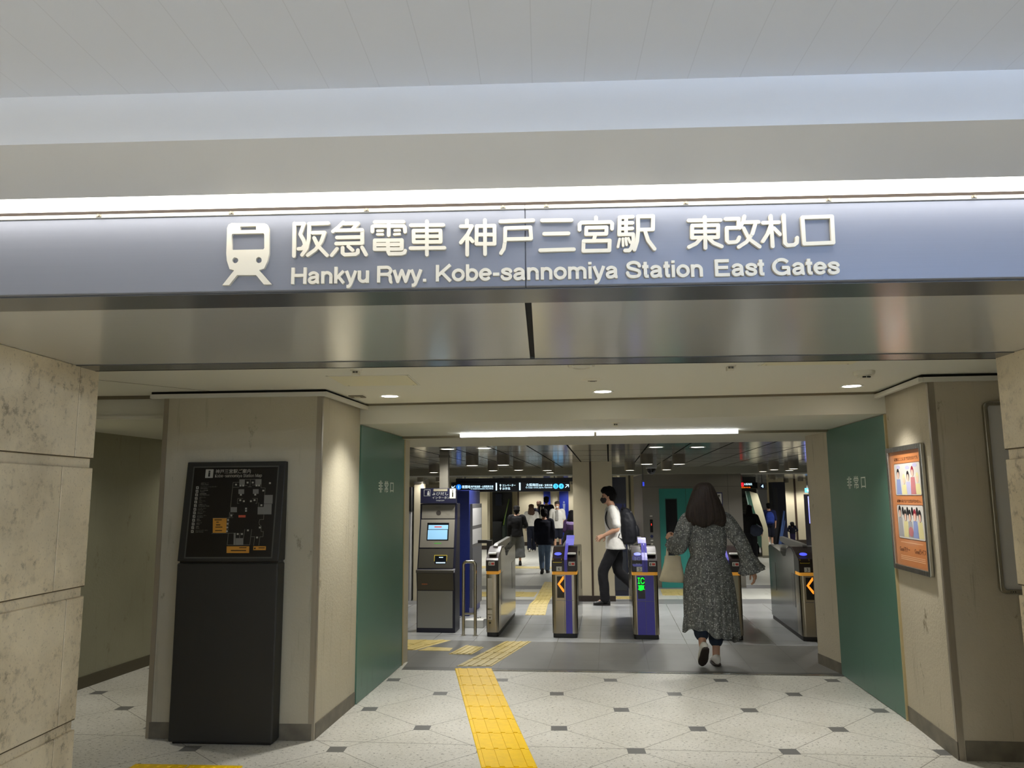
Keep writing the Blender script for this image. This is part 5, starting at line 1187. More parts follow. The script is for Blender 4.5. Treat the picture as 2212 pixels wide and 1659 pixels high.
MB().box((0.05, -0.003, 0.04), (0.10, 0.0, 0.10)).build('symbol_print', SW, vs)
vd = hall_thing('vending_display', 'tall lit lilac display with dark casing glimpsed beside the wall end', 'display', 8.76, 26.4, -0.25, 0)
MB().box((0.0, 0.0, 0.9), (0.14, 0.05, 1.78)).build('screen', mat('lilac_glow', (150, 150, 240), 0.4, emit=(140, 150, 255), glow=0.9), vd)
MB().box((0.08, 0.05, 0.0), (0.6, 0.7, 1.85)).build('casing', mat('casing_dark', (30, 28, 36), 0.4), vd)
for a, b, l in (((-2.62, 13.9), 0.16, 'thin stone post at the far edge of the hall by the navy machine'),):
    t = hall_thing('stone_post', l, 'column', -2.24, 14.0, 0.0)
    MB().box((-0.075, 0.0, -0.25), (0.06, 0.3, 1.86)).build('shaft', HW, t); MB().box((-0.08, -0.01, 1.84), (0.065, 0.31, 1.875)).build('cap', mat('post_grey', (96, 93, 84), 0.6), t)
wm = hall_thing('side_machine', 'white cased machine with small lit display seen through the gap next to the green panel', 'machine', -2.44, 13.9, -0.2)
MB().side([(0.0, 0.0), (0.0, 1.1), (0.06, 1.55), (0.4, 1.55), (0.4, 0.0)], -0.16, 0.08).build('case', mat('machine_white', (150, 150, 150), 0.5), wm)
MB().box((-0.15, 0.0, 1.55), (0.09, 0.3, 1.98)).build('top_case', mat('machine_black', (26, 27, 30), 0.4), wm)
MB().box((-0.08, -0.006, 1.66), (0.0, 0.0, 1.76)).box((-0.08, -0.006, 1.80), (-0.02, 0.0, 1.86)).build('lit_label', mat('label_glow', (200, 206, 255), 0.4, emit=(190, 196, 255), glow=0.6), wm)
sl = hall_thing('lit_sign', 'tiny lilac and orange lit sign at the edge of the hall above the white machine', 'sign', -2.44, 13.6, 1.74)
MB().box((-0.14, 0.0, 0.055), (0.07, 0.05, 0.115)).build('lilac_face', mat('label_glow', (200, 206, 255), 0.4, emit=(190, 196, 255), glow=0.6), sl)
MB().box((-0.14, 0.0, 0.0), (0.07, 0.05, 0.05)).build('orange_face', mat('orange_dim_glow', (180, 70, 30), 0.4, emit=(220, 80, 30), glow=0.4), sl)
MB().cyl((-0.03, 0.025, 0.115), (-0.03, 0.025, 0.434), 0.01, 8).build('hanger', mat('hanger_grey', (90, 90, 90), 0.5), sl)
# dull yellow tactile paving of the lobby and hall
TG = 'dull tactile paving of the ticket hall'
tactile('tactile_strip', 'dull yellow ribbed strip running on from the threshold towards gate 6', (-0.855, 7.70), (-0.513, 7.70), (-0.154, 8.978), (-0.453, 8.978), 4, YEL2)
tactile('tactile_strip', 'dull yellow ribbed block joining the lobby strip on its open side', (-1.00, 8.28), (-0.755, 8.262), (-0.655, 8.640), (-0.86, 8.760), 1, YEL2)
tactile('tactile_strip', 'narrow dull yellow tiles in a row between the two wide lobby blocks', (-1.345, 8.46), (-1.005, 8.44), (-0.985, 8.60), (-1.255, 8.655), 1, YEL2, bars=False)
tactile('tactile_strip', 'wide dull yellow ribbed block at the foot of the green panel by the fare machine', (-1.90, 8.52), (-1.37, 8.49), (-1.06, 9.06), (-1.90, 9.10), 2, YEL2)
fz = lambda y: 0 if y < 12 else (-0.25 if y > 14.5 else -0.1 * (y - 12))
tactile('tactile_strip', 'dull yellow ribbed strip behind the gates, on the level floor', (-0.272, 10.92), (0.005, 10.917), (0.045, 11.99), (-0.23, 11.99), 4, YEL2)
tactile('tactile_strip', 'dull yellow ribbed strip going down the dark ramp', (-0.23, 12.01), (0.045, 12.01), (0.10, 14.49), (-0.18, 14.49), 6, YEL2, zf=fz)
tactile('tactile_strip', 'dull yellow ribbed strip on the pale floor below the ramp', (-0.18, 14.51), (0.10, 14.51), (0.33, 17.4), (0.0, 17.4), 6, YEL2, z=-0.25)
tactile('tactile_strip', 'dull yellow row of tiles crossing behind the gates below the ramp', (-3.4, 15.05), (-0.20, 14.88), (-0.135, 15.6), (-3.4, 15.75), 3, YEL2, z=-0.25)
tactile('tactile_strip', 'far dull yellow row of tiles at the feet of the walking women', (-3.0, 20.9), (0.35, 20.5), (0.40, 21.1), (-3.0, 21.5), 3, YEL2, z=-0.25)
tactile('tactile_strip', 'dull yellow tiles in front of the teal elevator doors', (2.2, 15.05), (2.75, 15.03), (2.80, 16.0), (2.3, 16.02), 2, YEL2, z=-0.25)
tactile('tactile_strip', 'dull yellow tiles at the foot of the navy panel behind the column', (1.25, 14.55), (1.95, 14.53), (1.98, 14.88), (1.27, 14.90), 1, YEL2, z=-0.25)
# ================================================================== people
def fuse(name, mb, voxel, m, parent, iters=4, noise=0.0, nscale=30.0):
    """all shapes of mb grown together into one continuous skin"""
    o = mb.build(name, None, None)
    r = o.modifiers.new('r', 'REMESH'); r.mode = 'VOXEL'; r.voxel_size = voxel; r.use_smooth_shade = True
    s = o.modifiers.new('s', 'SMOOTH'); s.iterations = iters; s.factor = 0.5
    if noise:
        t = bpy.data.textures.new(name, 'CLOUDS'); t.noise_scale = 1.0 / nscale
        d = o.modifiers.new('d', 'DISPLACE'); d.texture = t; d.strength = noise; d.mid_level = 0.5; d.texture_coords = 'LOCAL'
    dg = bpy.context.evaluated_depsgraph_get(); dg.update()
    me = bpy.data.meshes.new_from_object(o.evaluated_get(dg))
    bpy.data.objects.remove(o)
    for p in me.polygons: p.use_smooth = True
    return link_mesh(name, me, m, parent)
def curve_pts(P, R, sub=4):
    """a smooth run of points and radii through the given ones"""
    P = [Vector(p) for p in P]; outp, outr = [], []
    n = len(P)
    for i in range(n - 1):
        p0, p1, p2, p3 = P[max(i - 1, 0)], P[i], P[i + 1], P[min(i + 2, n - 1)]
        for k in range(sub):
            t = k / sub
            outp.append(0.5 * ((2 * p1) + (p2 - p0) * t + (2 * p0 - 5 * p1 + 4 * p2 - p3) * t * t + (3 * p1 - p0 - 3 * p2 + p3) * t ** 3))
            tt = t * t * (3 - 2 * t); outr.append(R[i] * (1 - tt) + R[i + 1] * tt)
    outp.append(P[-1]); outr.append(R[-1])
    return outp, outr
def limb(mb, P, R, seg=14, sub=4):
    p, r = curve_pts(P, R, sub)
    mb.tube(p, r, seg); mb.ball(p[0], r[0] * 0.98, 12, 8); mb.ball(p[-1], r[-1] * 0.98, 12, 8)
def ell_loft(mb, rings, seg=28, power=2.0):
    """rings: (centre, rx, ry) in horizontal slices"""
    out = []
    for c, rx, ry in rings:
        ring = []
        for k in range(seg):
            t = 2 * math.pi * k / seg; ct, st = math.cos(t), math.sin(t)
            e = 2.0 / power
            ring.append((c[0] + rx * math.copysign(abs(ct) ** e, ct), c[1] + ry * math.copysign(abs(st) ** e, st), c[2]))
        out.append(ring)
    mb.loft(out)
def V3(*a): return Vector(a)
def stand_pose(H, lean=0.0, step=0.0, arm=0.0, knee=0.0):
    """joints of a person facing +y; step: how far the right foot is ahead; arm: swing"""
    s = H / 1.7
    J = {'pel': V3(0, 0, 0.92), 'waist': V3(0, lean * 0.3, 1.06), 'chest': V3(0, lean * 0.7, 1.26), 'neck': V3(0, lean, 1.44), 'head': V3(0, lean + 0.02, 1.585)}
    for k, q in (('L', -1), ('R', 1)):
        f = step * q
        J['hi' + k] = V3(q * 0.085, 0, 0.90)
        J['kn' + k] = V3(q * 0.085, f * 0.5 + 0.04, 0.485)
        J['an' + k] = V3(q * 0.08, f - 0.02, 0.085)
        J['to' + k] = V3(q * 0.09, f + 0.13, 0.03)
        J['sh' + k] = V3(q * 0.185, lean, 1.385)
        J['el' + k] = V3(q * 0.225, lean - arm * q - 0.03, 1.11)
        J['wr' + k] = V3(q * 0.225, lean - arm * q * 1.6 + 0.06, 0.86)
        J['hd' + k] = V3(0, 0.1, -1)
    if step:   # the rear foot rolls over its toe
        r = 'L' if step > 0 else 'R'; f = -abs(step)
        J['an' + r] = V3(J['an' + r].x, f - 0.02, 0.085 + 0.30 * abs(step)); J['to' + r] = V3(J['to' + r].x, f + 0.10, 0.025)
        J['kn' + r] = V3(J['kn' + r].x, f * 0.35 + 0.05, 0.49)
    for k in J:
        if not k.startswith('hd'): J[k] = J[k] * s
    J['s'] = s
    return J
def hand(mb, wr, d, side, s=1.0, curl=0.5, up=None, spread=0.0):
    """palm, four bent fingers of unequal length and a thumb; d: where the hand points, side: +1/-1, up: back of the hand"""
    d = d.normalized(); up = (up or V3(side, 0, 0)); up = (up - d * up.dot(d)).normalized(); w = d.cross(up).normalized()
    P = lambda a, b, c: wr + (d * a + w * b + up * c) * s
    ell = []
    limb(mb, [P(0, 0, 0), P(0.035, 0.012, 0), P(0.08, 0.022, 0)], [0.021 * s, 0.019 * s, 0.015 * s], 10, 3)
    limb(mb, [P(0, 0, 0), P(0.04, 0, 0), P(0.085, 0, 0)], [0.023 * s, 0.018 * s, 0.015 * s], 10, 3)
    limb(mb, [P(0, 0, 0), P(0.035, -0.012, 0), P(0.078, -0.024, 0)], [0.021 * s, 0.018 * s, 0.014 * s], 10, 3)
    for i, (b, L) in enumerate(((0.030, 0.068), (0.010, 0.076), (-0.011, 0.070), (-0.031, 0.056))):
        a0 = 0.082 - abs(b - 0.008) * 0.22
        c1 = curl * 0.9; c2 = curl * 2.0
        sp = spread * (b / 0.03)
        p0 = P(a0, b, 0)
        d1 = (d * math.cos(c1) - up * math.sin(c1) + w * sp).normalized(); d2 = (d * math.cos(c2) - up * math.sin(c2) + w * sp).normalized()
        p1 = p0 + d1 * L * 0.55 * s; p2 = p1 + d2 * L * 0.45 * s
        limb(mb, [p0, p1, p2], [0.0098 * s, 0.0092 * s, 0.0078 * s], 8, 3)
    t0 = P(0.018, 0.022, -0.006); t1 = t0 + (d * 0.55 + w * 0.75 - up * 0.35 * (0.4 + curl)).normalized() * 0.042 * s
    t2 = t1 + (d * 0.85 + w * (0.45 - 0.5 * curl) - up * 0.6 * curl).normalized() * 0.034 * s
    limb(mb, [t0, t1, t2], [0.013 * s, 0.0105 * s, 0.0085 * s], 8, 3)
def head_shape(mb, c, s, yaw=0.0, pitch=0.0):
    """skull, jaw, nose, lips, brow, ears; c: middle of the head, eyes at its height"""
    R = Matrix.Rotation(yaw, 3, 'Z') @ Matrix.Rotation(pitch, 3, 'X')
    P = lambda x, y, z: c + R @ (V3(x, y, z) * s)
    prof = [(-0.115, 0.030, 0.030, 0.045), (-0.105, 0.044, 0.050, 0.035), (-0.08, 0.055, 0.070, 0.018), (-0.045, 0.065, 0.085, 0.004), (0.0, 0.072, 0.094, -0.004), (0.04, 0.074, 0.097, -0.008), (0.075, 0.067, 0.088, -0.010), (0.10, 0.048, 0.064, -0.012), (0.114, 0.020, 0.028, -0.012)]
    rings = []
    for z, rx, ry, yo in prof:
        rings.append([P(rx * math.cos(2 * math.pi * k / 24), yo + ry * math.sin(2 * math.pi * k / 24), z) for k in range(24)])
    mb.loft(rings)
    limb(mb, [P(0, 0.085, 0.008), P(0, 0.098, -0.020), P(0, 0.104, -0.034)], [0.007 * s, 0.009 * s, 0.011 * s], 8, 3)       # nose
    for q in (-1, 1):
        mb.ball(P(q * 0.012, 0.092, -0.036), 0.009 * s, 8, 6)
        limb(mb, [P(q * 0.012, 0.083, 0.020), P(q * 0.036, 0.078, 0.024), P(q * 0.056, 0.060, 0.016)], [0.008 * s, 0.009 * s, 0.006 * s], 8, 2)   # brow
        limb(mb, [P(q * 0.071, -0.002, -0.030), P(q * 0.078, -0.012, 0.0), P(q * 0.074, -0.006, 0.022)], [0.008 * s, 0.011 * s, 0.008 * s], 8, 2)  # ear
        mb.ball(P(q * 0.042, 0.066, -0.022), 0.018 * s, 10, 6)
    limb(mb, [P(-0.020, 0.082, -0.062), P(0, 0.090, -0.060), P(0.020, 0.082, -0.062)], [0.005 * s, 0.008 * s, 0.005 * s], 8, 2)
    limb(mb, [P(-0.016, 0.080, -0.073), P(0, 0.087, -0.073), P(0.016, 0.080, -0.073)], [0.005 * s, 0.008 * s, 0.005 * s], 8, 2)
    mb.ball(P(0, 0.066, -0.098), 0.022 * s, 10, 6)
    return P
SKIN = mat('skin', (196, 150, 122), 0.5)
EYE = mat('eye_dark', (30, 22, 18), 0.2)
def body(J, parent, voxel=0.007, curlL=0.7, curlR=0.7, yaw=0.0, pitch=0.0, upL=None, upR=None, slim=1.0, spL=0.0, spR=0.0, legs=0.8):
    s = J['s']; mb = MB()
    p, w, c, n = J['pel'], J['waist'], J['chest'], J['neck']
    z = V3(0, 0, 1)
    ell_loft(mb, [(p - z * 0.06 * s, 0.13 * s * slim, 0.10 * s), (p, 0.155 * s * slim, 0.112 * s), (w, 0.122 * s * slim, 0.088 * s), (c, 0.142 * s * slim, 0.102 * s), (c.lerp(n, 0.6), 0.15 * s * slim, 0.085 * s), (c.lerp(n, 0.86), 0.085 * s, 0.062 * s), (n, 0.056 * s, 0.056 * s)], 24)
    limb(mb, [n - z * 0.04 * s, n, J['head'] - z * 0.07 * s], [0.056 * s, 0.052 * s, 0.052 * s], 14, 3)
    for k, q in (('L', -1), ('R', 1)):
        limb(mb, [J['hi' + k], J['hi' + k].lerp(J['kn' + k], 0.4), J['kn' + k], J['kn' + k].lerp(J['an' + k], 0.35) - V3(0, 0.012, 0) * s, J['an' + k]], [0.084 * s * legs, 0.074 * s * legs, 0.052 * s * legs, 0.052 * s * legs, 0.035 * s])
        to = J['to' + k]; an = J['an' + k]
        limb(mb, [an - V3(0, 0.028, 0.03) * s, an.lerp(to, 0.45) + V3(0, 0, -0.004) * s, an.lerp(to, 0.6)], [0.028 * s, 0.026 * s, 0.014 * s], 12, 3)
        limb(mb, [n.lerp(J['sh' + k], 0.25) - z * 0.02 * s, J['sh' + k], J['sh' + k].lerp(J['el' + k], 0.5), J['el' + k], J['el' + k].lerp(J['wr' + k], 0.3), J['wr' + k]], [0.05 * s, 0.051 * s, 0.044 * s, 0.037 * s, 0.037 * s, 0.025 * s])
        hand(mb, J['wr' + k], J['hd' + k], q, s, curlL if k == 'L' else curlR, upL if k == 'L' else upR, spL if k == 'L' else spR)
    head_shape(mb, J['head'], s, yaw, pitch)
    o = fuse('body', mb, voxel, SKIN, parent, 3)
    e = MB(); R = Matrix.Rotation(yaw, 3, 'Z') @ Matrix.Rotation(pitch, 3, 'X')
    for q in (-1, 1): e.ball(J['head'] + R @ (V3(q * 0.031, 0.078, 0.002) * s), 0.011 * s, 10, 8)
    e.build('eyes', EYE, o, True)
    return o
def trousers(J, parent, m, hip=0.098, knee=0.068, hem=0.055, length=1.0, voxel=0.01, name='trousers', top=0.06):
    s = J['s']; mb = MB(); p = J['pel']; z = V3(0, 0, 1)
    ell_loft(mb, [(p - z * 0.11 * s, 0.14 * s, 0.10 * s), (p - z * 0.04 * s, 0.168 * s, 0.125 * s), (p + z * 0.02 * s, 0.165 * s, 0.122 * s), (p + z * top * s, 0.15 * s, 0.108 * s)], 24)
    for k in 'LR':
        h, n, a = J['hi' + k], J['kn' + k], J['an' + k]
        e = n.lerp(a, length) if length <= 1 else a + z * 0.0
        limb(mb, [h - z * 0.02 * s, h.lerp(n, 0.5), n, n.lerp(e, 0.5), e], [hip * s, (hip + knee) / 2 * s, knee * s, (knee * 0.55 + hem * 0.45) * s, hem * s], 16)
    return fuse(name, mb, voxel, m, parent, 3, 0.012 * s, 14)
def top(J, parent, m, sleeve=0.45, hem=0.02, chest=0.165, waist=0.155, depth=0.125, arm=0.062, voxel=0.01, name='shirt', flare=0.0):
    s = J['s']; mb = MB(); p, w, c, n = J['pel'], J['waist'], J['chest'], J['neck']; z = V3(0, 0, 1)
    ell_loft(mb, [(p - z * hem * s, (waist + 0.015 + flare) * s, (depth + flare * 0.6) * s), (w, waist * s, (depth - 0.012) * s), (c, chest * s, depth * s), (c.lerp(n, 0.6), (chest + 0.008) * s, (depth - 0.028) * s), (c.lerp(n, 0.88), 0.105 * s, 0.078 * s), (n - z * 0.012 * s, 0.068 * s, 0.066 * s)], 24)
    for k in 'LR':
        sh, e, wr = J['sh' + k], J['el' + k], J['wr' + k]
        P = [n.lerp(sh, 0.35) - z * 0.03 * s, sh, sh.lerp(e, 0.5)]; R = [0.06 * s, arm * s, arm * 0.97 * s]
        if sleeve <= 0.5: P.append(sh.lerp(e, min(1.0, sleeve * 2))); R.append(arm * 1.0 * s)
        else:
            P += [e, e.lerp(wr, (sleeve - 0.5) * 2)]; R += [arm * 0.86 * s, arm * 0.72 * s]
        limb(mb, P, R, 14)
    return fuse(name, mb, voxel, m, parent, 3, 0.012 * s, 14)
def shoes(J, parent, m, sole=None, r=0.040, name='shoe'):
    s = J['s']
    for k in 'LR':
        an, to = J['an' + k], J['to' + k]
        d = to - an; d.z = 0
        d = d.normalized() if d.length > 1e-4 else V3(0, 1, 0)
        pitch = math.atan2((an.z - 0.085 * s) - (to.z - 0.03 * s), (Vector((to.x - an.x, to.y - an.y)).length))
        f = (to - an + V3(0, 0, 0.055) * s).normalized(); side = f.cross(V3(0, 0, 1)).normalized(); u = side.cross(f)
        base = an - u * 0.085 * s
        P = lambda a, b, c: base + (f * a + side * b + u * c) * s
        mb = MB()
        rows = [(-0.075, 0.020, 0.055), (-0.06, 0.033, 0.078), (-0.02, 0.038, 0.088), (0.03, 0.040, 0.076), (0.08, 0.045, 0.055), (0.12, 0.044, 0.046), (0.155, 0.034, 0.036), (0.172, 0.016, 0.024)]
        mb.loft([[P(a, w_ * math.cos(t), 0.014 + max(0, h * 0.5 * (1 + math.sin(t))) if math.sin(t) > -0.99 else 0.014) for t in [2 * math.pi * i / 20 for i in range(20)]] for a, w_, h in rows])
        o = mb.build(name, m, parent, True, angle=180)
        sb = MB(); sb.loft([[P(a, w_ * 1.04 * math.cos(t), 0.010 + 0.010 * math.sin(t)) for t in [2 * math.pi * i / 20 for i in range(20)]] for a, w_, h in rows])
        sb.build('sole', sole or mat('dark_sole', (38, 34, 32), 0.7), o, True, angle=180)
def short_hair(J, parent, m, yaw=0.0, pitch=0.0, long=0.0, voxel=0.009, vol=1.0, name='hair'):
    s = J['s']; c = J['head']; R = Matrix.Rotation(yaw, 3, 'Z') @ Matrix.Rotation(pitch, 3, 'X')
    P = lambda x, y, z: c + R @ (V3(x, y, z) * s)
    mb = MB()
    for x, y, z, r in ((0, -0.02, 0.055, 0.088), (0, 0.03, 0.075, 0.066), (0.03, 0.0, 0.07, 0.066), (-0.03, 0.0, 0.07, 0.066), (0, -0.05, 0.01, 0.074), (0.03, -0.045, 0.0, 0.062), (-0.03, -0.045, 0.0, 0.062), (0.045, 0.055, 0.075, 0.032), (-0.045, 0.055, 0.075, 0.032), (0, 0.072, 0.075, 0.032), (0, -0.06, -0.045, 0.045), (0.035, -0.05, -0.04, 0.04), (-0.035, -0.05, -0.04, 0.04), (0.068, 0.0, 0.01, 0.022), (-0.068, 0.0, 0.01, 0.022)):
        mb.ball(P(x * vol, y * (0.5 + 0.5 * vol), z), r * (0.6 + 0.4 * vol) * s, 14, 10)
    if long:
        zs = [0.02, -0.05, -0.12, -0.12 - long * 0.5, -0.12 - long]
        rings = [(0.085, 0.080), (0.098, 0.085), (0.108, 0.080), (0.118, 0.070), (0.10, 0.045)]
        mb.loft([[P(rx * vol * math.cos(2 * math.pi * k / 20), -0.035 + ry * vol * math.sin(2 * math.pi * k / 20) - 0.012 * i, zz) for k in range(20)] for i, (zz, (rx, ry)) in enumerate(zip(zs, rings))])
    return fuse(name, mb, voxel, m, parent, 3, 0.014 * s, 45)
HAIR = mat('black_hair', (16, 14, 14), 0.75, spec=0.15)
def hair_strands(name, c0, c1):
    m = bpy.data.materials.new(name); k = Nodes(m); b = k.b
    f = k.noise(1.0, 4, 0.6, k.mapped((120, 60, 5)))
    k.link(k.mix(f, lin(c0), lin(c1)), b.inputs['Base Color'])
    b.inputs['Roughness'].default_value = 0.5
    b.inputs['Specular IOR Level'].default_value = 0.3
    k.bump(f, 0.8, 0.01)
    return m
BROWNHAIR = hair_strands('dark_brown_hair', (14, 11, 10), (56, 43, 37))
def fabric(name, rgb, vary=0.12, rough=0.85): return mat(name, rgb, rough, vary=vary, vscale=10, spec=0.25)
# ---------------------------------------------------------------- the woman in the floral dress
def floral():
    m = bpy.data.materials.new('floral_dress_cloth'); k = Nodes(m); b = k.b
    def dots(scale, lo, hi, seed):
        v = k.n('ShaderNodeTexVoronoi'); v.inputs['Scale'].default_value = scale; v.inputs['Randomness'].default_value = 0.8
        mp_ = k.n('ShaderNodeMapping'); k.link(k.obj(), mp_.inputs[0]); mp_.inputs['Location'].default_value = seed
        k.link(mp_.outputs[0], v.inputs['Vector'])
        return k.ramp(v.outputs['Distance'], hi, lo), v.outputs['Color']
    d1, c1 = dots(56, 0.20, 0.44, (0, 0, 0)); d2, c2 = dots(100, 0.20, 0.42, (3, 1, 2))
    base = k.mix(k.ramp(k.noise(25, 3), 0.35, 0.65), lin((72, 74, 74)), lin((106, 108, 106)))
    s1 = k.n('ShaderNodeSeparateColor'); k.link(c1, s1.inputs[0])
    keep = k.m('GREATER_THAN', s1.outputs[0], 0.25)
    base = k.mix(k.m('MULTIPLY', d2, 0.55), base, lin((146, 147, 142)))
    k.link(k.mix(k.m('MULTIPLY', k.m('MULTIPLY', d1, keep), 0.66), base, lin((196, 197, 194))), b.inputs['Base Color'])
    b.inputs['Roughness'].default_value = 0.7; b.inputs['Specular IOR Level'].default_value = 0.3
    return m
def woman():
    t = thing('person', 'woman with long dark hair in floral dress walking away with cream bag', 'person', (1.60, 7.80, 0.0))
    J = stand_pose(1.715); s = J['s']
    J['head'] = V3(-0.025, 0.0, 1.60); J['neck'] = V3(-0.02, -0.005, 1.445)
    J['shL'] = V3(-0.185, -0.01, 1.375); J['elL'] = V3(-0.285, -0.02, 1.115); J['wrL'] = V3(-0.335, 0.17, 1.155); J['hdL'] = V3(-0.20, 0.75, 0.55)
    J['shR'] = V3(0.165, -0.01, 1.375); J['elR'] = V3(0.305, -0.07, 1.12); J['wrR'] = V3(0.405, -0.03, 0.885); J['hdR'] = V3(0.30, 0.10, -0.95)
    J['hiL'] = V3(-0.08, 0, 0.90); J['knL'] = V3(-0.110, 0.03, 0.50); J['anL'] = V3(-0.125, -0.165, 0.195); J['toL'] = V3(-0.130, -0.085, 0.045)
    J['hiR'] = V3(0.075, 0, 0.90); J['knR'] = V3(0.055, 0.05, 0.49); J['anR'] = V3(0.025, -0.02, 0.088); J['toR'] = V3(0.035, 0.12, 0.03)
    b = body(J, t, 0.0055, curlL=1.15, curlR=0.55, yaw=0.0, upL=V3(-0.9, -0.2, 0.4), upR=V3(0.9, -0.5, 0.1), slim=0.95)
    FL = floral()
    # jeans rolled above the ankle
    jm = MB()
    for k in 'LR':
        h, n, a = J['hi' + k], J['kn' + k], J['an' + k]
        limb(jm, [h, h.lerp(n, 0.5), n, n.lerp(a, 0.5), n.lerp(a, 0.66)], [0.092, 0.085, 0.076, 0.070, 0.070], 18)
    fuse('jeans', jm, 0.008, mat('dark_denim', (34, 46, 62), 0.85, vary=0.15, vscale=30), t, 3, 0.010, 16)
    # dress: a pleated loft, gathered at the waist, hem swinging lower on one side
    N = 160; rings = []
    prof = [(1.452, 0.062, 0.058), (1.430, 0.085, 0.066), (1.405, 0.130, 0.080), (1.375, 0.168, 0.094), (1.33, 0.182, 0.108), (1.27, 0.186, 0.120), (1.19, 0.186, 0.124), (1.11, 0.182, 0.122), (1.055, 0.172, 0.115), (1.030, 0.163, 0.109), (1.012, 0.163, 0.109), (0.990, 0.176, 0.118), (0.94, 0.200, 0.140), (0.86, 0.220, 0.162), (0.76, 0.233, 0.182), (0.66, 0.240, 0.196), (0.56, 0.246, 0.206), (0.47, 0.250, 0.214), (0.39, 0.252, 0.220), (0.32, 0.252, 0.222), (0.275, 0.250, 0.222)]
    for i, (z, rx, ry) in enumerate(prof):
        ring = []; low = max(0.0, (1.0 - z) / 0.72); up = 1.0 if 1.03 < z < 1.40 else 0.0
        for k in range(N):
            a = 2 * math.pi * k / N
            pl = (0.018 * math.sin(22 * a + 1.3) + 0.012 * math.sin(37 * a)) * min(1, low * 2.5) + 0.010 * math.sin(30 * a + 0.7) * up
            big = low * (0.075 * math.sin(3 * a + 0.8 + 2.2 * low) + 0.060 * math.sin(5 * a - 1.1 + 3.5 * low) + 0.02 * math.sin(9 * a + 3 * low))
            r = 1 + pl + big
            x = rx * r * math.cos(a) - 0.012 * (1 - low) - 0.03 * low
            y = ry * r * math.sin(a) - 0.005 - 0.035 * low
            zz = z
            if low > 0.5:
                q = (low - 0.5) * 2
                zz -= q * (0.055 * math.cos(a - 0.35) - 0.010 + 0.022 * math.sin(4 * a + 0.6) + 0.012 * math.sin(11 * a))
            ring.append((x, y, zz))
        rings.append(ring)
    d = MB(); d.loft(rings, cap=False)
    o = d.build('dress', FL, t, True, angle=180)
    so = o.modifiers.new('thick', 'SOLIDIFY'); so.thickness = 0.004; so.offset = -1
    sb = o.modifiers.new('sub', 'SUBSURF'); sb.levels = 1; sb.render_levels = 1
    tie = MB(); tie.loft([[((0.1665 + dr) * math.cos(a) - 0.012, (0.1125 + dr) * math.sin(a) - 0.005, z) for a in [2 * math.pi * k / 64 for k in range(64)]] for z, dr in ((1.012, 0.0), (1.015, 0.004), (1.026, 0.004), (1.030, 0.0))], cap=False)
    tie.build('waist_seam', FL, o, True)
    def sleeve(P, R, waves, sq):
        p, r = curve_pts(P, R, 5); rings = []; nn = 48
        u = V3(0, 1, 0)
        for i, (c, rr) in enumerate(zip(p, r)):
            dd = (p[min(i + 1, len(p) - 1)] - p[max(i - 1, 0)]).normalized(); uu = (u - dd * u.dot(dd)).normalized(); ww = dd.cross(uu)
            tt = i / (len(p) - 1)
            rings.append([c + (uu * math.cos(a) + ww * math.sin(a)) * rr * (1 + 0.05 * math.sin(7 * a + 4 * tt) + 0.05 * tt * math.sin(waves * a + 1)) for a in [2 * math.pi * k / nn for k in range(nn)]])
        q = MB(); q.loft(rings, cap=False)
        w = q.build('sleeve', FL, o, True, angle=180)
        m_ = w.modifiers.new('thick', 'SOLIDIFY'); m_.thickness = 0.004
    sleeve([(-0.10, -0.005, 1.385), (-0.185, -0.01, 1.355), (-0.240, -0.02, 1.25), (-0.285, -0.025, 1.125), (-0.300, 0.03, 1.105), (-0.322, 0.10, 1.125)], [0.060, 0.080, 0.086, 0.082, 0.080, 0.084], 9, 1)
    sleeve([(0.08, -0.005, 1.385), (0.165, -0.01, 1.355), (0.235, -0.04, 1.25), (0.305, -0.07, 1.12), (0.350, -0.055, 1.01), (0.375, -0.045, 0.95), (0.400, -0.035, 0.875)], [0.060, 0.078, 0.078, 0.070, 0.068, 0.090, 0.128], 11, 1)
    # hair: long, spreading over the shoulders
    hb = MB(); N = 96; rings = []
    for i, (z, rx, ry, yo) in enumerate([(1.727, 0.015, 0.015, -0.02), (1.722, 0.050, 0.055, -0.02), (1.705, 0.078, 0.085, -0.018), (1.675, 0.098, 0.106, -0.016), (1.635, 0.115, 0.118, -0.018), (1.585, 0.135, 0.120, -0.024), (1.535, 0.156, 0.120, -0.034), (1.48, 0.176, 0.116, -0.046), (1.42, 0.194, 0.108, -0.060), (1.37, 0.198, 0.094, -0.075), (1.335, 0.186, 0.076, -0.086), (1.312, 0.140, 0.050, -0.095), (1.303, 0.06, 0.02, -0.098)]):
        low = min(1.0, (1.727 - z) / 0.36)
        rings.append([(-0.025 + rx * (1 + low * (0.025 * math.sin(14 * a + 1) + 0.02 * math.sin(23 * a))) * math.cos(a), yo + ry * (1 + low * (0.03 * math.sin(17 * a) + 0.02 * math.sin(29 * a + 2))) * math.sin(a) * (1.0 if math.sin(a) < 0 else max(0.25, 1 - 1.15 * low)), z - 0.02 * low * math.sin(3 * a + 1) - 0.006 * low * math.sin(21 * a)) for a in [2 * math.pi * k / N for k in range(N)]])
    hb.loft(rings); h = hb.build('hair', BROWNHAIR, t, True, angle=180)
    h.modifiers.new('sub', 'SUBSURF').render_levels = 1
    shoes(J, t, mat('white_shoe', (214, 210, 200), 0.5), mat('brown_sole', (52, 42, 36), 0.7))
    return t
woman()
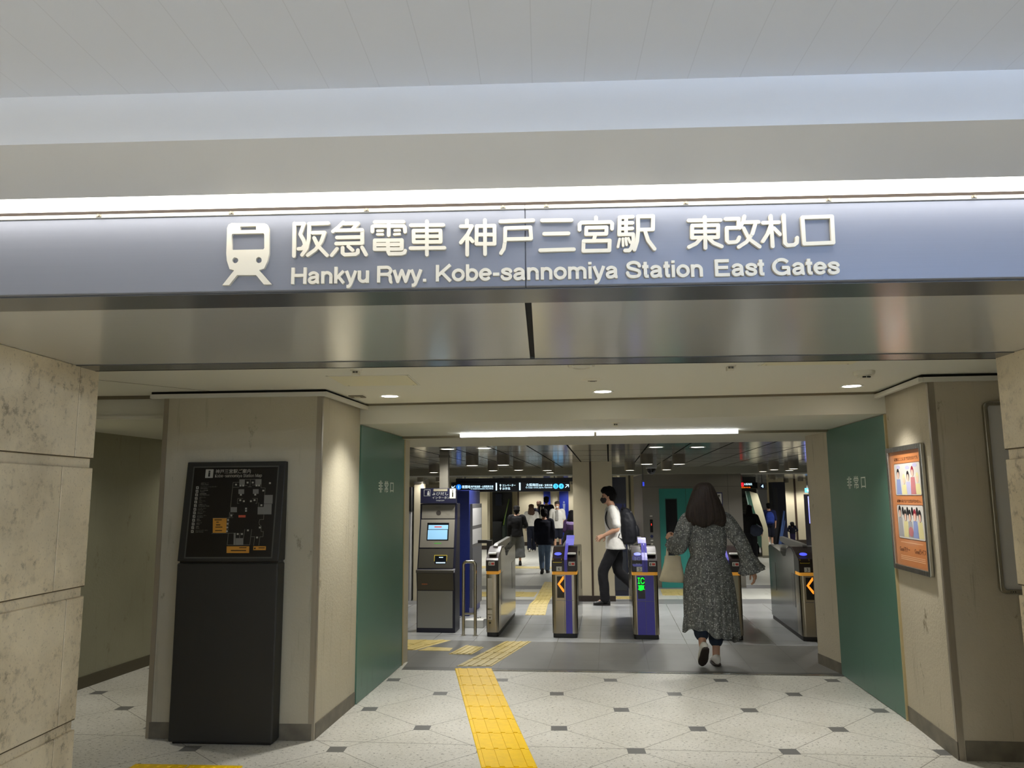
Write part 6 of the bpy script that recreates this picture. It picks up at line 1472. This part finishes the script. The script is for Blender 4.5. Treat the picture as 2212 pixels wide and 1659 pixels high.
# cream bag on her arm
bag = thing('tote_bag', 'cream canvas tote bag hanging from the arm of the woman in the floral dress', 'bag', (1.262, 7.93, 0.745))
BAGM = fabric('cream_canvas', (206, 196, 168), 0.08)
N = 40; rings = []
for z, rx, ry, xo in ((0.0, 0.118, 0.050, -0.004), (0.012, 0.124, 0.062, -0.004), (0.06, 0.120, 0.064, 0.0), (0.13, 0.106, 0.055, 0.004), (0.20, 0.090, 0.040, 0.008), (0.255, 0.080, 0.024, 0.010), (0.262, 0.079, 0.020, 0.010)):
    rings.append([(xo + rx * math.copysign(abs(math.cos(a)) ** 0.55, math.cos(a)) + 0.006 * math.sin(9 * z * 10 + 3 * a), ry * math.copysign(abs(math.sin(a)) ** 0.7, math.sin(a)) + 0.004 * math.sin(5 * a + z * 40), z + 0.03 * (0.5 - 0.5 * math.cos(a)) * (0 if z > 0.1 else 0.6)) for a in [2 * math.pi * k / N for k in range(N)]])
MB().loft(rings).build('sack', BAGM, bag, True, angle=60)
for y, dx in ((-0.018, 0.0), (0.018, 0.006)):
    pts = [(-0.045, y, 0.20), (-0.045, y, 0.262), (-0.040 + dx, y * 0.8, 0.34), (-0.026, y * 0.5, 0.372), (0.000, y * 0.5, 0.380), (0.026, y * 0.5, 0.360), (0.046 + dx, y * 0.9, 0.31), (0.050, y, 0.262), (0.050, y, 0.20)]
    p, r = curve_pts(pts, [0.011] * 9, 4)
    hb = MB(); hb.loft([[c + V3(math.cos(a) * 0.011, math.sin(a) * 0.0035, math.sin(a) * 0.002 + math.cos(a) * 0.003) for a in [2 * math.pi * k / 10 for k in range(10)]] for c in p])
    hb.build('handle', BAGM, bag, True)
# ---------------------------------------------------------------- the man with the backpack, walking across
def man():
    t = thing('person', 'masked man in white shirt and black trousers with black backpack, striding past the column', 'person', (1.045, 11.93, 0.0), math.radians(82))
    J = stand_pose(1.73, 0.05)
    J['pel'] = V3(0, -0.03, 0.915); J['waist'] = V3(0, -0.01, 1.06); J['chest'] = V3(0, 0.0, 1.27); J['neck'] = V3(0, 0.02, 1.455); J['head'] = V3(0, 0.065, 1.60)
    for k, q in (('L', -1), ('R', 1)):
        J['sh' + k] = V3(q * 0.185, 0.0, 1.39); J['hi' + k] = V3(q * 0.085, -0.03, 0.90)
    # left leg ahead, planted; right leg trailing on its toe
    J['knL'] = V3(-0.085, 0.165, 0.485); J['anL'] = V3(-0.085, 0.145, 0.085); J['toL'] = V3(-0.09, 0.305, 0.028)
    J['knR'] = V3(0.085, -0.05, 0.49); J['anR'] = V3(0.085, -0.33, 0.215); J['toR'] = V3(0.085, -0.20, 0.035)
    J['elL'] = V3(-0.225, -0.07, 1.12); J['wrL'] = V3(-0.215, 0.13, 1.02); J['hdL'] = V3(0.1, 0.85, -0.30)
    J['elR'] = V3(0.23, -0.06, 1.11); J['wrR'] = V3(0.20, 0.12, 1.00); J['hdR'] = V3(-0.1, 0.85, -0.3)
    body(J, t, 0.0065, curlL=0.35, curlR=0.5, yaw=0.0, pitch=-0.08, upL=V3(-0.6, 0.1, 0.7), upR=V3(0.6, 0.1, 0.7), spL=0.5)
    trousers(J, t, fabric('black_trousers', (22, 22, 25), 0.15), 0.094, 0.078, 0.070, 1.0, top=0.03)
    top(J, t, fabric('white_shirt', (206, 204, 198), 0.05), 0.40, 0.10, 0.172, 0.170, 0.136, 0.068, flare=0.03)
    shoes(J, t, mat('black_shoe', (18, 17, 17), 0.5))
    short_hair(J, t, HAIR, 0.0, -0.08, 0.0, vol=1.06)
    s = J['s']; c = J['head']; mb = MB()
    limb(mb, [c + V3(-0.05, 0.05, -0.055) * s, c + V3(0, 0.088, -0.060) * s, c + V3(0.05, 0.05, -0.055) * s], [0.030 * s, 0.036 * s, 0.030 * s], 14)
    limb(mb, [c + V3(-0.035, 0.05, -0.08) * s, c + V3(0, 0.078, -0.085) * s, c + V3(0.035, 0.05, -0.08) * s], [0.026 * s, 0.030 * s, 0.026 * s], 14)
    fuse('face_mask', mb, 0.007, mat('dark_mask', (44, 40, 40), 0.8), t, 3)
    # backpack, worn: part of what moves with him
    BP = fabric('black_backpack_cloth', (20, 21, 26), 0.12, 0.6)
    mb = MB()
    ell_loft(mb, [(V3(0, -0.215, 0.880), 0.10, 0.07), (V3(0, -0.225, 0.91), 0.15, 0.105), (V3(0, -0.235, 1.00), 0.160, 0.125), (V3(0, -0.230, 1.12), 0.160, 0.128), (V3(0, -0.215, 1.24), 0.152, 0.115), (V3(0, -0.195, 1.34), 0.132, 0.092), (V3(0, -0.175, 1.405), 0.09, 0.060), (V3(0, -0.165, 1.425), 0.04, 0.03)], 28, 2.8)
    pk = fuse('backpack', mb, 0.009, BP, t, 3, 0.012, 12)
    pc = MB(); ell_loft(pc, [(V3(0, -0.335, 0.93), 0.09, 0.03), (V3(0, -0.350, 0.98), 0.115, 0.038), (V3(0, -0.347, 1.10), 0.115, 0.038), (V3(0, -0.330, 1.16), 0.095, 0.03)], 20, 3)
    pc.build('front_pocket', BP, pk, True)
    for q in (-1, 1):
        p, r = curve_pts([(q * 0.10, -0.15, 1.40), (q * 0.115, -0.06, 1.455), (q * 0.125, 0.045, 1.425), (q * 0.135, 0.105, 1.30), (q * 0.145, 0.085, 1.16), (q * 0.150, -0.03, 1.03), (q * 0.13, -0.14, 0.96)], [0.02] * 7, 4)
        hb = MB(); hb.loft([[cc + V3(math.cos(a) * 0.024, math.sin(a) * 0.008, math.sin(a) * 0.004) for a in [2 * math.pi * k / 12 for k in range(12)]] for cc in p])
        hb.build('strap', BP, pk, True)
    MB().tube(curve_pts([(-0.03, -0.145, 1.42), (-0.028, -0.15, 1.465), (0.028, -0.15, 1.465), (0.03, -0.145, 1.42)], [0.008] * 4, 4)[0], 0.008, 8).build('grab_handle', BP, pk, True)
    MB().box((-0.075, -0.272, 1.322), (-0.02, -0.262, 1.362)).build('pale_badge', mat('badge_grey', (150, 150, 165), 0.4), pk)
    MB().tube([(-0.158, -0.10, 1.05), (-0.165, -0.07, 0.97), (-0.16, -0.05, 0.90)], 0.006, 6).build('strap_end', BP, pk)
man()
# ---------------------------------------------------------------- people deep in the hall
def walker(label, x, y, z, rz, H, skin_voxel=0.013, step=0.0, arm=0.0, **kw):
    t = thing('person', label, 'person', (x, y, z), math.radians(rz))
    J = stand_pose(H, 0.0, step, arm)
    return t, J
V_ = 0.014
BLACKTOP = fabric('black_top_cloth', (20, 20, 22)); NAVYTOP = fabric('navy_top_cloth', (20, 22, 36))
# woman in a black top and wide grey trousers
t, J = walker('person in black top and wide grey cropped trousers walking away behind the end gate', -0.74, 21.6, -0.25, 6, 1.58, step=-0.14)
J['hdL'] = V3(0, 0.1, -1)
J['elR'] = V3(0.26, 0.02, 1.05); J['wrR'] = V3(0.20, 0.20, 1.02); J['hdR'] = V3(-0.4, 0.8, 0.1)
body(J, t, V_); top(J, t, BLACKTOP, 1.0, 0.10, 0.185, 0.170, 0.150, 0.078, V_, 'black_top', 0.015)
mb = MB(); s = J['s']
for k in 'LR':
    h, n, a = J['hi' + k], J['kn' + k], J['an' + k]
    ell_loft(mb, [(h + V3(0, 0, 0.03), 0.085, 0.10), (h - V3(0, 0, 0.06), 0.10, 0.115), (h.lerp(n, 0.6), 0.13, 0.125), (n, 0.135, 0.125), (n.lerp(a, 0.72), 0.145, 0.13)], 20)
fuse('wide_trousers', mb, V_, fabric('grey_trouser_cloth', (82, 84, 84)), t, 2, 0.02, 9)
shoes(J, t, mat('black_shoe', (18, 17, 17), 0.5)); short_hair(J, t, HAIR, vol=1.05)
mb = MB(); mb.ball(J['head'] + V3(0, -0.05, -0.06), 0.05); fuse('hair_tie_knot', mb, V_, HAIR, t, 2)
# woman in a white top, hair in a bun, long dark skirt-like trousers and white shoes
t, J = walker('person with brown hair in white top and dark trousers, white shoes, beside the tall man', -0.42, 26.9, -0.25, 0, 1.56, step=0.12)
body(J, t, V_); top(J, t, fabric('white_top_cloth', (214, 212, 206)), 0.42, 0.0, 0.19, 0.175, 0.135, 0.085, V_, 'white_top')
trousers(J, t, fabric('navy_trouser_cloth', (20, 24, 38)), 0.105, 0.085, 0.085, 1.0, V_); shoes(J, t, mat('white_shoe', (214, 210, 200), 0.5), mat('white_shoe', (214, 210, 200), 0.5))
short_hair(J, t, hair_strands('light_brown_hair', (58, 40, 30), (96, 70, 52)), long=0.16, vol=1.15)
# companion hidden behind them: only the brown head shows
t, J = walker('brown haired person whose head shows between the white top and the tall man', -0.17, 29.3, -0.25, 0, 1.66)
body(J, t, V_); top(J, t, NAVYTOP, 0.9, 0.05, voxel=V_, name='navy_top'); trousers(J, t, fabric('black_trousers', (22, 22, 25), 0.15), voxel=V_); shoes(J, t, mat('black_shoe', (18, 17, 17), 0.5)); short_hair(J, t, MATS.get('light_brown_hair') or bpy.data.materials['light_brown_hair'])
# tall man in dark clothes with a pale backpack with straps
t, J = walker('tall person in dark clothes with a pale backpack whose white straps stand out', 0.10, 28.2, -0.25, -4, 1.82, step=-0.1)
body(J, t, V_); top(J, t, NAVYTOP, 0.9, 0.08, 0.185, 0.18, 0.14, 0.068, V_, 'navy_jacket'); trousers(J, t, fabric('navy_trouser_cloth', (20, 24, 38)), voxel=V_); shoes(J, t, mat('black_shoe', (18, 17, 17), 0.5)); short_hair(J, t, HAIR)
pk_m = fabric('pale_bag_cloth', (206, 204, 190), 0.06)
mb = MB(); ell_loft(mb, [(V3(-0.20, -0.20, 0.95), 0.06, 0.04), (V3(-0.20, -0.21, 1.0), 0.10, 0.06), (V3(-0.17, -0.20, 1.14), 0.095, 0.06), (V3(-0.15, -0.19, 1.24), 0.07, 0.045)], 18, 2.6)
bg = fuse('pale_backpack', mb, V_, pk_m, t, 2)
for x in (-0.19, -0.10):
    hb = MB(); hb.loft([[V3(x, yy, zz) + V3(math.cos(a) * 0.020, math.sin(a) * 0.010, 0) for a in [2 * math.pi * k / 8 for k in range(8)]] for yy, zz in ((-0.20, 1.20), (-0.17, 1.36), (-0.13, 1.46), (-0.06, 1.49))]); hb.build('strap', pk_m, bg)
# girl in jeans and a loose dark jacket
t, J = walker('person in loose black jacket and light blue jeans walking away in front of the group', 0.01, 19.3, -0.25, 4, 1.53, step=0.16)
J['toR'] += V3(0.03, 0, 0)
body(J, t, V_); top(J, t, NAVYTOP, 0.97, 0.16, 0.20, 0.215, 0.165, 0.080, V_, 'loose_jacket', 0.01)
trousers(J, t, fabric('light_denim', (98, 116, 142), 0.16), 0.098, 0.080, 0.066, 0.98, V_, 'jeans'); shoes(J, t, mat('dark_brown_shoe', (40, 32, 32), 0.5)); short_hair(J, t, HAIR, vol=1.08)
# man facing the viewer in a white shirt, mask, dark shorts
t, J = walker('person facing the gates in white open shirt, white mask and dark shorts', 0.46, 26.6, -0.25, 176, 1.66, step=0.1)
body(J, t, V_, yaw=0.0); top(J, t, fabric('white_shirt', (206, 204, 198), 0.05), 0.46, 0.12, 0.20, 0.195, 0.14, 0.080, V_, 'white_shirt', 0.01)
mb = MB()
for k in 'LR': limb(mb, [J['hi' + k], J['hi' + k].lerp(J['kn' + k], 0.9)], [0.105, 0.095], 14)
ell_loft(mb, [(J['pel'] - V3(0, 0, 0.08), 0.16, 0.11), (J['pel'] + V3(0, 0, 0.06), 0.16, 0.115)], 20)
fuse('shorts', mb, V_, fabric('navy_trouser_cloth', (20, 24, 38)), t, 2); shoes(J, t, mat('grey_shoe', (110, 108, 104), 0.6)); short_hair(J, t, hair_strands('grey_brown_hair', (52, 46, 42), (84, 76, 70)))
mb = MB(); mb.ball(J['head'] + V3(0, 0.06, -0.055), 0.048); fuse('face_mask', mb, V_, mat('white_mask', (222, 220, 218), 0.7), t, 2)
MB().front([(-0.045, 1.06), (0.045, 1.06), (0.035, 1.40), (-0.035, 1.40)], 0.150, 0.156).build('inner_shirt', fabric('grey_inner_cloth', (150, 148, 144)), t)
# girl with dark hair in lilac and black
t, J = walker('dark haired person in lilac collar and black coat half hidden by the stone column', 0.73, 20.6, -0.25, -16, 1.46, step=0.1)
J['wrL'] = V3(-0.16, 0.16, 0.92); J['hdL'] = V3(0.2, 0.6, -0.5)
body(J, t, V_); top(J, t, fabric('plum_cloth', (70, 48, 84), 0.2), 0.92, 0.0, 0.175, 0.17, 0.13, 0.068, V_, 'plum_top')
mb = MB(); ell_loft(mb, [(V3(0, 0, 1.27), 0.07, 0.07), (V3(0, 0, 1.22), 0.14, 0.105), (V3(0, 0, 1.15), 0.16, 0.125), (V3(0, 0, 1.10), 0.13, 0.12)], 22); fuse('lilac_collar', mb, V_, fabric('lilac_cloth', (168, 146, 200)), t, 2)
mb = MB(); ell_loft(mb, [(V3(0, 0, 0.98), 0.16, 0.13), (V3(0, 0, 0.90), 0.20, 0.17), (V3(-0.02, 0, 0.70), 0.25, 0.21), (V3(-0.02, 0, 0.48), 0.22, 0.20), (V3(0.0, 0, 0.36), 0.14, 0.14)], 26); fuse('black_skirt', mb, V_, BLACKTOP, t, 2, 0.03, 8)
shoes(J, t, mat('black_shoe', (18, 17, 17), 0.5)); short_hair(J, t, HAIR, long=0.12, vol=1.22)
mb = MB(); mb.ball(V3(0.06, 0.11, 0.90), 0.05, s=(1.3, 0.6, 0.7)); fuse('pale_pouch', mb, V_, fabric('mint_cloth', (170, 200, 196)), t, 2)
# boy with a blue backpack
t, J = walker('boy with blue backpack, dark shorts and bare calves walking away by the escalator', 7.87, 27.9, -0.25, -8, 1.54, step=0.15)
body(J, t, V_); top(J, t, fabric('navy_blue_cloth', (24, 30, 66)), 0.5, 0.05, 0.18, 0.175, 0.135, 0.070, V_, 'navy_shirt')
mb = MB()
for k in 'LR': limb(mb, [J['hi' + k], J['hi' + k].lerp(J['kn' + k], 0.95)], [0.10, 0.095], 14)
ell_loft(mb, [(J['pel'] - V3(0, 0, 0.08), 0.155, 0.11), (J['pel'] + V3(0, 0, 0.06), 0.155, 0.115)], 20)
fuse('shorts', mb, V_, fabric('navy_black_cloth', (20, 22, 34)), t, 2); shoes(J, t, mat('black_red_shoe', (52, 24, 26), 0.5)); short_hair(J, t, HAIR)
for k in 'LR':
    MB().tube([J['an' + k] + V3(0, 0, 0.01), J['an' + k].lerp(J['kn' + k], 0.25)], 0.046, 14).build('sock', mat('white_sock', (206, 204, 200), 0.8), t)
mb = MB(); ell_loft(mb, [(V3(0, -0.17, 0.86), 0.12, 0.06), (V3(0, -0.19, 0.92), 0.15, 0.09), (V3(0, -0.19, 1.08), 0.15, 0.09), (V3(0, -0.17, 1.20), 0.12, 0.07), (V3(0, -0.15, 1.25), 0.06, 0.04)], 20, 2.6)
fuse('blue_backpack', mb, V_, fabric('blue_backpack_cloth', (36, 56, 130)), t, 2)
# small child
t, J = walker('small child in navy clothes standing near the wall beyond gate 3', 9.05, 29.2, -0.25, -10, 0.86)
J['head'] = V3(0, 0.01, 0.755); J['neck'] = V3(0, 0.01, 0.665)
for k, q in (('L', -1), ('R', 1)): J['el' + k] = V3(q * 0.17, -0.02, 0.555); J['wr' + k] = V3(q * 0.115, 0.05, 0.50); J['hd' + k] = V3(-q * 0.6, 0.6, 0)
body(J, t, V_); top(J, t, NAVYTOP, 0.8, 0.06, 0.20, 0.20, 0.16, 0.08, V_, 'navy_jacket'); trousers(J, t, fabric('purple_navy_cloth', (40, 34, 66)), 0.12, 0.10, 0.09, 0.98, V_); shoes(J, t, mat('black_shoe', (18, 17, 17), 0.5))
J2 = dict(J); J2['s'] = 0.75; short_hair(J2, t, HAIR, vol=1.1)
# person in the dark at the foot of the escalator
t, J = walker('person in black at the dark foot of the escalator beside the cream side wall', 5.72, 22.2, -0.25, -20, 1.55, step=0.18)
J['elR'] = V3(0.27, 0.10, 0.98); J['wrR'] = V3(0.30, 0.22, 0.82)
body(J, t, V_); top(J, t, BLACKTOP, 0.9, 0.05, 0.19, 0.19, 0.14, 0.07, V_, 'black_top'); trousers(J, t, fabric('black_trousers', (22, 22, 25), 0.15), 0.12, 0.10, 0.09, 0.98, V_); shoes(J, t, mat('black_shoe', (18, 17, 17), 0.5)); short_hair(J, t, HAIR, long=0.1)
mb = MB(); ell_loft(mb, [(V3(0.17, -0.14, 0.72), 0.08, 0.06), (V3(0.18, -0.15, 0.80), 0.17, 0.10), (V3(0.18, -0.14, 0.95), 0.16, 0.09), (V3(0.15, -0.12, 1.03), 0.08, 0.05)], 20); fuse('shoulder_bag', mb, V_, fabric('slate_bag_cloth', (52, 58, 74)), t, 2)
